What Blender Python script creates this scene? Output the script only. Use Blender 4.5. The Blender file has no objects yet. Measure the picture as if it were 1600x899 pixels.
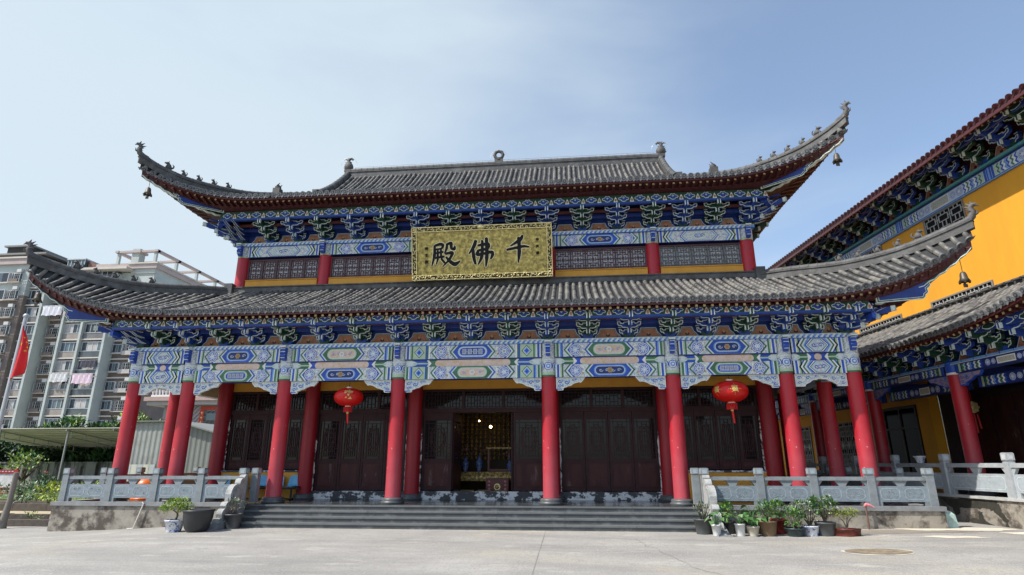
import bpy, bmesh, math, random
from mathutils import Vector, Matrix
from mathutils.geometry import tessellate_polygon
V = Vector
R = random.Random(11)
sc = bpy.context.scene
COL = sc.collection
sin, cos, pi, rad = math.sin, math.cos, math.pi, math.radians

def lin(h):
    h = h.lstrip('#')
    c = [int(h[i:i + 2], 16) / 255 for i in (0, 2, 4)]
    return tuple((x / 12.92 if x < .04045 else ((x + .055) / 1.055) ** 2.4) for x in c) + (1,)

def c3(t):
    return lin(t) if isinstance(t, str) else (t[0], t[1], t[2], 1)

# ------------------------------------------------------------------ materials
MATS = {}
def pm(name, base, var=.18, scale=6, rough=.6, bump=0, bscale=None, metal=0, dirt=None, dscale=2.5, dthr=.55, dsoft=.12,
       stretch=(1, 1, 1), spec=.5, coat=0):
    """surface with a two-scale mottled base colour, optional dirt of a second colour and a bump"""
    if name in MATS: return MATS[name]
    m = bpy.data.materials.new(name); m.use_nodes = True
    nt = m.node_tree; N = nt.nodes; L = nt.links
    b = N['Principled BSDF']
    b.inputs['Roughness'].default_value = rough; b.inputs['Metallic'].default_value = metal
    b.inputs['Specular IOR Level'].default_value = spec
    b.inputs['Coat Weight'].default_value = coat
    base = c3(base)
    tc = N.new('ShaderNodeTexCoord'); mp = N.new('ShaderNodeMapping'); mp.inputs['Scale'].default_value = stretch
    L.new(tc.outputs['Object'], mp.inputs['Vector'])
    n1 = N.new('ShaderNodeTexNoise'); n1.inputs['Scale'].default_value = scale; n1.inputs['Detail'].default_value = 6; n1.inputs['Roughness'].default_value = .65
    L.new(mp.outputs[0], n1.inputs['Vector'])
    mr = N.new('ShaderNodeMapRange'); mr.inputs[1].default_value = .3; mr.inputs[2].default_value = .7
    mr.inputs[3].default_value = 1 - var; mr.inputs[4].default_value = 1 + var
    L.new(n1.outputs['Fac'], mr.inputs[0])
    mx = N.new('ShaderNodeVectorMath'); mx.operation = 'SCALE'
    mx.inputs[0].default_value = base[:3]; L.new(mr.outputs[0], mx.inputs['Scale'])
    out = mx.outputs[0]
    if dirt:
        n2 = N.new('ShaderNodeTexNoise'); n2.inputs['Scale'].default_value = dscale; n2.inputs['Detail'].default_value = 8; n2.inputs['Roughness'].default_value = .7
        L.new(mp.outputs[0], n2.inputs['Vector'])
        m2 = N.new('ShaderNodeMapRange'); m2.inputs[1].default_value = dthr - dsoft; m2.inputs[2].default_value = dthr + dsoft
        L.new(n2.outputs['Fac'], m2.inputs[0])
        mm = N.new('ShaderNodeMix'); mm.data_type = 'RGBA'
        L.new(m2.outputs[0], mm.inputs['Factor']); L.new(out, mm.inputs[6]); mm.inputs[7].default_value = c3(dirt)
        out = mm.outputs[2]
    L.new(out, b.inputs['Base Color'])
    if bump:
        n3 = N.new('ShaderNodeTexNoise'); n3.inputs['Scale'].default_value = bscale or scale * 5; n3.inputs['Detail'].default_value = 4
        L.new(mp.outputs[0], n3.inputs['Vector'])
        bp = N.new('ShaderNodeBump'); bp.inputs['Strength'].default_value = bump; bp.inputs['Distance'].default_value = .02
        L.new(n3.outputs['Fac'], bp.inputs['Height']); L.new(bp.outputs[0], b.inputs['Normal'])
    MATS[name] = m
    return m

def tree(m):
    nt = m.node_tree
    return nt, nt.nodes, nt.links, nt.nodes['Principled BSDF']

def emis(name, col, s):
    m = pm(name, col, 0); b = m.node_tree.nodes['Principled BSDF']
    b.inputs['Emission Color'].default_value = c3(col); b.inputs['Emission Strength'].default_value = s
    return m

# ------------------------------------------------------------------ mesh builder
class MB:
    def __init__(s): s.v = []; s.f = []; s.m = []; s.sm = []; s.mats = []
    def mi(s, mat):
        if mat not in s.mats: s.mats.append(mat)
        return s.mats.index(mat)
    def add(s, vs, fs, mat, smooth=False):
        o = len(s.v); s.v += [tuple(v) for v in vs]; k = s.mi(mat)
        for f in fs: s.f.append([o + i for i in f]); s.m.append(k); s.sm.append(smooth)
    def hexa(s, p, mat):      # 8 points: bottom 4 ccw, top 4 ccw
        s.add(p, [(3, 2, 1, 0), (4, 5, 6, 7), (0, 1, 5, 4), (1, 2, 6, 5), (2, 3, 7, 6), (3, 0, 4, 7)], mat)
    def box(s, x0, x1, y0, y1, z0, z1, mat):
        s.hexa([(x0, y0, z0), (x1, y0, z0), (x1, y1, z0), (x0, y1, z0), (x0, y0, z1), (x1, y0, z1), (x1, y1, z1), (x0, y1, z1)], mat)
    def obox(s, c, ax, ay, az, mat):  # centre and three half-axis vectors
        c, ax, ay, az = V(c), V(ax), V(ay), V(az)
        s.hexa([c - ax - ay - az, c + ax - ay - az, c + ax + ay - az, c - ax + ay - az, c - ax - ay + az, c + ax - ay + az, c + ax + ay + az, c - ax + ay + az], mat)
    def bar(s, a, b, w, h, mat, up=(0, 0, 1)):
        a, b = V(a), V(b); d = (b - a); u = V(up)
        if abs(d.normalized().dot(u)) > .95: u = V((0, 1, 0))
        sd = d.cross(u).normalized() * w / 2; uu = sd.cross(d).normalized() * h / 2
        s.obox((a + b) / 2, d / 2, -sd, uu, mat)
    def poly(s, pts, mat):
        pts = [V(p) for p in pts]
        if len(pts) <= 4: s.add(pts, [tuple(range(len(pts)))], mat); return
        tri = tessellate_polygon([pts])
        nrm = V((0, 0, 0))
        for i in range(len(pts)): nrm += pts[i].cross(pts[(i + 1) % len(pts)])
        out = []
        for t in tri:
            a, b, c = (pts[i] for i in t)
            out.append(tuple(t) if (b - a).cross(c - a).dot(nrm) > 0 else tuple(reversed(t)))
        s.add(pts, out, mat)
    def prism(s, prof, fn, d0, d1, mat, cap=None):   # prof: ccw 2D points; fn(p, q, depth) -> 3D; front cap at d0
        a = [fn(p, q, d0) for p, q in prof]; b = [fn(p, q, d1) for p, q in prof]; n = len(prof)
        s.poly(a, cap or mat); s.poly(list(reversed(b)), mat)
        s.add(a + b, [(i, n + i, n + (i + 1) % n, (i + 1) % n) for i in range(n)], mat)
    def ring(s, prof, inner, fn, d, mat):
        n = len(prof)
        s.add([fn(p, q, d) for p, q in prof] + [fn(p, q, d) for p, q in inner], [(i, (i + 1) % n, n + (i + 1) % n, n + i) for i in range(n)], mat)
    def tube(s, a, b, r0, r1=None, n=8, mat=None, caps=True, smooth=True):
        r1 = r0 if r1 is None else r1
        s.path([a, b], [r0, r1], n, mat, caps, smooth)
    def path(s, pts, rs, n, mat, caps=True, smooth=True):
        pts = [V(p) for p in pts]; k = len(pts)
        if not isinstance(rs, (list, tuple)): rs = [rs] * k
        vs = []; prev = None
        for i in range(k):
            d = (pts[min(i + 1, k - 1)] - pts[max(i - 1, 0)])
            d = d.normalized() if d.length > 1e-9 else V((0, 0, 1))
            if prev is None:
                u = V((0, 0, 1)) if abs(d.z) < .9 else V((1, 0, 0))
                u = (u - d * u.dot(d)).normalized()
            else:
                u = (prev - d * prev.dot(d)); u = u.normalized() if u.length > 1e-6 else V((1, 0, 0))
            prev = u; w = d.cross(u)
            vs += [pts[i] + (u * cos(2 * pi * j / n) + w * sin(2 * pi * j / n)) * rs[i] for j in range(n)]
        fs = [(i * n + j, i * n + (j + 1) % n, (i + 1) * n + (j + 1) % n, (i + 1) * n + j) for i in range(k - 1) for j in range(n)]
        s.add(vs, fs, mat, smooth)
        if caps:
            s.add(vs[:n], [tuple(reversed(range(n)))], mat); s.add(vs[-n:], [tuple(range(n))], mat)
    def lathe(s, prof, c, n, mat, smooth=True, sx=1, sy=1, caps=True, ang0=0, ang1=2 * pi):
        c = V(c); k = len(prof); full = abs(ang1 - ang0 - 2 * pi) < 1e-6; nn = n if full else n + 1
        vs = [c + V((r * cos(ang0 + (ang1 - ang0) * j / n) * sx, r * sin(ang0 + (ang1 - ang0) * j / n) * sy, z)) for r, z in prof for j in range(nn)]
        fs = [(i * nn + j, i * nn + (j + 1) % nn, (i + 1) * nn + (j + 1) % nn, (i + 1) * nn + j) for i in range(k - 1) for j in range(n)]
        s.add(vs, fs, mat, smooth)
        if caps and full:
            if prof[0][0] > .002: s.add(vs[:nn], [tuple(reversed(range(nn)))], mat)
            if prof[-1][0] > .002: s.add(vs[-nn:], [tuple(range(nn))], mat)
    def build(s, name, parent=None, loc=None, kind=None):
        me = bpy.data.meshes.new(name); me.from_pydata(s.v, [], s.f)
        for m in s.mats: me.materials.append(m)
        me.polygons.foreach_set('material_index', s.m); me.polygons.foreach_set('use_smooth', s.sm)
        me.update()
        o = bpy.data.objects.new(name, me); COL.objects.link(o)
        if parent: o.parent = parent
        if loc: o.location = loc
        if kind: o['kind'] = kind
        return o

def tag(o, label, cat, group=None):
    o['label'] = label; o['category'] = cat
    if group: o['group'] = group
    return o
def thing(name, label, cat, loc=(0, 0, 0), rz=0, group=None):
    o = bpy.data.objects.new(name, None); COL.objects.link(o)
    o.location = loc; o.rotation_euler = (0, 0, rz); o.empty_display_size = .3
    return tag(o, label, cat, group)
def copy(o, parent=None, loc=None, rz=None, scale=None):
    c = o.copy(); COL.objects.link(c)
    if parent is not None: c.parent = parent
    for ch in list(o.children): copy(ch, c)
    if loc is not None: c.location = loc
    if rz is not None: c.rotation_euler = (0, 0, rz)
    if scale is not None: c.scale = (scale,) * 3
    return c
def inset(pr, d):
    n = len(pr); out = []
    for i in range(n):
        a, b, c = V(pr[i - 1]), V(pr[i]), V(pr[(i + 1) % n])
        e1 = (b - a); e2 = (c - b)
        n1 = V((-e1.y, e1.x)).normalized(); n2 = V((-e2.y, e2.x)).normalized()
        h = n1 + n2
        k = max(.35, 1 + n1.dot(n2))
        out.append(tuple(b + h * (d / k)))
    return out
def lerp(a, b, t): return a + (b - a) * t
def sstep(a, b, x):
    t = max(0, min(1, (x - a) / (b - a))); return t * t * (3 - 2 * t)
def table(pts, x):
    for (x0, y0), (x1, y1) in zip(pts, pts[1:]):
        if x <= x1: 
            return lerp(y0, y1, max(0, (x - x0) / (x1 - x0)))
    return pts[-1][1]
def spline(pts, x):   # Catmull-Rom through (x, y)
    n = len(pts); i = 0
    while i < n - 2 and x > pts[i + 1][0]: i += 1
    x0, y0 = pts[i]; x1, y1 = pts[i + 1]
    m0 = (pts[i + 1][1] - pts[max(i - 1, 0)][1]) / (pts[i + 1][0] - pts[max(i - 1, 0)][0])
    m1 = (pts[min(i + 2, n - 1)][1] - y0) / (pts[min(i + 2, n - 1)][0] - x0)
    h = x1 - x0; t = (x - x0) / h
    return (2 * t**3 - 3 * t**2 + 1) * y0 + (t**3 - 2 * t**2 + t) * h * m0 + (-2 * t**3 + 3 * t**2) * y1 + (t**3 - t**2) * h * m1

def text_mesh(txt, size, extr, mat, offset=0):
    cu = bpy.data.curves.new('t', 'FONT'); cu.body = txt; cu.size = size; cu.extrude = extr; cu.offset = offset
    cu.align_x = 'CENTER'; cu.align_y = 'CENTER'; cu.resolution_u = 3
    o = bpy.data.objects.new('t', cu); COL.objects.link(o)
    bpy.context.view_layer.update()
    dg = bpy.context.evaluated_depsgraph_get()
    me = bpy.data.meshes.new_from_object(o.evaluated_get(dg))
    bpy.data.objects.remove(o)
    vs = [v.co.copy() for v in me.vertices]; fs = [tuple(p.vertices) for p in me.polygons]
    bpy.data.meshes.remove(me)
    return vs, fs

def leafclump(mb, c, rad3, n, size, mats, rng=R, up=.3, shell=.35):
    """n small bent leaves spread through an ellipsoid"""
    c = V(c)
    for _ in range(n):
        while True:
            d = V((rng.uniform(-1, 1), rng.uniform(-1, 1), rng.uniform(-1, 1)))
            if shell < d.length < 1: break
        p = c + V((d.x * rad3[0], d.y * rad3[1], d.z * rad3[2]))
        leaf(mb, p, (d.normalized() + V((rng.uniform(-.8, .8), rng.uniform(-.8, .8), rng.uniform(-.5, .9) + up))).normalized(), size * rng.uniform(.6, 1.3), rng.choice(mats), rng)
def leaf(mb, p, d, L, mat, rng=R, w=.42, bend=.25):
    d = V(d); s = d.cross(V((rng.uniform(-.3, .3), rng.uniform(-.3, .3), 1)))
    s = s.normalized() if s.length > 1e-4 else V((1, 0, 0))
    u = s.cross(d).normalized()
    p = V(p); m = p + d * L * .5 + u * L * bend * .3; t = p + d * L - u * L * bend * .3
    mb.add([p, m + s * L * w * .5, t, m - s * L * w * .5, m - u * L * .06], [(0, 4, 1), (4, 2, 1), (0, 3, 4), (3, 2, 4)], mat)
# ------------------------------------------------------------------ palette
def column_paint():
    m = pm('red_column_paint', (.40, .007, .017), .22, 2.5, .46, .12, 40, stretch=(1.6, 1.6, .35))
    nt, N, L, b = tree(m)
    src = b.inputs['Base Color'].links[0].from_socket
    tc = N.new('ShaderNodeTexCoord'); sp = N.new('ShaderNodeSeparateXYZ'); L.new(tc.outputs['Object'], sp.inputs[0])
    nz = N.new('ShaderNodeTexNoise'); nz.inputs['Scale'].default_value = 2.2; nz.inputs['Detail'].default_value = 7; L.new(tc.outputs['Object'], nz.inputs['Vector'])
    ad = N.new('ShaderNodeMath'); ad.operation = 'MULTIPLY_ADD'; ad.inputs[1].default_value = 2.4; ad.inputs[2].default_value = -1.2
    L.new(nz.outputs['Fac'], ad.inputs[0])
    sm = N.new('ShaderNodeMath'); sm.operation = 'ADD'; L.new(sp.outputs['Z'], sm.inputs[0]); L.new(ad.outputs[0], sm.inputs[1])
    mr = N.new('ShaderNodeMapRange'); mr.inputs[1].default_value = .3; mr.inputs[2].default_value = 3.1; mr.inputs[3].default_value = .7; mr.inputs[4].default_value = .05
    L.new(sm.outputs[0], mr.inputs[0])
    mx = N.new('ShaderNodeMix'); mx.data_type = 'RGBA'; mx.inputs[7].default_value = (.47, .10, .125, 1)  # paler pink low down: faded paint plus sunlight painted into the lower shaft
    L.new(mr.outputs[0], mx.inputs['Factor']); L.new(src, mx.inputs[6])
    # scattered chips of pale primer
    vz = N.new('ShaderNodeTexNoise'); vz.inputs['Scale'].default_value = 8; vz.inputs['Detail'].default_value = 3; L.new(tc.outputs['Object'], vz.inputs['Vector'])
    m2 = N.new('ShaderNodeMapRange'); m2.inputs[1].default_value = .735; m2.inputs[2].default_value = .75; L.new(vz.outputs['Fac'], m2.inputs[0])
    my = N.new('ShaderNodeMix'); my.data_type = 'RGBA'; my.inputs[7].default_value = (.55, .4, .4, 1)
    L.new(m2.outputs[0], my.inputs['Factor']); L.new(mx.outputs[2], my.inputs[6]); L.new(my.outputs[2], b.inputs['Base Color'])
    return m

def floral(name, pale, blue, gold, scale):
    m = pm(name, pale, .06, 20, .5)
    nt, N, L, b = tree(m)
    tc = N.new('ShaderNodeTexCoord'); vo = N.new('ShaderNodeTexVoronoi'); vo.inputs['Scale'].default_value = scale
    wv = N.new('ShaderNodeTexNoise'); wv.inputs['Scale'].default_value = scale * 1.7
    L.new(tc.outputs['Object'], wv.inputs['Vector'])
    mp = N.new('ShaderNodeMix'); mp.data_type = 'VECTOR'; mp.inputs['Factor'].default_value = .06
    L.new(tc.outputs['Object'], mp.inputs[4]); L.new(wv.outputs['Color'], mp.inputs[5]); L.new(mp.outputs[1], vo.inputs['Vector'])
    cr = N.new('ShaderNodeValToRGB'); cr.color_ramp.interpolation = 'CONSTANT'
    el = cr.color_ramp.elements
    cols = [(0, gold), (.13, pale), (.24, blue), (.36, pale), (.47, blue), (.53, pale), (.66, (pale[0] * .8, pale[1] * .9, pale[2]))]
    el[0].position = 0; el[0].color = c3(cols[0][1]); el[1].position = cols[1][0]; el[1].color = c3(cols[1][1])
    for p, c in cols[2:]:
        e = el.new(p); e.color = c3(c)
    L.new(vo.outputs['Distance'], cr.inputs[0]); L.new(cr.outputs[0], b.inputs['Base Color'])
    return m

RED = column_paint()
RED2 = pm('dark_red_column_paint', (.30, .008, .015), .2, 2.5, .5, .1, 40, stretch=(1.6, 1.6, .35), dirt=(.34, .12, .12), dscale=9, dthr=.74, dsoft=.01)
STONE_D = pm('dark_stone', (.085, .09, .092), .25, 5, .45, .1)
TILE2 = pm('dark_roof_tile', (.055, .053, .05), .4, 4, .55, .3, 30)
TILE3 = pm('weathered_roof_tile', (.155, .145, .125), .35, 5, .6, .3, 30)
TILE = pm('grey_roof_tile', (.092, .087, .08), .42, 2.6, .5, .25, 30, dirt=(.20, .185, .155), dscale=1.3, dthr=.60, dsoft=.1)
TILE_P = pm('grey_pan_tile', (.022, .023, .025), .4, 4, .75, .2, 25)
TILE_E = pm('tile_end_disc', (.13, .135, .14), .4, 5, .55, .7, 60)
RIDGE = pm('ridge_tile', (.072, .07, .067), .35, 4, .65, .4, 18, dirt=(.15, .15, .145), dscale=2.2, dthr=.6)
FIG = pm('roof_ornament_clay', (.085, .08, .075), .35, 12, .7, .3, 30)
MAROON = pm('maroon_wood', (.062, .012, .010), .3, 5, .5, .15, 40)
MAROON_L = pm('maroon_fascia', (.075, .013, .012), .3, 5, .5, .15, 40)
GOLDEND = pm('rafter_gold', (.42, .30, .13), .3, 14, .5)
BLUE = pm('cobalt_paint', (.018, .075, .42), .32, 2.5, .45)
BBL = pm('bracket_blue', (.013, .046, .25), .25, 8, .5)  # bracket blues and green: eave shade put into darker copies of the beam paints
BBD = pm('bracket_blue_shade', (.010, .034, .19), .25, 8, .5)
BGR = pm('bracket_green', (.010, .045, .026), .25, 8, .5)
BPA = pm('bracket_outline', (.60, .68, .62), .3, 10, .5)
BLUE_L = pm('light_blue_paint', (.16, .32, .66), .15, 8, .45)
BLUE_D = pm('deep_blue_paint', (.009, .026, .15), .2, 8, .5)
GREEN = pm('green_paint', (.045, .15, .075), .35, 2.5, .5)
GREEN_D = pm('deep_green_paint', (.018, .075, .04), .2, 8, .5)
GREEN_L = pm('pale_green_paint', (.42, .54, .36), .12, 8, .5)
PALE = pm('pale_outline_paint', (.62, .68, .66), .1, 10, .5)
WHITEP = pm('white_paint', (.78, .77, .71), .08, 10, .5)
PALEBLUE = pm('pale_blue_paint', (.46, .56, .70), .1, 10, .5)
PINK = pm('pink_scroll_paint', (.66, .50, .42), .12, 5, .5, dirt=(.62, .40, .16), dscale=7, dthr=.56, dsoft=.05)
TERRA = pm('terracotta_board', (.42, .18, .10), .2, 7, .6, dirt=(.16, .05, .03), dscale=5, dthr=.62)
FLOR = floral('floral_paint', (.74, .73, .60), (.07, .16, .46), (.58, .50, .2), 17)
FLOR2 = floral('floral_paint_fine', (.72, .72, .58), (.10, .20, .50), (.5, .5, .3), 24)
FLORG = floral('floral_paint_gold', (.55, .50, .36), (.12, .16, .3), (.62, .3, .2), 26)
OCHRE = pm('ochre_wall_paint', (.62, .30, .035), .1, 3, .7, .05)
DOOR = pm('dark_door_wood', (.058, .018, .017), .4, 3, .5, .25, 25, stretch=(1, 1, .25), dirt=(.15, .105, .09), dscale=5, dthr=.65, dsoft=.06, spec=.22)
DOOR_F = pm('dark_frame_wood', (.038, .0125, .0128), .3, 4, .5, .2, 30, spec=.22)
GLASS = pm('dark_window_glass', (.012, .013, .014), .1, 2, .06, 0, spec=.28)
GLASS_U = pm('grey_lattice_glass', (.40, .39, .39), .15, 1.5, .3, 0, spec=.6)  # grey base colour paints the reflected sky into the panes
LATT_U = pm('maroon_lattice', (.07, .02, .022), .2, 8, .5)
LATT_G = pm('grey_lattice', (.10, .095, .09), .2, 8, .5)
FLAKE = pm('peeling_white_plinth', (.62, .63, .62), .12, 8, .7, .4, 18, dirt=(.05, .052, .055), dscale=2.4, dthr=.49, dsoft=.015, stretch=(1, 1, 1.6))
FLAKE_V = pm('peeling_door_edge', (.66, .65, .62), .1, 8, .7, .3, 18, dirt=(.06, .03, .03), dscale=5, dthr=.52, dsoft=.02)
GOLD = pm('plaque_gold', (.60, .47, .13), .5, 9, .42, .6, 14, metal=.3, dirt=(.22, .165, .045), dscale=6, dthr=.5, dsoft=.10)
GOLD_F = pm('carved_gold', (.74, .62, .28), .3, 14, .35, .4, 25, metal=.45)
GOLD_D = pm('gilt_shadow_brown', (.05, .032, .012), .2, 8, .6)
INK = pm('black_lacquer', (.010, .010, .011), .1, 8, .6, spec=.2)

# ------------------------------------------------------------------ temple frame data (metres; hall front columns stand on y = 0)
xA, xB, xC, xD = 2.45, 6.32, 9.72, 11.69
D_ = 2.18; YC = 7.1
ZP = .60; ZC = 4.42                 # floor of the veranda, foot of the painted column heads
CX = [-xD, -xC, -xB, -xA, xA, xB, xC, xD]

hall = thing('temple_hall', 'two-tiered grey-tiled temple hall with red columns and blue painted eaves', 'temple hall')

# ------------------------------------------------------------------ columns
def column_meshes(h0, h1, r, mat):
    c = MB(); c.lathe([(r * 1.02, h0 + .19), (r, h0 + .6), (r * .97, h1)], (0, 0, 0), 24, mat)
    b = MB(); b.lathe([(r + .11, h0), (r + .13, h0 + .04), (r + .13, h0 + .07), (r + .08, h0 + .08), (r + .10, h0 + .12), (r + .08, h0 + .17), (r + .015, h0 + .19)], (0, 0, 0), 24, STONE_D)
    return c, b
def head_mesh(z0, z1, r):
    b = MB()
    b.lathe([(r + .012, z0), (r + .012, z0 + .05)], (0, 0, 0), 20, GREEN, caps=False)
    b.lathe([(r + .006, z0 + .05), (r + .006, z0 + .14)], (0, 0, 0), 20, GREEN_L, caps=False)
    b.lathe([(r + .006, z0 + .14), (r + .006, z0 + .52)], (0, 0, 0), 20, FLOR2, caps=False)
    b.lathe([(r + .012, z0 + .52), (r + .012, z0 + .56)], (0, 0, 0), 20, PALE, caps=False)
    b.lathe([(r + .006, z0 + .56), (r + .006, z1)], (0, 0, 0), 20, FLOR, caps=True)
    for a in range(6):
        th = a * pi / 3 + pi / 6
        for rr, mt, dd in ((.13, BLUE, .010), (.10, WHITEP, .014), (.075, BLUE_L, .018), (.03, WHITEP, .022)):
            pts = []
            for k in range(12):
                u, w = rr * cos(2 * pi * k / 12), rr * sin(2 * pi * k / 12)
                an = th + u / r; q = r + dd
                pts.append((q * cos(an), q * sin(an), z0 + .33 + w))
            b.add(pts, [tuple(range(12))], mt)
    return b
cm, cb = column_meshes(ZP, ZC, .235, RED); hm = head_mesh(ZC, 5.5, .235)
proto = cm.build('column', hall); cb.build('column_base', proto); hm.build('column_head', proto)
cols = []
for i, x in enumerate(CX): 
    if i == 0: proto.location = (x, 0, 0)
    else: copy(proto, hall, (x, 0, 0))
SIDE_Y = [D_, 6.2, 2 * YC - 6.2, 2 * YC - D_, 2 * YC]
for sx in (-1, 1):
    for y in SIDE_Y: copy(proto, hall, (sx * xD, y, 0))
for x in CX[1:-1]: copy(proto, hall, (x, 2 * YC, 0))
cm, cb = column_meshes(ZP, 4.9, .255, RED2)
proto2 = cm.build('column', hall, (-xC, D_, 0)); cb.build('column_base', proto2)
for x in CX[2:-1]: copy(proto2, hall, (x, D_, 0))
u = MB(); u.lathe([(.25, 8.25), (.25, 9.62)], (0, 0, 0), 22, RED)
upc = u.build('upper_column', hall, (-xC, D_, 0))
hu = MB(); hu.lathe([(.256, 9.62), (.256, 9.7)], (0, 0, 0), 20, GREEN_L, caps=False); hu.lathe([(.256, 9.7), (.256, 10.15)], (0, 0, 0), 20, FLOR, caps=False)
hu.build('column_head', upc)
for x in (-xB, -xA, xA, xB, xC): copy(upc, hall, (x, D_, 0))

# ------------------------------------------------------------------ painted beams
def P2(mb, pts, y, mat): mb.poly([(x, y, z) for x, z in pts], mat)
def rect(mb, x0, x1, z0, z1, y, mat): P2(mb, [(x0, z0), (x1, z0), (x1, z1), (x0, z1)], y, mat)
def hexa2(x0, x1, z0, z1, k):
    zm = (z0 + z1) / 2
    return [(x0 + k, z0), (x1 - k, z0), (x1, zm), (x1 - k, z1), (x0 + k, z1), (x0, zm)]
def chevron(mb, x, w, z0, z1, k, y, mat, s):   # s=+1 points right
    zm = (z0 + z1) / 2
    pts = [(x, z0), (x + w, z0), (x + w + k * s, zm), (x + w, z1), (x, z1), (x + k * s, zm)]
    P2(mb, pts, y, mat)
def disc(mb, x, z, rx, rz, y, mat, n=14):
    P2(mb, [(x + rx * cos(2 * pi * i / n), z + rz * sin(2 * pi * i / n)) for i in range(n)], y, mat)
def rosette(mb, x, z, r, y, gold=False):
    disc(mb, x, z, r * 1.08, r * 1.08, y, BLUE, 18); disc(mb, x, z, r * .98, r * .98, y - .002, WHITEP, 18); disc(mb, x, z, r * .86, r * .86, y - .003, BLUE, 18); disc(mb, x, z, r * .72, r * .72, y - .004, WHITEP, 18)
    for i in range(10):
        a = 2 * pi * i / 10
        disc(mb, x + r * .53 * cos(a), z + r * .53 * sin(a), r * .15, r * .15, y - .006, BLUE_L if i % 2 else BLUE, 6)
    disc(mb, x, z, r * .32, r * .32, y - .006, PALEBLUE, 10); disc(mb, x, z, r * .17, r * .17, y - .008, GOLDEND if gold else WHITEP, 8)
def scroll(mb, x, z, r, y, mat, turn=1):    # small spiral tendril drawn in relief
    pts = [(x + (r * (1 - k / 11)) * cos(turn * k * .75), y, z + (r * (1 - k / 11)) * sin(turn * k * .75) * .8) for k in range(10)]
    for a, b in zip(pts, pts[1:]):
        d = V((b[0] - a[0], 0, b[2] - a[2])); n = V((-d.z, 0, d.x)).normalized() * r * .13
        mb.add([V(a) - n, V(b) - n, V(b) + n, V(a) + n], [(0, 1, 2, 3)] if turn else [(0, 1, 2, 3)], mat)
def cartouche(mb, xm, w, z0, z1, y, style):
    out, mid, inn = {'blue': (BLUE, BLUE_L, BLUE_D), 'green': (GREEN, GREEN_L, PINK), 'lattice': (BLUE, PALEBLUE, BLUE), 'glat': (GREEN, GREEN_L, BLUE), 'gold': (GREEN, GREEN_L, GOLDEND)}[style]
    h = z1 - z0; k = h * .42; g = h * .035
    P2(mb, hexa2(xm - w / 2 - .20, xm + w / 2 + .20, z0 + .002, z1 - .002, k), y, BLUE if out is GREEN else GREEN)
    P2(mb, hexa2(xm - w / 2 - .14, xm + w / 2 + .14, z0 + .004, z1 - .004, k), y - .003, PALE)
    P2(mb, hexa2(xm - w / 2 - .09, xm + w / 2 + .09, z0 + .006, z1 - .006, k), y - .006, out)
    zc = (z0 + z1) / 2
    def pill(a, hh): 
        r = hh; pts = []
        for i in range(9): pts.append((xm + a - r + r * cos(-pi / 2 + pi * i / 8), zc + r * sin(-pi / 2 + pi * i / 8)))
        for i in range(9): pts.append((xm - a + r + r * cos(pi / 2 + pi * i / 8), zc + r * sin(pi / 2 + pi * i / 8)))
        return pts
    P2(mb, pill(w / 2 - .08, h * .40), y - .009, mid)
    P2(mb, pill(w / 2 - .12, h * .33), y - .012, PALE)
    P2(mb, pill(w / 2 - .14, h * .29), y - .015, {'blue': BLUE_D, 'green': PINK, 'lattice': BLUE, 'glat': BLUE, 'gold': PINK}[style])
    n = max(4, int((w - .4) / .16)); yy = y - .018
    for i in range(n):
        x = xm + (i - (n - 1) / 2) * (w - .42) / n
        if style in ('lattice', 'glat'):
            s = h * .2; b_ = .012
            for sg in (-1, 1): rect(mb, x - s * .8, x + s * .8, zc + sg * s * .7 - b_, zc + sg * s * .7 + b_, yy, WHITEP); rect(mb, x + sg * s * .55 - b_, x + sg * s * .55 + b_, zc - s, zc + s, yy, WHITEP)
            rect(mb, x - b_, x + b_, zc - s * 1.1, zc + s * 1.1, yy, PALEBLUE); rect(mb, x - s, x + s, zc - b_, zc + b_, yy, PALEBLUE)
        else:
            if abs(x - xm) < .09: continue
            scroll(mb, x, zc, h * .17, yy, PALEBLUE if style == 'blue' else BLUE_L, 1 if i % 2 else -1)
            disc(mb, x, zc, .022, .022, yy - .002, GOLDEND, 6)
    if style not in ('lattice', 'glat'):
        for i in range(6): disc(mb, xm + .055 * cos(i * pi / 3), zc + .055 * sin(i * pi / 3), .038, .038, yy - .003, WHITEP if style != 'blue' else GOLDEND, 8)
        disc(mb, xm, zc, .035, .035, yy - .005, TERRA if style == 'blue' else PINK, 8)

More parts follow.
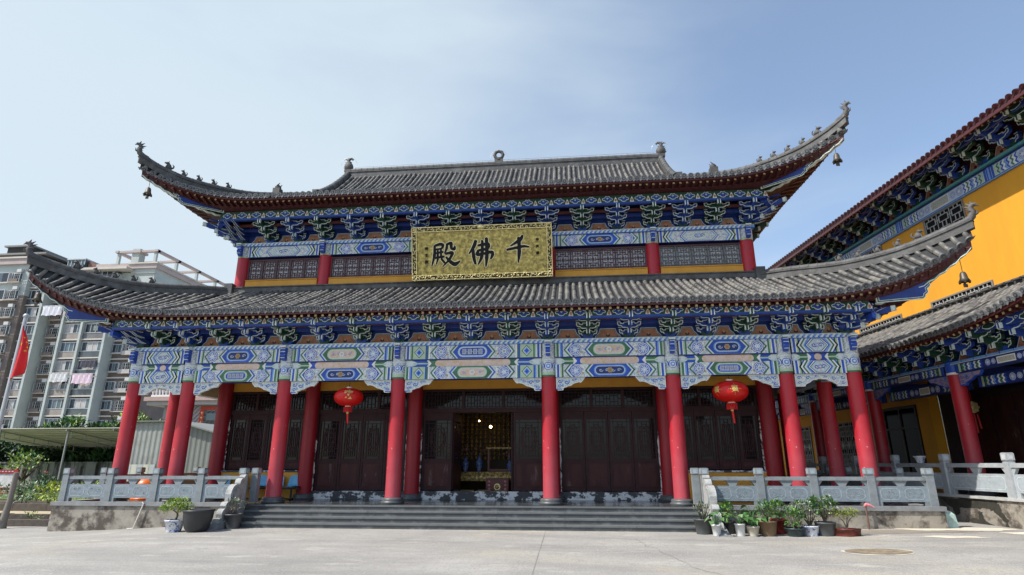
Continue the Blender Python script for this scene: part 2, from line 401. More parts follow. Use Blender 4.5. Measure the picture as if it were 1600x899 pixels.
def beam_face(mb, x0, x1, z0, z1, y, style, big=False):
    w = x1 - x0; h = z1 - z0; k = h * .42; xm = (x0 + x1) / 2
    rect(mb, x0, x1, z0, z1, y - .003, FLOR)
    # vertical end bands
    seq = [(.05, PALE), (.07, BLUE), (.03, WHITEP), (.05, GREEN_L), (.05, GREEN)]
    if style.endswith('2'): seq = [(.05, GREEN_L), (.07, GREEN), (.03, WHITEP), (.05, BLUE_L), (.05, BLUE)]
    st = style.rstrip('2')
    a = 0
    for bw, mt in seq:
        rect(mb, x0 + a, x0 + a + bw, z0, z1, y - .006, mt); rect(mb, x1 - a - bw, x1 - a, z0, z1, y - .006, mt); a += bw
    if big:      # boxed diamonds beside the columns
        for sg, xo in ((1, x0 + a), (-1, x1 - a)):
            c = xo + sg * .21
            rect(mb, min(xo, xo + sg * .42), max(xo, xo + sg * .42), z0, z1, y - .006, GREEN_L)
            for q, mt in ((.17, GREEN), (.135, WHITEP), (.11, BLUE_L), (.065, BLUE)):
                P2(mb, [(c, (z0 + z1) / 2 - q * 1.1), (c + q, (z0 + z1) / 2), (c, (z0 + z1) / 2 + q * 1.1), (c - q, (z0 + z1) / 2)], y - .009 - (.17 - q) * .04, mt)
            for e, mt in ((.42, BLUE), (.47, GREEN), (.52, WHITEP)):
                xx = xo + sg * e; rect(mb, min(xx, xx + sg * .05), max(xx, xx + sg * .05), z0, z1, y - .006, mt)
        a += .57
    if st == 'hex':
        zc = (z0 + z1) / 2
        for i, mt in enumerate((BLUE, WHITEP, GREEN, PALE, BLUE_L)):
            chevron(mb, x0 + a + .03 + i * .055, .05, z0, z1, -k * .8, y - .006 - .0006 * i, mt, 1); chevron(mb, x1 - a - .08 - i * .055, .05, z0, z1, k * .8, y - .006 - .0006 * i, mt, 1)
        hw = w * .24
        for q, mt in ((0, BLUE), (.035, WHITEP), (.065, GREEN), (.09, PALEBLUE), (.13, FLOR2)):
            P2(mb, hexa2(xm - hw + q, xm + hw - q, z0 + .004 + q * .4, z1 - .004 - q * .4, k), y - .012 - q * .06, mt)
        for sg in (-1, 1): scroll(mb, xm + sg * .1, zc, h * .22, y - .026, BLUE, sg)
        rosette(mb, xm, zc, h * .16, y - .024)
        return
    for sg, xo in ((1, x0 + a), (-1, x1 - a)):
        for i, mt in enumerate((GREEN, PALE, BLUE, WHITEP)):
            xx = xo + sg * (.02 + .06 * i + k)
            P2(mb, [(xx, z0), (xx + sg * .055, z0), (xx + sg * (.055 - k), (z0 + z1) / 2), (xx + sg * .055, z1), (xx, z1), (xx - sg * k, (z0 + z1) / 2)] if sg > 0 else
               [(xx, z1), (xx - .055, z1), (xx + k - .055, (z0 + z1) / 2), (xx - .055, z0), (xx, z0), (xx + k, (z0 + z1) / 2)], y - .006, mt)
    cw = (w - 2 * a) * .40
    cartouche(mb, xm, cw, z0, z1, y - .006, st)
    gap = (xm - cw / 2 - .2) - (x0 + a)
    for sg in (-1, 1):
        xr = xm + sg * (cw / 2 + .2 + gap * .42)
        rosette(mb, xr, (z0 + z1) / 2, h * .42, y - .008, gold=(st in ('lattice', 'glat')))
        disc(mb, xm + sg * (cw / 2 + .16 + gap * .16), z0 + h * .3, .035, .035, y - .007, GOLDEND, 8); disc(mb, xm + sg * (cw / 2 + .16 + gap * .12), z0 + h * .75, .03, .03, y - .007, WHITEP, 8)

def board_face(mb, x0, x1, z0, z1, y, c, small=False):
    w = x1 - x0; h = z1 - z0; zc = (z0 + z1) / 2; xm = (x0 + x1) / 2
    rect(mb, x0, x1, z0, z1, y - .003, FLOR2)
    e = w * (.36 if small else .2); c2 = GREEN if c is BLUE else BLUE
    for sg, xo in ((1, x0), (-1, x1)):
        def X(t): return xo + sg * t
        def Q(pts, d, mt): P2(mb, pts if sg > 0 else pts[::-1], y - d, mt)
        Q([(X(.06), z0), (X(e * .6), zc - .02), (X(e * .6), zc + .02), (X(.06), z1)], .006, PALE)
        Q([(X(e * .25), z0), (X(e * .85), z0), (X(e), zc), (X(e * .85), z1), (X(e * .25), z1), (X(e * .5), zc)], .009, c2)
        Q([(X(e * .3), zc - h * .1), (X(e * .95), zc - h * .1), (X(e * .95), zc + h * .1), (X(e * .3), zc + h * .1)], .012, GREEN_L)
        Q([(X(e * .8), z0), (X(e + .09), z0), (X(e + .0), zc), (X(e + .09), z1), (X(e * .8), z1), (X(e * .9 - .02), zc)], .015, WHITEP)
        Q([(X(e * .88), z0), (X(e + .3), z0), (X(e + .3), z1), (X(e * .88), z1), (X(e * .88 + .09), zc)], .018, c)
    r = h / 2; pts = []
    a = w / 2 - e - .10
    for i in range(7): pts.append((xm + a - r + r * cos(-pi / 2 + pi * i / 6), zc + r * .98 * sin(-pi / 2 + pi * i / 6)))
    for i in range(7): pts.append((xm - a + r + r * cos(pi / 2 + pi * i / 6), zc + r * .98 * sin(pi / 2 + pi * i / 6)))
    P2(mb, pts, y - .021, PINK)

YB = -.16
zl0, zl1, zm1, zu0, zu1, zt1 = 4.40, 4.80, 5.02, 5.05, 5.48, 5.62
lowst = ['hex', 'glat2', 'blue', 'gold2', 'blue', 'glat2', 'hex']
upst = ['hex', 'blue', 'green2', 'lattice', 'green2', 'blue', 'hex']
cst = [BLUE, GREEN, BLUE, GREEN, BLUE, GREEN, BLUE]
for i in range(7):
    x0, x1 = CX[i] + .225, CX[i + 1] - .225
    m = MB(); m.box(x0, x1, YB, .16, zl0, zl1, BLUE_D); beam_face(m, x0, x1, zl0, zl1, YB, lowst[i], i == 3); m.build('lower_beam', hall)
    m = MB(); m.box(x0, x1, YB + .05, .12, zl1 + .002, zm1, BLUE_D); board_face(m, x0, x1, zl1 + .004, zm1, YB + .05, cst[i], i in (0, 6)); m.build('scroll_board', hall)
    m = MB(); m.box(x0, x1, YB - .02, .16, zm1 + .002, zu1, BLUE_D); rect(m, x0, x1, zm1 + .004, zm1 + .03, YB - .023, BLUE_D); beam_face(m, x0, x1, zm1 + .03, zu1, YB - .02, upst[i], i == 3); m.build('upper_beam', hall)
for sx in (-1, 1):      # side and rear colonnade beams, seen end-on or from behind
    ys = [0] + SIDE_Y
    for a, b in zip(ys, ys[1:]):
        m = MB(); m.box(sx * xD - .16, sx * xD + .16, a + .225, b - .225, zl0, zl1, PALEBLUE); m.box(sx * xD - .10, sx * xD + .10, a + .225, b - .225, zl1 + .002, zm1, PINK); m.box(sx * xD - .16, sx * xD + .16, a + .225, b - .225, zm1 + .002, zu1, PALEBLUE)
        m.build('side_beam', hall)
for i in range(7):
    x0, x1 = CX[i] + .225, CX[i + 1] - .225
    m = MB(); m.box(x0, x1, 2 * YC - .16, 2 * YC + .16, zl0, zu1, PALEBLUE); m.build('rear_beam', hall)

# spandrels under the beams (carved pale brackets, cusped lower edge)
def spandrel_prof(L, full=False):
    p = [(0, 0), (0, -.36), (.05, -.40), (.22, -.40), (.25, -.37), (.25, -.33), (.32, -.31), (.42, -.27), (.50, -.26), (.58, -.21), (.68, -.17), (.80, -.15), (.84, -.17), (.90, -.12), (1.0, 0)]
    return [(a * L, b) for a, b in p]
def spandrel(x, s, L, z=zl0, y=-.09, parent=hall, t=.09, mats=None):
    EDGE, FACE = mats or (WHITEP, FLOR2)
    m = MB(); pr = spandrel_prof(L)
    if s < 0: pr = [(-a, b) for a, b in pr][::-1]
    pr = [(x + a, z - .003 + b) for a, b in pr]
    m.prism(pr, lambda p, q, d: (p, d, q), y, y + t, EDGE, FACE)
    # rim and leaf scrolls carved on the face
    m.ring(pr, inset(pr, .018), lambda p, q, d: (p, d, q), y - .004, EDGE)
    for k, (fx, fz, r) in enumerate(((.13, -.12, .075), (.13, -.28, .07), (.36, -.15, .085), (.60, -.09, .06))):
        scroll(m, x + s * fx * L, z + fz, r, y - .007, BLUE, s if k % 2 else -s)
        disc(m, x + s * (fx + .09) * L, z + fz + .03, .035, .03, y - .006, BLUE_L, 8)
    rect(m, x + (.0 if s > 0 else -.2 * L), x + (.2 * L if s > 0 else 0), z - .385, z - .355, y - .008, BLUE)
    return m.build('spandrel', parent)
for i in range(7):
    L = .92 if i not in (0, 6) else 0
    x0, x1 = CX[i] + .235, CX[i + 1] - .235
    if L: spandrel(x0, 1, L); spandrel(x1, -1, L)
    else:       # short end bays: one arched apron from column to column
        w = x1 - x0; m = MB(); pr = [(x0, zl0), (x0, zl0 - .36)]
        pr = [(x0, zl0 - .003), (x0, zl0 - .38), (x0 + .27, zl0 - .38), (x0 + .30, zl0 - .32)]
        n = 12
        for k in range(n + 1):
            t = k / n; pr.append((lerp(x0 + .36, x1 - .36, t), zl0 - .29 + .14 * sin(pi * t) ** .8 - (.02 if k % 3 == 1 else 0)))
        pr += [(x1 - .30, zl0 - .32), (x1 - .27, zl0 - .38), (x1, zl0 - .38), (x1, zl0 - .003)]
        m.prism(pr, lambda p, q, d: (p, d, q), -.09, 0, WHITEP, FLOR2)
        m.ring(pr, inset(pr, .016), lambda p, q, d: (p, d, q), -.094, WHITEP)
        for sg, xo in ((1, x0), (-1, x1)):
            for fx, fz, r in ((.12, -.12, .07), (.12, -.27, .06), (.38, -.13, .07), (.62, -.08, .05)): scroll(m, xo + sg * fx, zl0 + fz, r, -.097, BLUE, sg)
        m.build('spandrel', hall)

# ------------------------------------------------------------------ corbel brackets
def plate(mb, pr, y0, y1, fill, rim=.02, edge=BPA):
    """upright board across x-z with a pale outline on its front face"""
    f = lambda p, q, d: (p, d, q)
    n = len(pr); a = [f(p, q, y0) for p, q in pr]; b = [f(p, q, y1) for p, q in pr]
    mb.add(a + b, [(i, n + i, n + (i + 1) % n, (i + 1) % n) for i in range(n)], fill)
    mb.poly(list(reversed(b)), fill)
    inn = inset(pr, rim); mb.ring(pr, inn, f, y0, edge); mb.poly([f(p, q, y0 + .006) for p, q in inn], fill)
def arm_prof(w, z, h):
    a = w / 2
    half = [(0, 0), (a * .45, 0), (a * .62, h * .10), (a * .70, h * .30), (a * .88, h * .30), (a * .97, h * .48), (a, h * .72), (a, h), (a * .74, h), (a * .70, h * .78), (a * .50, h * .72), (a * .44, h * .92), (a * .18, h * .92), (a * .16, h)]
    return [(p, z + q) for p, q in half[1:]] + [(-p, z + q) for p, q in reversed(half[1:])]
def bracket_mesh(fill, dark, reach=1.0, n=3, w0=.98, dz=.17, z0=.08):
    m = MB()
    # base block
    f = lambda p, q, d: (p, d, q)
    m.prism([(-.13, 0), (.13, 0), (.18, .12), (-.18, .12)], f, -.17, .1, BBL if fill is not BBL else BGR)
    st = reach / n
    for k in range(n):
        y = -.06 - st * k; w = w0 * (.62, .76, .92)[k]
        plate(m, arm_prof(w, z0 + dz * k, .21), y - .06, y + .06, fill, .026)
        for sx in (-1, 1):
            m.box(sx * w * .44 - .055, sx * w * .44 + .055, y - .075, y + .07, z0 + dz * k + .243, z0 + dz * k + .30, dark)
            m.box(sx * w * .44 - .06, sx * w * .44 + .06, y - .085, y - .0755, z0 + dz * k + .243, z0 + dz * k + .262, BPA)
        # forward arm of this tier
        zz = z0 + dz * k - .02
        pr = [(0, zz), (-st * .7, zz), (-st * 1.15, zz + .06), (-st * 1.25, zz + .16), (-st * 1.1, zz + .19), (0, zz + .19)]
        yb = y
        for sx in (-1, 1): pass
        m.prism([(p, q) for p, q in pr][::-1], lambda p, q, d, yb=yb: (d, yb + p, q), -.045, .045, fill)
        m.box(-.055, .055, yb - st * 1.28, yb - st * 1.05, zz + .055, zz + .19, fill)
        m.box(-.058, -.03, yb - st * 1.30, yb - st * 1.04, zz + .04, zz + .195, BPA); m.box(.03, .058, yb - st * 1.30, yb - st * 1.04, zz + .04, zz + .195, BPA)
    m.box(-.10, .10, -.9 * reach - .1, -.06, z0 + dz * n + .14, z0 + dz * n + .19, dark)
    return m
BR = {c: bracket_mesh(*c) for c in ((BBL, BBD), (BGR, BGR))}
kinds = list(BR)
def blade_bracket(fill):
    """corner cluster: tiers of arms on both faces and beaked blades thrust out along the diagonal"""
    m = MB()
    for ang in (0, pi / 2, pi / 4):
        c, s = cos(ang), sin(ang)
        src = BR[kinds[0]] if ang != pi / 2 else MB()
        def tr(v): return (v[0] * c - v[1] * s, v[0] * s + v[1] * c, v[2])
        sc_ = 1.0 if ang != pi / 4 else 1.32
        o = len(m.v)
        for v in src.v: m.v.append(tr((v[0] * (1 if ang != pi / 4 else .8), v[1] * sc_, v[2])))
        for f_, mi_, sm_ in zip(src.f, src.m, src.sm): m.f.append([o + i for i in f_]); m.m.append(m.mi(src.mats[mi_])); m.sm.append(sm_)
        for k in range(3 if ang else 0):      # blades
            L = (.42 + .22 * k) * (1.15 if ang == pi / 4 else 1); z = .14 + .17 * k
            for x in ((0,) if ang == pi / 4 else (-.16, .16)):
                for d0, d1, mt in ((-.035, .035, fill), (-.05, -.0352, BPA), (.0352, .05, BPA)):
                    g = .022 if mt is BPA else 0
                    pr = [(0, z - g), (-L, z + .015 - g), (-L - .30, z + .10 + g), (-L, z + .115 + g), (0, z + .13 + g)]
                    if mt is BPA: pr = [(-L * .5, z - .02), (-L, z - .006), (-L - .31, z + .105), (-L, z + .02), (-L * .5, z + .005)]
                    m.prism(pr[::-1], lambda p, q, d, x=x: tr((x + d, p, q)), d0, d1, mt)
    return m
XI = CX
def bracket_xs(xs, nmid):
    out = []
    for i, (a, b) in enumerate(zip(xs, xs[1:])):
        n = nmid[i]; out += [lerp(a, b, k / (n + 1)) for k in range(n + 1)]
    return out + [xs[-1]]
bx_low = bracket_xs(CX, [1, 2, 2, 3, 2, 2, 1]); bx_up = bracket_xs(CX[1:-1], [2, 2, 3, 2, 2])
protos = [BR[k].build('bracket', hall) for k in kinds]
used = [False, False]
def put_bracket(k, loc, rz, parent=hall):
    if not used[k]: used[k] = True; o = protos[k]; o.location = loc; o.rotation_euler = (0, 0, rz); return o
    return copy(protos[k], parent, loc, rz)
for i, x in enumerate(bx_low[1:-1]): put_bracket((i + 1) % 2, (x, YB + .1, zt1), 0)
for i, x in enumerate(bx_up[1:-1]): put_bracket((i + 1) % 2, (x, D_ - .12, 10.2), 0)
for sx in (-1, 1):
    for y, z, X in ((1.1, zt1, xD - .06), (2.18, zt1, xD - .06), (3.5, zt1, xD - .06), (4.9, zt1, xD - .06), (3.3, 10.2, xC + .12), (4.5, 10.2, xC + .12), (5.8, 10.2, xC + .12)):
        put_bracket(int(y * 10) % 2, (sx * X, y, z), sx * pi / 2)
cbm = blade_bracket(BBL); cc = cbm.build('corner_bracket', hall, (xD - .1, .1 + YB, zt1))
copy(cc, hall, (-xD + .1, .1 + YB, zt1), -pi / 2)
copy(cc, hall, (xC + .1, D_ - .12, 10.2)); copy(cc, hall, (-xC - .1, D_ - .12, 10.2), -pi / 2)

def bracket_zone(xs, yw, z0, hb, xe, name):
    """wave trim, terracotta boards between brackets, blue ties, purlin and cloud frieze"""
    m = MB()        # wave trim course
    m.box(-xe - .15, xe + .15, yw - .13, yw + .22, z0 - .13, z0, BLUE_L)
    n = int(2 * xe / .16)
    for i in range(n):
        x = -xe + (i + .5) * 2 * xe / n
        P2(m, [(x - .075, z0 - .118), (x + .0, z0 - .118), (x + .05, z0 - .06), (x + .07, z0 - .012), (x + .01, z0 - .012), (x - .03, z0 - .05)], yw - .134, PALE)
        disc(m, x + .045, z0 - .085, .025, .022, yw - .136, GREEN if i % 2 else BLUE, 7)
    m.box(-xe - .15, xe + .15, yw - .142, yw - .13, z0 - .012, z0 + .006, PALE); m.box(-xe - .15, xe + .15, yw - .142, yw - .13, z0 - .142, z0 - .124, BLUE)
    m.build('wave_trim', hall)
    for a, b in zip(xs, xs[1:]):
        m = MB(); w = b - a; e = .06; top = z0 + hb
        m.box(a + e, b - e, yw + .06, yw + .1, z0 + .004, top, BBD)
        pr = [(a + .20, z0 + .01), (b - .20, z0 + .01), (b - .26, z0 + hb * .3), (b - .35, z0 + hb * .5), (b - .40, z0 + hb * .85), (a + .40, z0 + hb * .85), (a + .35, z0 + hb * .5), (a + .26, z0 + hb * .3)]
        if w < 1.05: pr = [(lerp((a + b) / 2, p, .85), q) for p, q in pr]
        P2(m, pr, yw + .057, PALE); P2(m, inset(pr, .022), yw + .054, BLUE_D); P2(m, inset(pr, .04), yw + .051, GREEN_L); P2(m, inset(pr, .05), yw + .048, TERRA)
        disc(m, (a + b) / 2, z0 + hb * .3, .07, .05, yw + .045, MAROON, 10); disc(m, (a + b) / 2, z0 + hb * .42, .035, .05, yw + .043, GOLDEND, 8)
        m.build('infill_board', hall)
    m = MB()
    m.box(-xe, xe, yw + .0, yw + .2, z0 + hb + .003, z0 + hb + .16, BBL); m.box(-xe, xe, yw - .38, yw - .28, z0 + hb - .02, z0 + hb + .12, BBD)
    pass
    m.box(-xe - .1, xe + .1, yw - .70, yw - .6, z0 + hb + .06, z0 + hb + .16, MAROON_L)
    m.build('tie_beam', hall)
def frieze(xe, yf, z0, z1, parent=hall, name='cloud_frieze', pitch=.58):
    m = MB()
    zb = z0; m.box(-xe, xe, yf - .02, yf + .12, zb - .075, zb - .003, pm('purlin_blue', (.010, .036, .20), .3, 3, .5)); m.box(-xe, xe, yf - .028, yf - .0202, zb - .03, zb - .012, BLUE)
    m.box(-xe, xe, yf, yf + .1, zb, z1, BGR)
    n = int(2 * xe / pitch); h = z1 - z0
    for i in range(n):
        x = -xe + (i + .5) * 2 * xe / n; w = 2 * xe / n * .34
        cl = [(-1, .45), (-.8, .3), (-.55, .3), (-.35, .12), (0, .06), (.35, .12), (.55, .3), (.8, .3), (1, .45), (.85, .62), (.5, .68), (.3, .9), (0, .8), (-.3, .9), (-.5, .68), (-.85, .62)]
        pr = [(x + a * w, zb + b * h) for a, b in cl]
        P2(m, pr, yf - .004, BPA); P2(m, inset(pr, .018), yf - .008, BBL)
        P2(m, [(x - .05, zb + h * .62), (x, zb + h * .42), (x + .05, zb + h * .62)], yf - .012, GREEN_L); 
        x2 = x + xe / n
        P2(m, [(x2 - .075, zb + .01), (x2 + .075, zb + .01), (x2 + .05, zb + h * .4), (x2, zb + h * .75), (x2 - .05, zb + h * .4)], yf - .004, BPA)
        disc(m, x2, zb + h * .3, .045, .06, yf - .008, TERRA, 8)
    m.build(name, parent)
YF = -1.12
bracket_zone(bx_low, YB + .1, zt1, .42, xD + .1, 'low'); frieze(xD + .28, YF, 6.13, 6.40)
bracket_zone(bx_up, D_ - .12, 10.2, .42, xC + .15, 'up'); frieze(xC + .5, .98, 10.86, 11.16)
for sx in (-1, 1):    # the same courses along the two ends
    for X, y0, y1, zt, zf0, zf1 in ((xD, 0.2, 2 * YC, zt1, 6.05, 6.32), (xC, D_ + .2, 2 * YC - D_, 10.2, 10.86, 11.16)):
        m = MB(); m.box(sx * (X + .02) - .13, sx * (X + .02) + .13, y0, y1, zt - .13, zt, BLUE_L); m.box(sx * (X - .03) - .04, sx * (X - .03) + .04, y0, y1, zt + .002, zf0 + .1, TERRA)
        m.box(sx * (X + .42) - .05, sx * (X + .42) + .05, y0 - 1.2, y1 + 1.2, zf0 - .15, zf0 - .003, BLUE); m.box(sx * (X + .40) - .05, sx * (X + .40) + .05, y0 - 1.2, y1 + 1.2, zf0, zf1, BLUE_D)
        m.build('side_frieze', hall)
# carved nose blocks on the front of each column, under the wave trim
nb = MB()
pr = [(0, 0), (-.14, 0), (-.20, -.08), (-.17, -.16), (-.22, -.24), (-.17, -.33), (-.10, -.42), (0, -.42)]
nb.prism(pr, lambda p, q, d: (d, p, q), -.07, .07, BLUE)
for k in range(4): nb.box(-.075, .075, -.225 + .005 * k, -.16, -.05 - .1 * k, -.035 - .1 * k, PALE)
nb.box(-.10, .10, -.26, .0, .002, .05, PALE)
o = nb.build('nose_block', hall, (CX[0], YB - .08, zt1 - .135))
for x in CX[1:]: copy(o, hall, (x, YB - .08, zt1 - .135))
for x in CX[1:-1]: copy(o, hall, (x, D_ - .3, 10.065))
# ------------------------------------------------------------------ walls, doors, windows of the hall
YW = 2.30
def lattice(mb, x0, x1, z0, z1, y, mat, kind, t=.022, d=.02):
    """fretwork of small bars standing proud of the glass"""
    w, h = x1 - x0, z1 - z0
    def H(za, xa, xb): mb.box(x0 + xa * w, x0 + xb * w, y - d, y, z0 + za * h - t / 2, z0 + za * h + t / 2, mat)
    def Vv(xa, za, zb): mb.box(x0 + xa * w - t / 2, x0 + xa * w + t / 2, y - d - .002, y, z0 + za * h, z0 + zb * h, mat)
    if kind == 'fret':
        for xa in (.12, .88): Vv(xa, 0, 1)
        for za in (.06, .94): H(za, 0, 1)
        for xa in (.3, .7): Vv(xa, .06, .3); Vv(xa, .7, .94); Vv(xa, .4, .6)
        for za in (.3, .7): H(za, .12, .42); H(za, .58, .88)
        H(.5, 0, .3); H(.5, .7, 1); Vv(.5, .06, .4); Vv(.5, .6, .94)
        for za in (.18, .82): H(za, 0, .12); H(za, .88, 1); H(za, .3, .7)
        P2(mb, [(x0 + w * .5, z0 + h * .38), (x0 + w * .64, z0 + h * .5), (x0 + w * .5, z0 + h * .62), (x0 + w * .36, z0 + h * .5)], y - d - .004, mat)
    elif kind == 'door':
        for xa in (.14, .86): Vv(xa, 0, 1)
        for za in (.07, .93): H(za, 0, 1)
        for i in range(5):
            xa = .26 + i * .12; Vv(xa, .07, .93 if i % 2 else .80)
        for za in (.2, .32, .44, .56, .68, .8): H(za, .14, .86)
        n = 14
        for rr in (.30, .22):
            for i in range(n):
                a, b = 2 * pi * i / n, 2 * pi * (i + 1) / n
                p = [(x0 + w * (.5 + rr * cos(q) * 1.0), y - d * .7, z0 + h * (.52 + rr * sin(q) * 1.15)) for q in (a, b)]
                mb.bar(p[0], p[1], d * 1.3, t, mat, up=(0, 1, 0))
        for za in (.14, .28, .36): H(za, 0, .14); H(za, .86, 1)
    elif kind == 'transom':
        n = max(2, int(w / .42))
        for i in range(n):
            a, b = i / n, (i + 1) / n; g = (b - a)
            Vv(a + .001, 0, 1); Vv(a + g * .22, .12, .88); Vv(a + g * .78, .12, .88); Vv(a + g * .5, 0, .3); Vv(a + g * .5, .7, 1)
            for za in (.12, .88): H(za, a, b)
            for za in (.33, .67): H(za, a + g * .22, a + g * .78)
            H(.5, a, a + g * .22); H(.5, a + g * .78, b); Vv(a + g * .5, .33, .67)
def leafpanel(x0, x1, z0, z1, y, parent, tall=False, kind='door_leaf', depth=.06):
    m = MB(); s = .075
    m.box(x0, x0 + s, y, y + depth, z0, z1, DOOR_F); m.box(x1 - s, x1, y, y + depth, z0, z1, DOOR_F)
    h = z1 - z0
    rails = [0, .06, .34, .40, .90, 1.] if not tall else [0, .05, .12, .17, .90, 1.]
    zs = [z0 + h * r for r in rails]
    for a in (0, 2, 4):
        b_ = a + 1
        m.box(x0 + s, x1 - s, y + .005, y + depth - .005, zs[a], zs[a + 1], DOOR_F)
    m.box(x0 + s, x1 - s, y + .025, y + .04, zs[1], zs[2], DOOR)     # solid lower panel
    m.box(x0 + s + .04, x1 - s - .04, y + .015, y + .0245, zs[1] + .05, zs[2] - .05, DOOR)
    o = m.build(kind, parent)
    g = MB(); g.box(x0 + s, x1 - s, y + .035, y + .042, zs[3], zs[4], GLASS); g.build('glass', o)
    l = MB(); lattice(l, x0 + s, x1 - s, zs[3], zs[4], y + .03, DOOR_F, 'door'); l.build('lattice', o)
    return o
z_th, z_dh, z_tt = .87, 3.53, 4.28
bays = [(CX[1], CX[2], 'win'), (CX[2], CX[3], 'door'), (CX[3], CX[4], 'open'), (CX[4], CX[5], 'door'), (CX[5], CX[6], 'win')]
for xa, xb, kind in bays:
    x0, x1 = xa + .20, xb - .20; w = x1 - x0
    m = MB()     # frame: jambs, head rail, top rail
    zb = z_th if kind != 'win' else 1.57
    for px in (x0, x1 - .09): m.box(px, px + .09, YW - .05, YW + .12, zb, 4.36, DOOR_F)
    m.box(x0 + .09, x1 - .09, YW - .045, YW + .115, z_dh, z_dh + .13, DOOR_F); m.box(x0 + .09, x1 - .09, YW - .045, YW + .115, z_tt, 4.36, DOOR_F)
    m.build('door_frame', hall)
    m = MB()     # ragged strips of filler along the jambs
    for px in (x0 + .062, x1 - .062):
        m = MB(); n_ = 26; H_ = 1.9 + R.uniform(-.3, .3); zz_ = [zb - .02 + H_ * i / n_ for i in range(n_ + 1)]; wl = [R.uniform(.012, .042) for _ in zz_]; wr = [R.uniform(.012, .042) for _ in zz_]
        m.add([(px - a_, YW - .056, z_) for a_, z_ in zip(wl, zz_)] + [(px + a_, YW - .056, z_) for a_, z_ in zip(wr, zz_)], [(i, n_ + 1 + i, n_ + 2 + i, i + 1) for i in range(n_)], FLAKE_V); m.build('filler_strip', hall)
    # transom lights
    nt_ = 3 if kind != 'win' else 3
    for k in range(nt_):
        a = x0 + .09 + (w - .18) * k / nt_; b_ = x0 + .09 + (w - .18) * (k + 1) / nt_
        m = MB(); m.box(a + .05, b_ - .05, YW - .028, YW + .098, z_dh + .13, z_dh + .16, DOOR_F); m.box(a, a + .05, YW - .03, YW + .1, z_dh + .13, z_tt, DOOR_F); m.box(b_ - .05, b_, YW - .03, YW + .1, z_dh + .13, z_tt, DOOR_F)
        o = m.build('transom_window', hall)
        g = MB(); g.box(a + .05, b_ - .05, YW + .045, YW + .052, z_dh + .13, z_tt, GLASS); g.build('glass', o)
        l = MB(); lattice(l, a + .05, b_ - .05, z_dh + .13, z_tt, YW + .03, DOOR_F, 'transom'); l.build('lattice', o)
    n = 4; lw = (w - .18) / n
    for k in range(n):
        a = x0 + .09 + lw * k
        if kind == 'open' and k in (1, 2):    # the two middle leaves stand open, turned into the room
            o = leafpanel(.0, lw - .01, z_th + .02, z_dh, 0, hall)
            o.location = (x0 + .09 + lw * (1 if k == 1 else 3) + (.03 if k == 1 else -.03), YW + .12, 0); o.rotation_euler = (0, 0, rad(86) if k == 1 else rad(94))
        elif kind == 'win': leafpanel(a + .006, a + lw - .006, zb + .02, z_dh, YW, hall, True, 'window_leaf')
        else: leafpanel(a + .006, a + lw - .006, z_th + .02, z_dh, YW, hall)
    m = MB()
    if kind == 'win':
        m.box(x0 - .03, x1 + .03, YW - .14, YW + .2, ZP + .02, 1.50, OCHRE); m.box(x0 - .03, x1 + .03, YW - .17, YW + .2, 1.502, 1.56, FLAKE)
        m.build('window_apron', hall)
    else:
        m.box(x0 - .03, x1 + .03, YW - .10, YW + .2, ZP, z_th, FLAKE); m.build('door_sill', hall)
    m = MB(); m.box(xa + .1, xb - .1, YW - .02, YW + .2, 4.362, 4.80, OCHRE); m.build('lintel_wall', hall)
m = MB()
for sx in (-1, 1): m.box(sx * xC - .12, sx * xC + .12, YW, 2 * YC - D_, ZP, 8.3, OCHRE)
m.box(-xC, xC, 2 * YC - D_ - .12, 2 * YC - D_ + .12, ZP, 8.3, OCHRE)
m.build('hall_wall', hall)
m = MB()       # veranda ceiling with cross beams
m.box(-xD, xD, .2, YW + .2, 4.99, 5.03, MAROON)
for x in CX: m.box(x - .1, x + .1, .16, 2.1, 4.72, 4.98, BLUE_D)
for sx in (-1, 1):
    m.box(min(sx * xC, sx * (xD - .2)), max(sx * xC, sx * (xD - .2)), YW + .22, 2 * YC - .2, 4.99, 5.03, MAROON)
    for y in SIDE_Y[:-1]: m.box(min(sx * (xC + .1), sx * (xD - .16)), max(sx * (xC + .1), sx * (xD - .16)), y - .1, y + .1, 4.72, 4.98, BLUE_D)
m.box(-xC + .2, xC - .2, YW + .22, 2 * YC - D_ - .2, 5.4, 5.45, DOOR)
m.build('veranda_ceiling', hall)
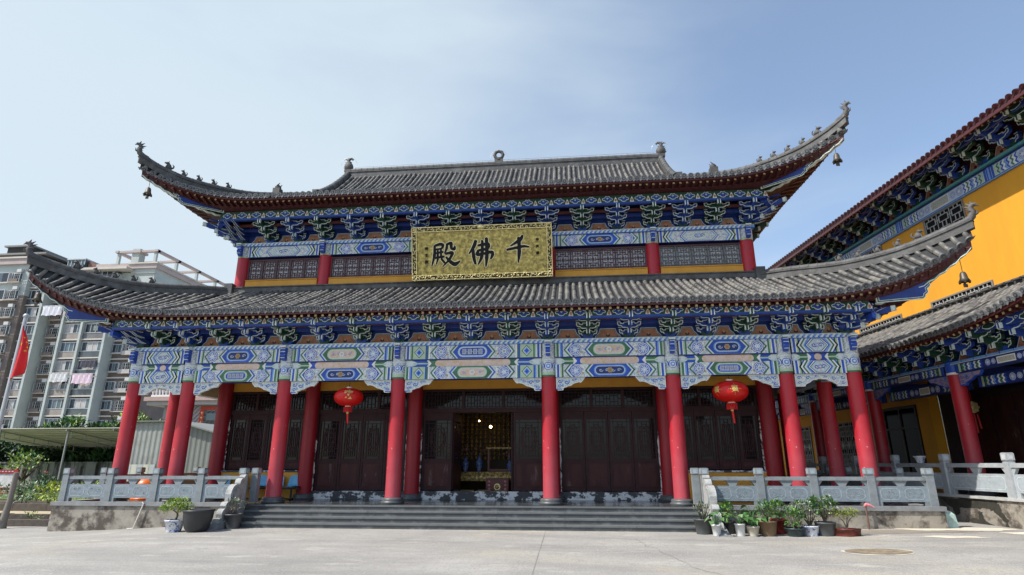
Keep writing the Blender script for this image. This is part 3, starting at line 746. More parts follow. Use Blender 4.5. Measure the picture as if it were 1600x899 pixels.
# upper storey: lattice lights between the columns over an ochre sill
uw = [(CX[i], CX[i + 1]) for i in range(1, 6)]
for i, (xa, xb) in enumerate(uw):
    x0, x1 = xa + .24, xb - .24; w = x1 - x0; lm = LATT_G if i == 4 else LATT_U
    m = MB(); m.box(x0, x1, D_ - .14, D_ + .1, 8.36, 8.66, OCHRE); m.box(x0, x1, D_ - .17, D_ + .1, 8.662, 8.69, OCHRE); m.build('upper_sill', hall)
    m = MB(); n = 5 if i in (0, 4) else 6
    m.box(x0, x1, D_ - .06, D_ + .04, 8.69, 8.75, lm); m.box(x0, x1, D_ - .06, D_ + .04, 9.50, 9.57, LATT_U)
    for k in range(n + 1):
        x = lerp(x0, x1 - .05, k / n); m.box(x, x + .05, D_ - .065, D_ + .04, 8.752, 9.498, lm)
    o = m.build('lattice_window', hall)
    g = MB(); g.box(x0, x1, D_ + .0, D_ + .01, 8.75, 9.5, GLASS_U); g.build('glass', o)
    l = MB()
    for k in range(n): a = lerp(x0, x1 - .05, k / n) + .05; b_ = lerp(x0, x1 - .05, (k + 1) / n); lattice(l, a, b_, 8.75, 9.5, D_ - .02, lm, 'fret', .028)
    l.build('lattice', o)
    m = MB(); m.box(x0, x1, D_ - .2, D_ + .12, 9.62, 10.065, BLUE_D); beam_face(m, x0, x1, 9.63, 10.06, D_ - .2, ['hex', 'blue', 'green2', 'blue', 'hex'][i]); m.build('upper_storey_beam', hall)
m = MB()
for sx in (-1, 1): m.box(sx * xC - .1, sx * xC + .1, D_ + .2, 2 * YC - D_, 8.3, 11.3, OCHRE)
m.box(-xC, xC, 2 * YC - D_ - .1, 2 * YC - D_ + .1, 8.3, 11.3, OCHRE); m.box(-xC + .12, xC - .12, D_ + .1, D_ + .14, 10.0, 11.3, BLUE_D)
m.build('upper_wall', hall)

# ------------------------------------------------------------------ roofs
def slope(mb, bottom, top, t0, t1, pitch, prof, seg=.3, r=.076, tile=TILE, pan=TILE_P, ends=True, endm=None):
    endm = endm or TILE_E
    n = max(2, int(round(abs(t1 - t0) / pitch))); a, q = prof
    def P(t, s):
        b, u = V(bottom(t)), V(top(t))
        return V((lerp(b.x, u.x, s), lerp(b.y, u.y, s), b.z + (u.z - b.z) * (a * s + (1 - a) * s ** q)))
    k = 10; rows = [[P(lerp(t0, t1, i / n), j / k) for j in range(k + 1)] for i in range(n + 1)]
    vs = [p for row in rows for p in row]
    mb.add(vs, [(i * (k + 1) + j, (i + 1) * (k + 1) + j, (i + 1) * (k + 1) + j + 1, i * (k + 1) + j + 1) for i in range(n) for j in range(k)], pan, True)
    for i in range(n):
        t = lerp(t0, t1, (i + .5) / n)
        b, u = V(bottom(t)), V(top(t)); L = (u - b).length
        if L < .12: continue
        side = (V(bottom(t + .01)) - V(bottom(t - .01))); side.z *= .6; side = side.normalized()
        m = max(1, int(L / seg)); jit = R.uniform(-.009, .009)
        for j in range(m):
            p0, p1 = P(t, j / m), P(t, (j + 1) / m); d = (p1 - p0).normalized(); nn = side.cross(d).normalized()
            if nn.z < 0: nn = -nn
            o = nn * (.012 + jit * 2 + R.uniform(-.004, .004)) + side * R.uniform(-.005, .005)
            r0, r1 = r * 1.04 + jit, r * .9 + jit
            va = []
            for pp, rr in ((p0, r0), (p1 + d * .01, r1)):
                for c_ in range(6):
                    an = pi * c_ / 5; va.append(pp + o + side * (-cos(an) * rr) + nn * (sin(an) * rr))
            mb.add(va, [(c_, c_ + 1, 7 + c_, 6 + c_) for c_ in range(5)] + [(0, 6, 7, 1)][:0] + [(5, 4, 3, 2, 1, 0)], tile if tile is not TILE else (TILE, TILE, TILE, TILE, TILE2, TILE3)[R.randrange(6)], True)
        if ends:
            p0 = P(t, 0); d = (P(t, .06) - p0).normalized(); nn = side.cross(d).normalized()
            if nn.z < 0: nn = -nn
            out = -V((d.x, d.y, d.z)); c0 = p0 + nn * .02 + out * .012
            for rr, dd, mt in ((r * 1.28, 0, endm), (r * .72, .012, pan), (r * .5, .02, endm)):
                ring_ = [c0 + out * dd + side * (rr * cos(2 * pi * c_ / 12)) + nn * (rr * sin(2 * pi * c_ / 12)) for c_ in range(12)]
                mb.add(ring_, [tuple(range(12))], mt)
            ring2 = [c0 + side * (r * 1.28 * cos(2 * pi * c_ / 12)) + nn * (r * 1.28 * sin(2 * pi * c_ / 12)) for c_ in range(12)]
            mb.add(ring2 + [v_ - out * .05 for v_ in ring2], [(c_, (c_ + 1) % 12, 12 + (c_ + 1) % 12, 12 + c_) for c_ in range(12)], endm, True)
            # drip tile beside it
            t2 = lerp(t0, t1, (i + 1) / n); p2 = P(t2, 0) + out * .01
            w_ = pitch * .34
            mb.add([p2 - side * w_ + nn * .005, p2 + side * w_ + nn * .005, p2 + side * w_ * .7 - nn * .05, p2 - nn * .105 + out * .02, p2 - side * w_ * .7 - nn * .05], [(0, 1, 2, 3, 4)], endm)
    return P
def eave_under(mb, bottom, top, inner, t0, t1, pitch, zd=.0):
    """fascia, rafters with gold ends, soffit boards from the eave to the purlin"""
    n = int(round(abs(t1 - t0) / pitch))
    def E(t, inn, dz):
        b = V(bottom(t)); i = V(inner(t)); d = V((i.x - b.x, i.y - b.y, 0)); L = max(d.length, .001); d = d / L
        return b + d * min(inn, L * .8) + V((0, 0, dz))
    for i in range(n):
        a, c = lerp(t0, t1, i / n), lerp(t0, t1, (i + 1) / n)
        pa, pc = E(a, .05, -.085), E(c, .05, -.085)
        p2a, p2c = E(a, .10, -.085), E(c, .10, -.085)
        h = V((0, 0, .045))
        mb.hexa([pa - h, pc - h, p2c - h, p2a - h, pa + h, pc + h, p2c + h, p2a + h], MAROON_L)
        # soffit boards
        s0, s1 = E(a, .10, -.12), E(c, .10, -.12); e0, e1 = V(inner(a)), V(inner(c))
        mb.add([s0, s1, e1, e0], [(0, 1, 2, 3)], MAROON)
        d0, d1 = lerp(E(a, .17, -.22), e0 - V((0, 0, .06)), .42), lerp(E(c, .17, -.22), e1 - V((0, 0, .06)), .42)
        mb.add([d0, d1, e1 - V((0, 0, .03)), e0 - V((0, 0, .03))], [(0, 1, 2, 3)], MAROON_L); mb.add([d0, d1, d1 + V((0, 0, .05)), d0 + V((0, 0, .05))], [(0, 1, 2, 3)], MAROON_L)
        f0, f1 = E(a, .10, -.05), E(c, .10, -.05); mb.add([f0, f1, e1 + V((0, 0, .12)), e0 + V((0, 0, .12))], [(3, 2, 1, 0)], MAROON)
    for i in range(n):
        t = lerp(t0, t1, (i + .5) / n); iv = V(inner(t)); pos = E(t, .15, -.172); d = (iv - V((0, 0, .06)) - pos)
        if d.length < .1: continue
        end = pos + d * .46
        mb.bar(pos, end, .085, .08, MAROON); dn = d.normalized(); mb.bar(pos - dn * .008, pos, .07, .065, GOLDEND)
def sweep_ridge(mb, pts, w, h, mat):
    """layered ridge: body, two string courses and a rounded cap"""
    pts = [V(p) for p in pts]
    for (hw, z0, z1) in ((w / 2, -.05, h * .62), (w / 2 + .035, h * .62, h * .72), (w / 2 - .01, h * .72, h * .86)):
        vs = []
        for i, p in enumerate(pts):
            d = pts[min(i + 1, len(pts) - 1)] - pts[max(i - 1, 0)]; s = V((-d.y, d.x, 0)).normalized() * hw
            vs += [p + s + V((0, 0, z0)), p - s + V((0, 0, z0)), p - s + V((0, 0, z1)), p + s + V((0, 0, z1))]
        k = len(pts)
        mb.add(vs, [(4 * i + j, 4 * i + (j + 1) % 4, 4 * i + 4 + (j + 1) % 4, 4 * i + 4 + j) for i in range(k - 1) for j in range(4)] + [(3, 2, 1, 0), (4 * k - 4, 4 * k - 3, 4 * k - 2, 4 * k - 1)], mat)
    mb.path([p + V((0, 0, h * .86)) for p in pts], w / 2 + .01, 10, mat)
    acc = 0      # tile joints
    for a, b in zip(pts, pts[1:]):
        m_ = max(1, int((b - a).length / .3))
        for j in range(m_):
            p = lerp(a, b, j / m_) + V((0, 0, h * .86)); d = (b - a).normalized(); mb.path([p, p + d * .03], w / 2 + .022, 10, mat)

def figure_mesh():
    m = MB()
    m.box(-.09, .09, -.05, .05, -.02, .03, FIG)
    m.lathe([(.0, .03), (.075, .05), (.08, .11), (.06, .18), (.045, .22), (.0, .24)], (-.01, 0, 0), 10, FIG, sx=1.1, sy=.8)
    m.lathe([(0, .0), (.045, .02), (.052, .05), (.04, .085), (0, .10)], (.035, 0, .20), 10, FIG, sx=1.25)
    m.box(.075, .115, -.022, .022, .225, .26, FIG)
    for sy in (-1, 1):
        m.tube((.02, sy * .03, .28), (.0, sy * .045, .335), .014, .004, 6, FIG); m.tube((.05, sy * .04, .15), (.085, sy * .04, .02), .02, .024, 6, FIG)
    m.path([(-.08, 0, .06), (-.13, 0, .12), (-.14, 0, .2), (-.10, 0, .25)], [.028, .028, .022, .008], 6, FIG)
    return m
def tip_mesh():    # beaked dragon-fish finial curling up at the end of a hip ridge (faces +x)
    m = MB()
    m.path([(-.28, 0, -.05), (-.12, 0, .0), (.0, 0, .10), (.04, 0, .24), (.0, 0, .36), (.06, 0, .44), (.16, 0, .45)], [.11, .115, .10, .085, .075, .07, .03], 8, FIG)
    for a, b in (((.0, .36), (-.16, .44)), ((.02, .42), (-.10, .54)), ((.06, .46), (.02, .58))): m.path([(a[0], 0, a[1]), (b[0], 0, b[1])], [.045, .006], 6, FIG)
    m.path([(.06, 0, .42), (.17, 0, .40), (.2, 0, .36)], [.04, .025, .006], 6, FIG)
    for sy in (-1, 1): m.path([(.03, sy * .05, .24), (-.10, sy * .12, .30)], [.04, .006], 6, FIG)
    m.path([(.02, 0, .12), (.14, 0, .16), (.16, 0, .26)], [.045, .03, .006], 6, FIG)
    return m
def ridge_end_mesh():   # jar-bodied ridge beast with curled tail and horns
    m = MB()
    m.box(-.17, .17, -.15, .15, -.12, .02, FIG)
    m.lathe([(.12, 0), (.21, .10), (.24, .22), (.19, .36), (.12, .44), (.14, .48), (.06, .52)], (0, 0, 0), 12, FIG, sy=.8)
    m.path([(0, 0, .45), (.03, 0, .56), (-.02, 0, .66), (-.13, 0, .69), (-.2, 0, .62), (-.16, 0, .56)], [.09, .08, .07, .055, .04, .01], 8, FIG)
    m.path([(.03, 0, .56), (.15, 0, .66), (.26, 0, .64)], [.055, .035, .008], 6, FIG); m.path([(.0, 0, .6), (.1, 0, .74)], [.045, .008], 6, FIG)
    for k in range(4): m.path([(.18 - .02 * k, 0, .14 + .1 * k), (.28 - .02 * k, 0, .2 + .1 * k)], [.04, .006], 6, FIG)
    return m

def make_roof(name, Ye, Yt, Xe, Xt, Ze, lift, p, xs, ys, hip, xi, yi, zi, prof, inner_y, inner_x, inner_z, gable=None, fig_u=(), hipstart=0.0, sideprof=None, pitch=.232):
    """hip (or hip-and-gable) roof; front/back/left/right slopes ruled from eave curve to hip/top line"""
    root_mb = MB()
    sideprof = sideprof or prof
    def g1(x): return max(0, min(1, (abs(x) - xs) / (Xt - xs)))
    def fb(x): g = g1(x); return V((x, Ye + (Yt - Ye) * g ** 2.2, Ze + lift * g ** p))
    def hipu(x): return (abs(x) - xi) / (Xt - xi)
    yh0 = yi if gable is None else gable[1]
    def hz(u): return spline(hip, max(0, min(1, u)))
    def ft(x):
        if abs(x) <= xi: return V((x, yi, zi))
        u = min(1, hipu(x)); return V((x, lerp(yh0, Yt, u), max(hz(u), fb(x).z)))
    def mir(f): return lambda t: (lambda q: V((q.x, 2 * YC - q.y, q.z)))(f(t))
    def fin(x):
        ax = min(abs(x), Xt)
        if ax <= inner_x: return V((x, inner_y, inner_z))
        u = (ax - inner_x) / (Xt - inner_x); e = fb(math.copysign(Xt, x))
        return V((math.copysign(ax, x), lerp(inner_y, e.y, u), lerp(inner_z, e.z - .27, u ** 1.8)))
    top = ft
    slope(root_mb, fb, top, -xi, xi, pitch, prof)
    for s in (-1, 1): slope(root_mb, fb, top, s * xi, s * (Xt - .06), pitch, (prof[0] if gable is None else .62, prof[1]))
    eave_under(root_mb, fb, top, fin, -Xt + .12, Xt - .12, pitch)
    # ends
    def gs(y): return max(0, min(1, (ys - y) / (ys - Yt)))
    for s in (-1, 1):
        def sb(y, s=s):
            yy = y if y <= YC else 2 * YC - y
            g = gs(yy); return V((s * (Xe + (Xt - Xe) * g ** 2.2), y, Ze + lift * g ** p))
        def st(y, s=s):
            yy = y if y <= YC else 2 * YC - y
            if yy >= yh0: return V((s * xi, y, hip[0][1]))
            u = (yh0 - yy) / (yh0 - Yt); return V((s * lerp(xi, Xt, u), y, max(hz(u), sb(y).z)))
        def sin_(y, s=s):
            yy = y if y <= YC else 2 * YC - y; lo = inner_y
            if yy >= lo: return V((s * inner_x, y, inner_z))
            u = (lo - yy) / (lo - Yt); e = sb(Yt)
            r_ = V((s * lerp(inner_x, Xt, u), y, lerp(inner_z, e.z - .27, u ** 1.8))); return r_
        slope(root_mb, sb, st, Yt + .06, yh0, pitch, (.62, prof[1]), seg=.4); slope(root_mb, sb, st, yh0, 2 * YC - yh0, pitch * 1.0, (.62, prof[1]), seg=.6)
        slope(root_mb, sb, st, 2 * YC - yh0, 2 * YC - Yt - .06, pitch * 1.5, (.62, prof[1]), seg=.8)
        eave_under(root_mb, sb, st, sin_, Yt + .12, 2 * YC - Yt - .12, pitch * 1.25)
    slope(root_mb, mir(fb), mir(top), -Xt + .06, Xt - .06, pitch * 2, prof, seg=1.2, ends=False)
    eave_under(root_mb, mir(fb), mir(top), mir(fin), -Xt + .12, Xt - .12, pitch * 3)
    o = root_mb.build(name, hall)
    # hip ridges, beasts and finials
    for s in (-1, 1):
        pts = [V((s * lerp(xi, Xt + .02, u), lerp(yh0, Yt - .02, u), hz(u) + .03)) for u in [hipstart + (1 - hipstart) * i / 22 for i in range(23)]]
        m = MB(); sweep_ridge(m, pts, .2, .27, RIDGE)
        m.box(pts[0].x - .14, pts[0].x + .14, pts[0].y - .14, pts[0].y + .14, pts[0].z - .05, pts[0].z + .42, RIDGE)
        m.build('hip_ridge', o)
        mp = [V((q.x, 2 * YC - q.y, q.z)) for q in pts]; m = MB(); sweep_ridge(m, mp, .2, .27, RIDGE); m.build('hip_ridge', o)
        ang = math.atan2(pts[-1].y - pts[-3].y, pts[-1].x - pts[-3].x)
        tm = TIP.copy(); COL.objects.link(tm); tm.parent = o; tm.location = pts[-1] + V((0, 0, .20)); tm.rotation_euler = (0, 0, ang); 
        for j, u in enumerate(fig_u):
            f = FIGO.copy(); COL.objects.link(f); f.parent = o
            f.location = V((s * lerp(xi, Xt, u), lerp(yh0, Yt, u), hz(u) + .03 + .30)); f.rotation_euler = (0, 0, ang)
            f.scale = (1.25, 1.25, 1.0) if j == 0 else (.85, .85, .85)
    # corner beams with scalloped pale edges, and the blue wing boards
    for s in (-1, 1):
        m = MB(); tipp = fb(s * Xt); a = V((s * inner_x, inner_y, inner_z - .05)); d = V((tipp.x - a.x, tipp.y - a.y, 0)); L = d.length; d /= L; sd = V((-d.y, d.x, 0))
        n = 18; up = []; lo = []
        for i in range(n + 1):
            u = i / n * .94; z = lerp(inner_z, tipp.z - .19, u ** 1.8)
            up.append((u * L, z - .03)); lo.append((u * L, z - .115 - .04 * abs(sin(i * pi * .5)) + .07 * u))
        for dd, mt in ((.05, BGR), (.07, BPA)):
            tl = lo if mt is BGR else [(p, q - .005) for p, q in lo]
            uu = up if mt is BGR else [(p, q + .018) for p, q in lo]
            vs = [a + d * p + sd * (dd * w_) + V((0, 0, q - a.z)) for w_ in (-1, 1) for p, q in tl + uu[::-1]]
            k = len(vs) // 2
            for w_ in range(2): m.poly(vs[:k] if w_ == 0 else vs[k:][::-1], mt)
            m.add(vs, [(i, (i + 1) % k, k + (i + 1) % k, k + i) for i in range(k)], mt)
        m.build('corner_beam', o)
        m = MB(); xw0, xw1 = inner_x - (.05 if gable is None else .25), lerp(inner_x, Xt, .56); zb_ = Ze - (.19 if gable is None else .33); zt_ = lambda x: fb(x).z - .24; n = 8
        up_ = [(s * lerp(xw0, xw1, i / n), max(zt_(lerp(xw0, xw1, i / n)), zb_ + .03)) for i in range(n + 1)]
        ht = zt_(xw1) - zb_; end_ = []
        for i in range(1, 13): u = i / 13; end_.append((s * (xw1 + .05 - .30 * u + .03 * cos(u * 8 * pi)), zt_(xw1) - ht * u))
        pr = up_ + end_ + [(s * (xw1 - .30), zb_), (s * xw0, zb_)]
        if s > 0: pr = pr[::-1]
        yw_ = lambda x: lerp(inner_y - .20, fb(s * xw1).y + .30, max(0, min(1, (abs(x) - xw0) / (xw1 - xw0))))
        f = lambda p, q, dd: (p, yw_(p) + dd, q)
        m.poly([f(p, q, 0) for p, q in pr], BPA); m.poly([f(p, q, -.006) for p, q in inset(pr, .022)], BGR); m.poly([f(p, q, -.012) for p, q in inset(pr, .05)], BPA); m.poly([f(p, q, -.018) for p, q in inset(pr, .065)], pm('purlin_blue', (.012, .045, .25), .2, 8, .5))
        m.poly([f(p, q, .04) for p, q in reversed(pr)], BLUE_D); k = len(pr)
        m.add([f(p, q, 0) for p, q in pr] + [f(p, q, .04) for p, q in pr], [(i, k + i, k + (i + 1) % k, (i + 1) % k) for i in range(k)], BPA)
        m.build('wing_board', o)
    return o, fb, hz
TIP = tip_mesh().build('ridge_finial'); FIGO = figure_mesh().build('roof_beast')

lowroof, lfb, lhz = make_roof('lower_roof', -1.55, -2.17, 13.24, 14.6, 6.47, 1.48, 3.45, 8.2, 3.6,
    [(0, 8.02), (.17, 7.92), (.43, 7.72), (.63, 7.72), (.77, 7.82), (.94, 8.06), (1, 8.16)], 9.95, 1.92, 8.12, (.8, 1.7), -1.02, xD + .5, 6.42, fig_u=(.79, .70, .61, .52, .43))
uproof, ufb, uhz = make_roof('upper_roof', .30, -1.08, 11.55, 12.32, 11.44, .74, 3.0, 8.0, 3.6,
    [(0, 13.02), (.17, 12.62), (.43, 12.1), (.73, 11.94), (.9, 12.12), (1, 12.38)], 7.9, 7.1, 15.7, (.45, 2.2), 1.10, xC + .6, 11.2, gable=(7.9, 4.0), fig_u=(.86, .78, .70, .62, .54))
TIP.parent = lowroof; TIP.location = (14.6, 2 * YC + 2.17, 8.36); FIGO.parent = lowroof; FIGO.location = (13, 2 * YC + .6, 8.1); FIGO.rotation_euler = (0, 0, .7); TIP.rotation_euler = (0, 0, .7)
# ridge band where the lower roof meets the upper storey
m = MB()
m.box(-10.0, 10.0, 1.86, 2.02, 8.0, 8.33, RIDGE); m.box(-10.0, 10.0, 1.82, 2.0, 8.332, 8.37, RIDGE); m.box(-10, 10, 1.83, 1.9, 8.14, 8.17, RIDGE)
for s in (-1, 1):
    m.box(s * 9.98 - .16, s * 9.98 + .16, 1.74, 2.06, 7.95, 8.5, RIDGE); m.box(s * 10.0 - .08, s * 10.0 + .08, 2.06, 2 * YC - 2, 8.0, 8.35, RIDGE)
m.build('apron_ridge', lowroof)
# main ridge, gables, hanging ridges, ornaments
m = MB(); sweep_ridge(m, [(-7.75, YC, 15.64), (0, YC, 15.64), (7.75, YC, 15.64)], .26, .46, RIDGE); m.build('main_ridge', uproof)
for s in (-1, 1):
    m = MB()
    def fz(y): q = (y - .3) / 6.8; return 11.44 + 4.26 * (.45 * q + .55 * q ** 2.2)
    sweep_ridge(m, [(s * 7.78, y, fz(y) + .04) for y in [3.9 + 3.1 * i / 12 for i in range(13)]], .24, .27, RIDGE)
    sweep_ridge(m, [(s * 7.78, 2 * YC - y, fz(y) + .04) for y in [3.9 + 3.1 * i / 12 for i in range(13)]], .24, .27, RIDGE)
    m.build('gable_ridge', uproof)
    m = MB(); pts = [(y, fz(y) - .04) for y in [3.9 + 3.2 * i / 8 for i in range(9)]]
    pts = pts + [(2 * YC - y, z) for y, z in reversed(pts[:-1])]
    vs = [(s * 7.6, y, z) for y, z in pts] + [(s * 7.6, 2 * YC - 3.9, 12.6), (s * 7.6, 3.9, 12.6)]
    m.poly(vs, MAROON); m.build('gable_board', uproof)
re_ = ridge_end_mesh().build('ridge_beast', uproof); re_.location = (-7.82, YC, 16.08); re_.rotation_euler = (0, 0, pi)
c = copy(re_, uproof, (7.82, YC, 16.08), 0)
pb = MB()      # block capping the foot of each hanging ridge
pb.box(-.15, .15, -.15, .15, 0, .34, FIG); pb.lathe([(.10, .34), (.14, .42), (.06, .52)], (0, 0, 0), 8, FIG)
for yy in (-.1, .1): pb.path([(0, yy, .45), (.12, yy, .58)], [.04, .01], 6, FIG)
po = pb.build('ridge_block', uproof, (-9.0, 2.72, 12.62)); copy(po, uproof, (9.0, 2.72, 12.62), pi)
m = MB()       # wheel ornament at mid ridge
m.box(-.2, .2, -.12, .12, -.45, .22, FIG); m.lathe([(.16, .2), (.1, .26), (.12, .3)], (0, 0, 0), 10, FIG)
for k in range(20):
    a, b_ = 2 * pi * k / 20, 2 * pi * (k + 1) / 20
    m.tube((.2 * cos(a), 0, .48 + .2 * sin(a)), (.2 * cos(b_), 0, .48 + .2 * sin(b_)), .08, .08, 6, FIG)
for k in range(8): a = 2 * pi * k / 8; m.tube((.23 * cos(a), 0, .48 + .23 * sin(a)), (.31 * cos(a), 0, .48 + .31 * sin(a)), .035, .01, 6, FIG)
m.build('ridge_wheel', uproof, (-.1, YC, 16.06))
WIRE = pm('galvanised_wire', (.55, .56, .58), .1, 5, .4, metal=.6)
m = MB()
for k in range(24): x = lerp(-7.4, 7.4, k / 23); m.tube((x, YC, 16.08), (x, YC, 16.27), .009, .009, 5, WIRE)
m.tube((-7.5, YC, 16.27), (7.5, YC, 16.27), .011, .011, 5, WIRE)
for s in (-7.82, 7.82, -.1):
    n = 12; r_ = .42
    for k in range(n): a, b_ = pi * k / n, pi * (k + 1) / n; m.tube((s + r_ * cos(a), YC, 16.4 + .42 * sin(a)), (s + r_ * cos(b_), YC, 16.4 + .42 * sin(b_)), .009, .009, 5, WIRE)
m.build('lightning_wire', uproof)

# ------------------------------------------------------------------ wind bells
BRONZE = pm('weathered_bronze', (.10, .085, .065), .3, 10, .5, .2, metal=.5)
def bell(loc, label, drop, s=1):
    t = thing('wind_bell', label, 'bell', loc, 0, 'wind bells under the roof corners')
    m = MB(); m.tube((0, 0, 0), (0, 0, -drop), .009, .009, 5, BRONZE); m.build('hanger', t)
    m = MB(); m.lathe([(.02, 0), (.06, -.02), (.085, -.08), (.10, -.2), (.15, -.30), (.14, -.30), (.085, -.18)], (0, 0, -drop), 12, BRONZE); 
    for k in range(6): a = k * pi / 3; m.box(.13 * cos(a) - .02, .13 * cos(a) + .02, .13 * sin(a) - .02, .13 * sin(a) + .02, -drop - .335, -drop - .29, BRONZE)
    m.build('bell_body', t)
    m = MB(); m.tube((0, 0, -drop - .1), (0, 0, -drop - .36), .008, .008, 5, BRONZE); m.box(-.06, .06, -.004, .004, -drop - .46, -drop - .36, BRONZE); m.build('clapper', t)
    t.scale = (s, s, s)
bell((-11.95, -.82, 11.78), 'small bronze wind bell under the left corner of the upper roof', .34)
bell((11.95, -.82, 11.78), 'small bronze wind bell under the right corner of the upper roof', .34)
bell((14.22, -1.9, 7.45), 'small bronze wind bell at the lower roof corner before the yellow wall', .5)
bell((-14.22, -1.9, 7.45), 'small bronze wind bell at the lower roof corner before the apartment block', .25)

# ------------------------------------------------------------------ name board
pq = thing('name_plaque', 'large gilt plaque with three black characters hung over the centre bay', 'plaque', (0, 1.56, 8.30))
pq.rotation_euler = (rad(13), 0, 0)
m = MB(); m.box(-2.46, 2.46, .0, .07, .16, 1.86, GOLD); m.build('panel', pq)
m = MB()
W2, H0, H1, f = 2.62, 0, 2.0, .20
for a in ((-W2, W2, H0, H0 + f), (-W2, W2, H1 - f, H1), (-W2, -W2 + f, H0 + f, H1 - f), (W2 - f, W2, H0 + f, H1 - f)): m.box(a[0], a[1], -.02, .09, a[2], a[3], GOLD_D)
for (xa, xb, za, zb, hor) in ((-W2, W2, H0, H0 + f, 1), (-W2, W2, H1 - f, H1, 1), (-W2, -W2 + f, H0, H1, 0), (W2 - f, W2, H0, H1, 0)):
    for t_ in (0, 1):
        if hor: z = zb - .018 if t_ else za + .018; m.bar((xa, -.035, z), (xb, -.035, z), .03, .03, GOLD_F)
        else: x = xb - .018 if t_ else xa + .018; m.bar((x, -.035, za), (x, -.035, zb), .03, .03, GOLD_F)
    L = (xb - xa) if hor else (zb - za); n = int(L / .17)
    for k in range(n):      # carved cloud-and-dragon scrolls
        c_ = (k + .5) * L / n; s = 1 if k % 2 else -1; ph = R.uniform(0, 6)
        for q in range(2):
            pts = []
            for j in range(8):
                a = ph + s * j * .62; rr = .075 * (1 - j / 11) * (1 if q == 0 else .6)
                u, w = c_ + (q - .5) * .085 + rr * cos(a), f / 2 + (q - .5) * s * .06 + rr * sin(a)
                pts.append((xa + u, -.03 - .012 * (j % 3), za + w) if hor else (xa + w, -.03 - .012 * (j % 3), za + u))
            m.path(pts, [.012 + .006 * ((j + k) % 3) for j in range(8)], 5, GOLD_F)
m.lathe([(0, -.05), (.12, -.02), (.14, .05), (.1, .12), (0, .15)], (0, -.05, H1 - .12), 10, GOLD_F, sy=.5)
m.build('carved_frame', pq)
# brush characters: stroke = list of (x, y, half-width) in a unit square
def brush(strokes, cx, cz, sz, parent, name):
    for grow, dep, mt, nm in ((.028, -.006, pm('pale_gilt', (.86, .76, .42), .15, 14, .4), 'gilt_outline'), (0, -.022, INK, name)):
        m = MB()
        for k, st in enumerate(strokes):
            p = [(V((a, b)), w) for a, b, w in st]; dense = []
            n = (len(p) - 1) * 6
            for i in range(n + 1):
                u = i / 6; j = min(int(u), len(p) - 2); v = u - j
                p0 = p[max(j - 1, 0)][0]; p1 = p[j][0]; p2 = p[j + 1][0]; p3 = p[min(j + 2, len(p) - 1)][0]
                q = .5 * ((2 * p1) + (p2 - p0) * v + (2 * p0 - 5 * p1 + 4 * p2 - p3) * v * v + (3 * p1 - p0 - 3 * p2 + p3) * v ** 3)
                dense.append((q, lerp(p[j][1], p[j + 1][1], v) * 1.5 + grow))
            Lp, Rp = [], []
            for i, (q, w) in enumerate(dense):
                d = (dense[min(i + 1, n)][0] - dense[max(i - 1, 0)][0]).normalized(); nr = V((-d.y, d.x))
                Lp.append(q + nr * w); Rp.append(q - nr * w)
            d0 = (dense[1][0] - dense[0][0]).normalized(); d1 = (dense[-1][0] - dense[-2][0]).normalized()
            Lp = [dense[0][0] - d0 * dense[0][1] * .7] + Lp + [dense[-1][0] + d1 * dense[-1][1] * .7]; Rp = [Lp[0]] + Rp + [Lp[-1]]
            yy = dep - .0006 * k
            f3 = lambda q, y: (cx + q.x * sz, y, cz + q.y * sz)
            K = len(Lp)
            m.add([f3(q, yy) for q in Lp] + [f3(q, yy) for q in Rp], [(i, K + i, K + i + 1, i + 1) for i in range(K - 1)], mt)
            m.add([f3(q, yy) for q in Lp] + [f3(q, 0) for q in Lp], [(i, i + 1, K + i + 1, K + i) for i in range(K - 1)], mt)
            m.add([f3(q, yy) for q in Rp] + [f3(q, 0) for q in Rp], [(K + i, K + i + 1, i + 1, i) for i in range(K - 1)], mt)
        m.build(nm, parent)
qian = [[(.14, .36, .02), (.0, .24, .035), (-.2, .12, .012)], [(-.42, -.02, .03), (-.1, .04, .035), (.2, .09, .035), (.42, .06, .02)], [(.04, .42, .045), (.05, .1, .045), (.04, -.2, .045), (.0, -.52, .012)]]
qian[0] = [(.18, .50, .03), (.08, .34, .05), (-.28, .12, .015)]
fo = [[(-.24, .44, .04), (-.32, .22, .045), (-.50, -.04, .015)], [(-.34, .16, .03), (-.33, -.12, .045), (-.27, -.42, .03)],
      [(-.16, .26, .03), (.12, .30, .04), (.22, .30, .04), (.24, .20, .035), (.20, .12, .025)], [(-.14, .08, .03), (.2, .12, .035)], [(-.14, .08, .035), (-.19, -.08, .04), (.10, -.04, .03), (.34, .0, .04), (.38, -.10, .04), (.30, -.26, .02)],
      [(.0, .44, .03), (.0, .1, .04), (-.04, -.2, .04), (-.16, -.44, .015)], [(.16, .52, .04), (.17, .1, .045), (.16, -.2, .045), (.12, -.54, .015)]]
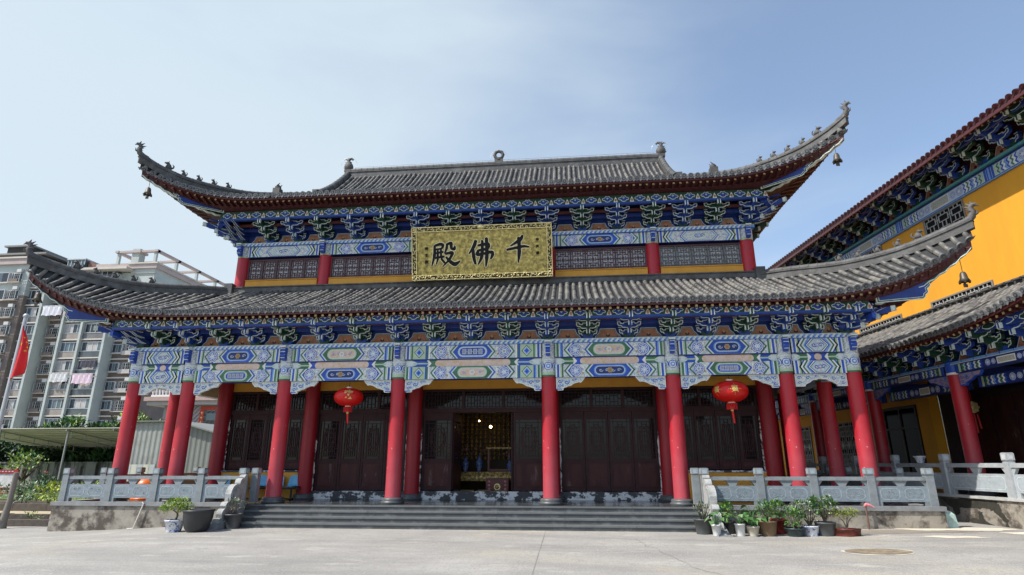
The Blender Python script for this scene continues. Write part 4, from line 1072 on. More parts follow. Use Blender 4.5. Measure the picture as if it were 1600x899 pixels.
dian = [[(-.42, .36, .03), (-.2, .42, .04), (-.1, .38, .035), (-.13, .26, .03)], [(-.40, .22, .025), (-.14, .25, .025)], [(-.42, .36, .03), (-.43, .0, .04), (-.54, -.42, .012)],
        [(-.38, .08, .025), (-.10, .12, .03)], [(-.30, .18, .025), (-.30, -.12, .03)], [(-.18, .2, .025), (-.17, -.1, .03)], [(-.40, -.10, .03), (-.06, -.06, .03)], [(-.30, -.14, .03), (-.36, -.34, .015)], [(-.16, -.14, .03), (-.04, -.30, .03)],
        [(.06, .42, .03), (.04, .24, .035), (-.04, .06, .015)], [(.06, .40, .03), (.22, .44, .04), (.22, .26, .035), (.34, .22, .04), (.36, .34, .015)], [(.0, .04, .03), (.2, .08, .04), (.26, .04, .04), (.12, -.2, .03), (-.12, -.44, .012)], [(.02, -.08, .025), (.18, -.26, .045), (.36, -.36, .055), (.56, -.24, .012)]]
brush(qian, 1.36, 1.06, .98, pq, 'painted_character'); brush(fo, .04, .98, 1.0, pq, 'painted_character'); brush(dian, -1.34, .93, .98, pq, 'painted_character')
def smalltext(chars, x, z0, dz, size, parent, mat):
    m = MB()
    for k, ch in enumerate(chars):
        vs, fs = text_mesh(ch, size, .004, mat, .006)
        m.add([(x + v.x, -.008 - v.z, z0 - dz * k + v.y) for v in vs], [tuple(f_) for f_ in fs], mat)
    m.build('small_inscription', parent)
smalltext('辛亥春', 2.08, 1.38, .25, .12, pq, INK); smalltext('明生题', -2.06, 1.18, .25, .13, pq, INK)
# ------------------------------------------------------------------ yard, terrace, steps
def gz(x, y):
    z = .03 - .24 * sstep(-6.5, -13.5, x) - .12 * sstep(-13.5, -22, x) + .08 * sstep(7, 13, x)
    z = z * sstep(-14, -5, y) + (.0) * (1 - sstep(-14, -5, y))
    return z
def ground_mat():
    m = pm('yard_concrete', (.36, .342, .312), .22, .55, .85, .35, 70)
    nt, N, L, b = tree(m)
    tc = N.new('ShaderNodeTexCoord')
    src = b.inputs['Base Color'].links[0].from_socket
    def layer(src, scale, lo, hi, col, st=(1, 1, 1), det=6):
        mp = N.new('ShaderNodeMapping'); mp.inputs['Scale'].default_value = st; L.new(tc.outputs['Object'], mp.inputs[0])
        n = N.new('ShaderNodeTexNoise'); n.inputs['Scale'].default_value = scale; n.inputs['Detail'].default_value = det; n.inputs['Roughness'].default_value = .62; L.new(mp.outputs[0], n.inputs['Vector'])
        r = N.new('ShaderNodeMapRange'); r.inputs[1].default_value = lo; r.inputs[2].default_value = hi; L.new(n.outputs['Fac'], r.inputs[0])
        x = N.new('ShaderNodeMix'); x.data_type = 'RGBA'; x.inputs[7].default_value = c3(col); L.new(r.outputs[0], x.inputs['Factor']); L.new(src, x.inputs[6]); return x.outputs[2]
    o = layer(src, .5, .42, .70, (.225, .215, .20), (.35, 1.6, 1))      # long grey sweeps
    o = layer(o, .28, .52, .68, (.42, .375, .29), (.5, 1.2, 1))        # sandy drift
    o = layer(o, 1.3, .58, .70, (.50, .475, .41), (.4, 1.2, 1))         # pale scuffs
    o = layer(o, 2.2, .56, .66, (.30, .285, .26), det=8); o = layer(o, 9, .50, .78, (.27, .26, .24), det=6); o = layer(o, 30, .52, .72, (.20, .19, .175), det=3)              # aggregate
    o = layer(o, 42, .58, .72, (.60, .58, .53), det=2)
    L.new(o, b.inputs['Base Color'])
    return m
GROUND = ground_mat()
m = MB(); xs_ = [-400, -120, -60, -40] + [-30 + .75 * i for i in range(81)] + [40, 60, 120, 400]; ys_ = [-120, -60, -30] + [-22 + .9 * i for i in range(31)] + [15, 30, 80, 200, 600]
vs = [(x, y, gz(x, y) if abs(x) < 70 and -25 < y < 40 else gz(max(-70, min(70, x)), max(-25, min(40, y)))) for y in ys_ for x in xs_]
nx = len(xs_)
m.add(vs, [(j * nx + i, j * nx + i + 1, (j + 1) * nx + i + 1, (j + 1) * nx + i) for j in range(len(ys_) - 1) for i in range(nx - 1)], GROUND, True)
m.build('yard_ground', kind='structure')
# cracks and control joints: narrow dark fills lying in the slab, and dirt patches
CRACK = pm('joint_filler', (.17, .165, .155), .2, 8, .9)
def ribbon(mb, pts, w, mat, dz=.004):
    vs = []
    for i, (x, y) in enumerate(pts):
        d = V((pts[min(i + 1, len(pts) - 1)][0] - pts[max(i - 1, 0)][0], pts[min(i + 1, len(pts) - 1)][1] - pts[max(i - 1, 0)][1])).normalized(); ww = w * R.uniform(.5, 1.4)
        for s in (1, -1): px, py = x - d.y * ww * s, y + d.x * ww * s; vs.append((px, py, gz(px, py) + dz))
    mb.add(vs, [(2 * i, 2 * i + 1, 2 * i + 3, 2 * i + 2) for i in range(len(pts) - 1)], mat)
m = MB()
ribbon(m, [(2.35 + .004 * k, -1.75 -   .35 * k) for k in range(46)], .009, CRACK)
m.mats = [pm('joint_mortar', (.235, .225, .205), .2, 8, .9)]; m.build('slab_joint', kind='structure')
m = MB(); p = [(4.6, -3.2)]
for k in range(26): p.append((p[-1][0] + R.uniform(-.05, .12), p[-1][1] - R.uniform(.12, .3)))
ribbon(m, p, .006, CRACK); p = [(-4.1, -2.0)]
for k in range(22): p.append((p[-1][0] - R.uniform(.1, .3), p[-1][1] - R.uniform(.05, .2)))
ribbon(m, p, .006, CRACK); m.build('slab_crack', kind='structure')
def patch(name, cx, cy, rx, ry, mat, dz=.006, n=40, rough=.10, seed=1):
    r_ = random.Random(seed); ph = [r_.uniform(0, 6.3) for _ in range(4)]; m = MB(); vs = [(cx, cy, gz(cx, cy) + dz)]
    for rr in (.6, 1):
        for i in range(n):
            a = 2 * pi * i / n; k = (1 + rough * (sin(2 * a + ph[0]) + .6 * sin(5 * a + ph[1]) + .4 * sin(9 * a + ph[2]))) * rr
            x, y = cx + rx * k * cos(a), cy + ry * k * sin(a); vs.append((x, y, gz(x, y) + dz))
    m.add(vs, [(0, 1 + i, 1 + (i + 1) % n) for i in range(n)] + [(1 + i, 1 + n + i, 1 + n + (i + 1) % n, 1 + (i + 1) % n) for i in range(n)], mat)
    return m.build(name, kind='structure')
SAND = pm('sandy_patch', (.205, .165, .115), .4, 6, .95, .5, 50, dirt=(.40, .32, .21), dscale=4, dthr=.6)
MORTAR = pm('pale_mortar_ring', (.58, .53, .43), .15, 6, .9, .3, 40)
PALEP = pm('pale_dry_cement', (.66, .60, .48), .12, 4, .9, .3, 40, dirt=(.5, .46, .38), dscale=3, dthr=.6)
patch('mortar_ring_patch', 9.28, -5.08, .70, .50, MORTAR, .005, rough=.05, seed=2)
patch('sand_filled_manhole', 9.28, -5.08, .62, .43, SAND, .011, rough=.03, seed=3)
patch('dry_cement_patch', 13.1, -.9, 1.35, .55, PALEP, .006, rough=.16, seed=4); patch('dry_cement_patch', 15.0, -1.9, 1.1, .42, PALEP, .006, rough=.12, seed=8)
patch('dry_cement_patch', 12.1, -2.75, .75, .20, PALEP, .006, rough=.2, seed=5)
patch('damp_stain', 11.6, -1.6, 2.0, .30, pm('damp_concrete', (.27, .235, .19), .2, 3, .6, .2, 40), .005, rough=.25, seed=6)

SLATE = pm('slate_step', (.068, .074, .076), .22, 3, .5, .12, 40, dirt=(.19, .20, .2), dscale=2, dthr=.62)
SLATE_T = pm('slate_tread', (.135, .14, .138), .2, 3, .5, .1, 40)  # paler copy of the step slate, sunlight on the treads put into the colour
FLOOR = pm('polished_slate_floor', (.06, .064, .066), .3, 2, .16, .03, 12)
CONC = pm('stained_concrete', (.29, .26, .215), .3, 1.8, .85, .3, 22, dirt=(.085, .07, .055), dscale=1.9, dthr=.52, dsoft=.06)
CONC2 = pm('coping_concrete', (.22, .225, .225), .25, 3, .8, .3, 25)
ter = thing('stone_terrace', 'raised slate-paved terrace with concrete walls and broad front steps', 'terrace')
m = MB(); XT = 13.05
m.box(-XT, XT, -.62, 2 * YC + 1, -.6, ZP - .012, CONC); m.build('wall', ter)     # body sits behind the coping line
for s in (-1, 1):
    m = MB(); m.box(min(s * 6.85, s * XT), max(s * 6.85, s * XT), -.88, -.622, -.6, .545, CONC); m.build('retaining_wall', ter)
    m = MB(); m.box(min(s * 6.85, s * (XT + .03)), max(s * 6.85, s * (XT + .03)), -.93, -.55, .548, .665, CONC2); m.build('coping', ter)
    m = MB(); m.box(min(s * (XT + .03), s * (XT - .3)), max(s * (XT + .03), s * (XT - .3)), -.549, 2 * YC + 1, .548, .66, CONC2); m.build('coping', ter)
m = MB(); nxf, nyf = 26, 18
for i in range(nxf):
    for j in range(nyf):
        x0, x1 = lerp(-XT + .31, XT - .31, i / nxf), lerp(-XT + .31, XT - .31, (i + 1) / nxf); y0, y1 = -.545 + j * .9, -.545 + (j + 1) * .9
        if y0 > 2 * YC: continue
        dz = R.uniform(0, .002); m.box(x0, x1 - .006, y0, y1 - .006, ZP - .011, ZP + dz, FLOOR)
m.build('paving', ter)
nst = 4; rise = (ZP - .03) / nst
for k in range(nst):
    m = MB(); z1 = ZP - rise * k - (.0 if k else .0); y0 = -.66 - .30 * k
    n = 7
    for i in range(n):      # slabs of uneven length
        a, b_ = lerp(-6.72, 6.72, i / n), lerp(-6.72, 6.72, (i + 1) / n)
        m.box(a, b_ - .008, y0 - .025, -.625 if k == 0 else y0 + .30, z1 - .045, z1 - .002 + R.uniform(-.002, .001), SLATE_T)
        m.box(a, b_ - .008, y0 - .02, y0 - .002, z1 - .058, z1 - .0455, STONE_D)
    m.box(-6.72, 6.72, y0, -.63, -.2 if k == nst - 1 else z1 - rise - .01, z1 - .0585, SLATE)
    m.build('step', ter)

# ------------------------------------------------------------------ stone railings
RAIL = pm('grey_carved_stone', (.215, .24, .25), .2, 5, .7, .3, 45, dirt=(.14, .155, .16), dscale=3, dthr=.6)
RAIL_P = pm('grey_stone_panel', (.20, .24, .265), .18, 6, .7, .35, 40)
RAIL_C = pm('chalky_carving', (.31, .36, .385), .2, 12, .75, .3, 60)
def post_mesh(h=1.0, w=.2):
    m = MB(); a = w / 2
    m.box(-a, a, -a, a, 0, h * .80, RAIL); m.box(-a * .8, a * .8, -a * .8, a * .8, h * .80, h * .825, RAIL); m.box(-a * 1.08, a * 1.08, -a * 1.08, a * 1.08, h * .825, h * .985, RAIL); m.box(-a * .95, a * .95, -a * .95, a * .95, h * .985, h, RAIL)
    for s in (-1, 1): m.box(-a * .68, a * .68, s * a * 1.085 - .003, s * a * 1.085 + .003, h * .85, h * .96, RAIL_C); m.box(s * a * 1.085 - .003, s * a * 1.085 + .003, -a * .68, a * .68, h * .85, h * .96, RAIL_C)
    return m
def rounded(x0, x1, z0, z1, r, n=4):
    out = []
    for cx, cz, a0 in ((x1 - r, z0 + r, -pi / 2), (x1 - r, z1 - r, 0), (x0 + r, z1 - r, pi / 2), (x0 + r, z0 + r, pi)):
        for i in range(n + 1): a = a0 + pi / 2 * i / n; out.append((cx + r * cos(a), cz + r * sin(a)))
    return out
def chamfer(x0, x1, z0, z1, r):
    return [(x0 + r, z0), (x1 - r, z0), (x1, z0 + r), (x1, z1 - r), (x1 - r, z1), (x0 + r, z1), (x0, z1 - r), (x0, z0 + r)]
def panel_mesh(L, two=True, h=1.0):
    """rail, cloud supports, solid slab with carved cartouches, raised on feet (origin: left post centre, along +x)"""
    rl = MB(); x0, x1 = .10, L - .10; sups = []
    rl.box(x0, x1, -.075, .075, h * .665, h * .745, RAIL); rl.box(x0, x1, -.055, .055, h * .745, h * .765, RAIL)
    for xc, w0, w1 in (((x0 + x1) / 2, .085, .19), (x0, .04, .15), (x1, .04, .15)):
        pr = [(xc - w0, h * .52), (xc + w0, h * .52), (xc + w1, h * .66), (xc - w1, h * .66)]
        pr = [(max(x0, min(x1, p)), q) for p, q in pr]
        sup = MB(); sups.append(sup); sup.prism(pr, lambda p, q, d: (p, d, q), -.045, .045, RAIL)
    pn = MB(); pn.box(x0, x1, -.06, .06, h * .115, h * .52, RAIL_P)
    pn.box(x0, x0 + .12, -.062, .062, .0, h * .114, RAIL); pn.box(x1 - .12, x1, -.062, .062, .0, h * .114, RAIL)
    cuts = [(x0 + .10, (x0 + x1) / 2 - .06), ((x0 + x1) / 2 + .06, x1 - .10)] if two else [(x0 + .09, x1 - .09)]
    for a, b_ in cuts:
        pr = chamfer(a, b_, h * .165, h * .47, .07)
        for y, fl in ((-.064, 0), (.064, 1)):
            q = inset(pr, .022); 
            pn.ring(pr, q, lambda p, q_, d: (p, d, q_), y, RAIL_C)
        xm, zm = (a + b_) / 2, h * .32
        for k in range(7 if two else 16):   # worn relief: sprays and clouds
            sx = R.uniform(-.36, .36) * (b_ - a); sz = R.uniform(-.1, .1) * h
            scroll(pn, xm + sx, zm + sz, R.uniform(.03, .06), -.066, RAIL_C, R.choice((1, -1)))
    return rl, sups, pn
def railing(name, label, pts, h=1.0, two=True, z=0.66, extra=()):
    """pts: list of (x, y) posts"""
    t = thing(name, label, 'railing', (pts[0][0], pts[0][1], z))
    o = V((pts[0][0], pts[0][1])); first = None; pc = {}
    for x, y in list(pts) + list(extra):
        if first is None: first = post_mesh(h).build('post', t)
        else: copy(first, t, (x - o.x, y - o.y, 0))
    for (x0, y0), (x1, y1) in zip(pts, pts[1:]):
        L = V((x1 - x0, y1 - y0)).length; a = math.atan2(y1 - y0, x1 - x0)
        rl, sp_, pn = panel_mesh(L, two, h)
        for nm, mb in [('rail', rl), ('panel', pn)] + [('rail_support', q_) for q_ in sp_]:
            q = mb.build(nm, t, (x0 - o.x, y0 - o.y, 0)); q.rotation_euler = (0, 0, a)
    return t
yr = -.74
railing('stone_railing', 'grey carved stone railing on the terrace edge left of the steps', [(x, yr) for x in (-12.83, -11.32, -9.8, -8.31, -6.96)], extra=((-6.72, -.45),))
railing('stone_railing', 'grey carved stone railing behind the row of potted plants', [(x, yr) for x in (6.86, 8.36, 9.80, 11.32, 12.86)], extra=((6.66, -.45),))
railing('stone_railing', 'grey stone railing along the shaded right end of the hall terrace', [(12.92, y) for y in (.9, 2.6, 4.3, 6.0, 7.7)], z=.66)
railing('stone_railing', 'grey stone railing along the left end of the hall terrace', [(-12.92, y) for y in (.9, 2.6, 4.3, 6.0, 7.7)], z=.66)

# scalloped drum stones closing the railing beside the steps
DRUM = pm('weathered_pale_stone', (.40, .40, .385), .2, 6, .8, .4, 40, dirt=(.22, .22, .21), dscale=4, dthr=.58)
def cloud_stone(x, label):
    t = thing('drum_stone', label, 'carved stone', (x, -.86, .03), 0, 'drum stones beside the steps')
    m = MB(); pr = []
    def arc(cy, cz, r, a0, a1, n=7):
        for i in range(n + 1): a = lerp(a0, a1, i / n); pr.append((cy + r * cos(a), cz + r * sin(a)))
    # profile in (-y, z): high against the post, stepping down in lobes
    pr.append((0, .0)); pr.append((1.28, .0))
    arc(1.16, .15, .14, -.6, 2.0); arc(.98, .37, .16, .1, 2.1); arc(.85, .57, .14, .2, 2.0); arc(.50, .88, .30, -.25, 2.25); arc(.22, 1.19, .15, .0, 2.2); arc(.05, 1.33, .11, .3, 1.6)
    pr.append((0, 1.44))
    f = lambda p, q, d: (d, -p, q)
    m.prism(pr, f, -.09, .09, DRUM)
    inn = inset(pr, .035)
    m.build('scalloped_slab', t)
    m = MB()
    for s in (-1, 1):
        n = 24
        for rr, dd, mt in ((.25, .105, DRUM), (.21, .112, RAIL_P), (.185, .118, DRUM)):
            c_ = [(s * dd, -.50 + rr * cos(2 * pi * i / n), .88 + rr * sin(2 * pi * i / n)) for i in range(n)]
            m.add(c_, [tuple(range(n)) if s < 0 else tuple(reversed(range(n)))], mt)
            c2 = [(s * .088, y, z) for _, y, z in c_]; m.add(c_ + c2, [(i, (i + 1) % n, n + (i + 1) % n, n + i) for i in range(n)], mt)
        for k in range(5): 
            y0, z0 = -.25 - .26 * k, 1.0 - .2 * k
    m.build('drum', t)
cloud_stone(-6.86, 'scalloped grey drum stone at the left side of the steps by the black vat')
cloud_stone(6.86, 'scalloped pale drum stone at the right side of the steps by the potted plants')
for s in (-1, 1):
    m = MB(); m.hexa([(s * 6.86 - .16, -2.5, -.1), (s * 6.86 + .16, -2.5, -.1), (s * 6.86 + .16, -.9, -.1), (s * 6.86 - .16, -.9, -.1), (s * 6.86 - .16, -2.5, .04), (s * 6.86 + .16, -2.5, .04), (s * 6.86 + .16, -.94, .06 + .5), (s * 6.86 - .16, -.94, .06 + .5)], CONC2); m.build('string_stone', ter)

# ------------------------------------------------------------------ lanterns
LRED = pm('red_lantern_silk', (.55, .008, .006), .08, 6, .35, .05, spec=.4); LGOLD = pm('lantern_gold_foil', (.62, .42, .12), .2, 30, .4, metal=.3); LCREAM = pm('lantern_collar', (.72, .58, .42), .08, 6, .5)
def lantern(x, y, z, r, label, glyphs):
    t = thing('red_lantern', label, 'lantern', (x, y, z), 0, 'red lanterns under the eaves')
    m = MB(); n = 48; prof = []; K = 18
    vs = []; hz_ = r * .62
    for i in range(K + 1):
        a = -pi / 2 * .93 + pi * .93 * i / K
        for j in range(n):
            th = 2 * pi * j / n; rib = 1 - .022 * (abs(sin(th * 12)) < .35)
            q = r * cos(a) ** .85 * (rib if abs(a) < 1.3 else 1); vs.append((q * cos(th), q * sin(th), hz_ * sin(a)))
    m.add(vs, [(i * n + j, i * n + (j + 1) % n, (i + 1) * n + (j + 1) % n, (i + 1) * n + j) for i in range(K) for j in range(n)], LRED, True); m.build('lantern_body', t)
    m = MB(); m.lathe([(r * .2, hz_ * .95), (r * .2, hz_ * 1.13), (r * .16, hz_ * 1.13)], (0, 0, 0), 16, LCREAM); m.build('top_collar', t)
    m = MB(); m.lathe([(r * .21, -hz_ * 1.08), (r * .21, -hz_ * .95)], (0, 0, 0), 16, LCREAM); m.build('bottom_collar', t)
    m = MB(); m.lathe([(r * .27, -hz_ * 1.62), (r * .24, -hz_ * 1.09), (.02, -hz_ * 1.085)], (0, 0, 0), 20, LRED)
    for j in range(20): a = 2 * pi * j / 20; m.tube((r * .265 * cos(a), r * .265 * sin(a), -hz_ * 1.1), (r * .285 * cos(a), r * .285 * sin(a), -hz_ * 1.66), .012, .01, 4, LRED, caps=False)
    m.build('fringe', t)
    m = MB(); m.tube((0, 0, -hz_ * 1.6), (.03, 0, -hz_ * 2.9), .035, .03, 8, LRED); m.lathe([(.045, -.03), (.045, .03)], (0, 0, -hz_ * 1.72), 8, LGOLD); m.build('tassel', t)
    m = MB(); m.tube((0, 0, hz_ * 1.1), (0, 0, 4.40 - z + .55), .008, .008, 5, INK); m.build('cord', t)
    for ch, ang, s, deco in glyphs:
        m = MB(); vs, fs = text_mesh(ch, s, .0, LGOLD, .012); out = []
        def wrap(px, pz):
            th = ang + px / r; aa = math.asin(max(-.98, min(.98, (pz + .03) / hz_))); q = r * cos(aa) ** .85 + .006
            return (q * sin(th), -q * cos(th), pz + .03)
        m.add([wrap(v.x, v.y) for v in vs], fs, LGOLD)
        if deco:
            for k in range(8):
                a = 2 * pi * k / 8; rr = s * .70; px, pz = rr * cos(a), rr * sin(a)
                m.add([wrap(px + s * .07 * cos(2 * pi * i / 8), pz + s * .07 * sin(2 * pi * i / 8)) for i in range(8)], [tuple(range(8))], LGOLD)
            for sx in (-1, 1):
                for k in (0, 1): px, pz = (sx * s * .98, 0) if k == 0 else (0, sx * s * .93); m.add([wrap(px + s * .07 * cos(2 * pi * i / 6), pz + s * .07 * sin(2 * pi * i / 6)) for i in range(6)], [tuple(range(6))], LGOLD)
        m.build('gold_character', t)
lantern(-4.10, -.02, 3.87, .47, 'round red silk lantern with a gold welcome character', [('欢', rad(20), .30, False)])
lantern(8.02, -.02, 3.90, .53, 'larger red silk lantern with gold blessing emblems', [('福', rad(1), .18, True), ('福', rad(-62), .18, True)])

# ------------------------------------------------------------------ blue seats on the veranda
SEAT = pm('sky_blue_plastic', (.10, .36, .56), .06, 4, .35); STEEL = pm('black_steel', (.03, .03, .032), .1, 6, .4)
def seat_row(xs, label, y=1.78):
    t = thing('joined_seats', label, 'bench', ((xs[0] + xs[-1]) / 2, y, ZP), 0, 'blue joined seats on the veranda'); xm = (xs[0] + xs[-1]) / 2
    m = MB(); m.box(xs[0] - xm - .3, xs[-1] - xm + .3, -.02, .03, .34, .39, STEEL); m.build('beam', t)
    for s in (0, -1):
        m = MB(); x = xs[s] - xm; m.box(x - .025, x + .025, -.02, .03, .03, .34, STEEL); m.box(x - .03, x + .03, -.24, .24, 0, .03, STEEL); m.build('leg', t)
    for x in xs:
        m = MB(); pts = [(-.24, .425), (-.20, .43), (.12, .41), (.19, .44), (.23, .55), (.27, .70), (.29, .80)]; n = 8
        vs = []
        for k, (py, pz) in enumerate(pts):
            for i in range(n + 1):
                u = i / n * 2 - 1; w = .235 * (1 if k < 4 else 1 - .10 * (k - 3) * .6) * (1 if k else .9)
                vs.append((x - xm + u * w, py - (.03 * u * u if k > 3 else 0), pz + (.03 * u * u if k < 4 else 0) - (.05 * abs(u) ** 4 if k == 6 else 0)))
        top = len(vs); vs += [(a, b_ + (.012 if i > 27 else 0), c_ - .014) for i, (a, b_, c_) in enumerate(vs)]
        fs = []
        for k in range(len(pts) - 1):
            for i in range(n):
                q = k * (n + 1) + i; fs += [(q, q + 1, q + n + 2, q + n + 1), (top + q, top + q + n + 1, top + q + n + 2, top + q + 1)]
        m.add(vs, fs, SEAT, True); m.build('seat', t)
seat_row([-7.84, -7.22, -6.60], 'row of three sky-blue plastic seats behind a red column under the window')
seat_row([-9.2, -8.56], 'pair of sky-blue plastic seats half hidden behind the railing')

# ------------------------------------------------------------------ inside the hall
ALT = pm('gilt_carved_wood', (.50, .32, .07), .5, 12, .45, .8, 14, metal=.3, dirt=(.06, .03, .012), dscale=9, dthr=.5, dsoft=.08); CABR = pm('altar_red_lacquer', (.16, .018, .014), .2, 4, .4); PORC = pm('blue_white_porcelain', (.16, .22, .36), .2, 5, .25, dirt=(.05, .10, .32), dscale=9, dthr=.52, dsoft=.04)
FLW = pm('offering_flowers', (.55, .22, .25), .3, 12, .6); WARMW = pm('interior_plaster', (.20, .20, .18), .2, 2, .8)
t = thing('altar_table', 'long gilt carved altar table inside the open doors', 'altar table', (-.15, 4.7, ZP))
m = MB(); m.box(-1.7, 1.7, -.35, .35, .82, .88, ALT); m.build('tabletop', t)
m = MB(); m.box(-1.65, 1.65, -.33, -.29, .55, .818, ALT); m.box(-1.65, 1.65, .29, .33, .55, .818, ALT)
for k in range(22): scroll(m, -1.55 + .148 * k, .68, .06, -.335, GOLD_F, 1 if k % 2 else -1)
m.build('apron', t)
for sx in (-1, 1):
    for sy in (-1, 1): m = MB(); m.path([(sx * 1.6, sy * .28, .55), (sx * 1.66, sy * .29, .3), (sx * 1.6, sy * .28, .08), (sx * 1.68, sy * .3, 0)], [.07, .06, .045, .06], 8, ALT); m.build('leg', t)
t = thing('offering_box', 'red lacquer offering box with gold emblem before the altar', 'offering box', (.32, 4.1, ZP))
m = MB(); m.box(-.42, .42, -.2, .2, .0, .62, CABR); m.box(-.45, .45, -.23, .23, .621, .66, CABR); m.build('box_body', t)
m = MB(); disc(m, 0, .36, .12, .12, -.204, GOLD_F, 16); disc(m, 0, .36, .08, .08, -.207, CABR, 12)
for s in (-1, 1):
    for k in range(4): disc(m, s * .3, .16 + .13 * k, .045, .045, -.204, FLW, 8)
scroll(m, 0, .36, .06, -.21, GOLD_F); m.build('emblem', t)
for k, (x, h, lb) in enumerate(((-1.02, .55, 'blue porcelain vase on the altar nearest the left door leaf'), (-.48, .6, 'blue porcelain vase in the middle of the altar table'), (.72, .45, 'squat blue porcelain vase on the altar behind the red box'))):
    t = thing('porcelain_vase', lb, 'vase', (x - .0, 4.65, ZP + .882), 0, 'blue vases on the altar')
    m = MB(); m.lathe([(.07, 0), (.06, .03), (.13, h * .4), (.14, h * .6), (.06, h * .8), (.05, h * .9), (.09, h)], (0, 0, 0), 16, PORC); m.build('vase_body', t)
    m = MB(); leafclump(m, (0, 0, h + .18), (.22, .14, .2), 60, .09, [FLW, pm('flower_foliage', (.03, .08, .03), .3, 8, .6)]); m.build('flowers', t)
t = thing('altar_shrine', 'dark wooden shrine frame standing on the altar', 'shrine', (.25, 4.95, ZP + .882))
for sx in (-1, 1): m = MB(); m.box(sx * .4 - .035, sx * .4 + .035, -.05, .05, 0, .85, CABR); m.build('post', t)
m = MB(); m.box(-.5, .5, -.1, .1, .851, .92, ALT); m.box(-.4, .4, .0, .02, .0, .1, CABR); m.build('lintel', t)
t = thing('gilt_figure_wall', 'back wall of many small gilt seated figures inside the hall', 'relief wall', (0, 6.4, ZP))
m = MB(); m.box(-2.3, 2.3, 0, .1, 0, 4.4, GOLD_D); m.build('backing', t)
m = MB()
for j in range(16):
    for i in range(20):
        x = -1.85 + .195 * i; z = 1.35 + .17 * j; m.lathe([(.07, 0), (.075, .03), (.045, .06), (.05, .085), (.03, .11), (.035, .13), (0, .15)], (x, -.06, z), 6, ALT)
o = m.build('gilt_figures', t); o['kind'] = 'stuff'
t = thing('grey_curtain', 'pale grey curtain hanging beside the open door', 'curtain', (-1.25, 3.6, ZP))
m = MB(); m.add([(.0 + .06 * sin(i * 1.9), .05 * i, z) for z in (0.1, 3.0) for i in range(16)], [(i, i + 1, 17 + i, 16 + i) for i in range(15)], WARMW, True); m.build('cloth', t)
LAMP = emis('altar_lamp_glow', (1, .66, .30), 14)
for k, (x, y, z, r_, lb) in enumerate(((-.12, 5.2, 3.20, .055, 'larger lit warm altar lamp inside the doorway'), (-.62, 5.4, 3.45, .03, 'small lit altar lamp near the door head'))):
    t = thing('altar_lamp', lb, 'lamp', (x, y, z), 0, 'lit lamps inside the hall'); m = MB(); m.lathe([(0, -r_), (r_ * .7, -r_ * .7), (r_, 0), (r_ * .7, r_ * .7), (0, r_)], (0, 0, 0), 12, LAMP); m.build('bulb', t)
    m = MB(); m.tube((0, 0, r_), (0, 0, 5.4 - z), .008, .008, 5, INK); m.lathe([(.03, r_), (.02, r_ + .06)], (0, 0, 0), 8, GOLD_F); m.build('cord', t)
for k in range(3):
    t = thing('kneeling_cushion', ['yellow kneeling cushion on the floor at the left of the doorway', 'yellow kneeling cushion in the middle of the doorway', 'yellow kneeling cushion at the right of the doorway'][k], 'cushion', (-.72 + .62 * k, 3.3, ZP), 0, 'kneeling cushions')
    m = MB(); m.hexa([(-.26, -.25, .005), (.26, -.25, .005), (.26, .25, .005), (-.26, .25, .005), (-.24, -.23, .2), (.24, -.23, .2), (.24, .23, .27), (-.24, .23, .27)], pm('cushion_cloth', (.45, .30, .10), .2, 5, .8)); m.build('pad', t)
# ------------------------------------------------------------------ yellow hall with gallery on the right (local frame: x to the right along its front, y into the building)
RB = thing('yellow_hall', 'tall yellow temple hall with glazed red eaves and a grey-roofed gallery', 'temple hall', (15.7, 1.2, 0), rad(-83))
YEL = pm('yellow_wall_paint', (.74, .335, .02), .10, .9, .8, .15, 18, dirt=(.68, .295, .02), dscale=1.1, dthr=.6, dsoft=.15, stretch=(1, 1, .22))
GLZ = pm('glazed_maroon_tile', (.05, .0105, .0105), .3, 6, .3, .1, 30); GLZ_P = pm('glazed_maroon_pan', (.03, .009, .009), .3, 5, .4, .1, 30)
GFASC = pm('glazed_maroon_fascia', (.075, .013, .014), .3, 5, .25)
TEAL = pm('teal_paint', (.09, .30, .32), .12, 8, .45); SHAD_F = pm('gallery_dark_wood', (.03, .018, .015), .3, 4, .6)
GX = [-22.7, -18.25, -13.8, -9.4, -4.95, -.5, 3.95, 8.4]
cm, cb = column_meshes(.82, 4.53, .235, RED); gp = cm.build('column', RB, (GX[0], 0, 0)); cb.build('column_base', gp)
gh = MB(); gh.lathe([(.25, 4.53), (.25, 4.6)], (0, 0, 0), 18, WHITEP, caps=False); gh.lathe([(.245, 4.6), (.245, 4.9)], (0, 0, 0), 18, BLUE); gh.build('column_head', gp)
for x in GX[1:]: copy(gp, RB, (x, 0, 0))
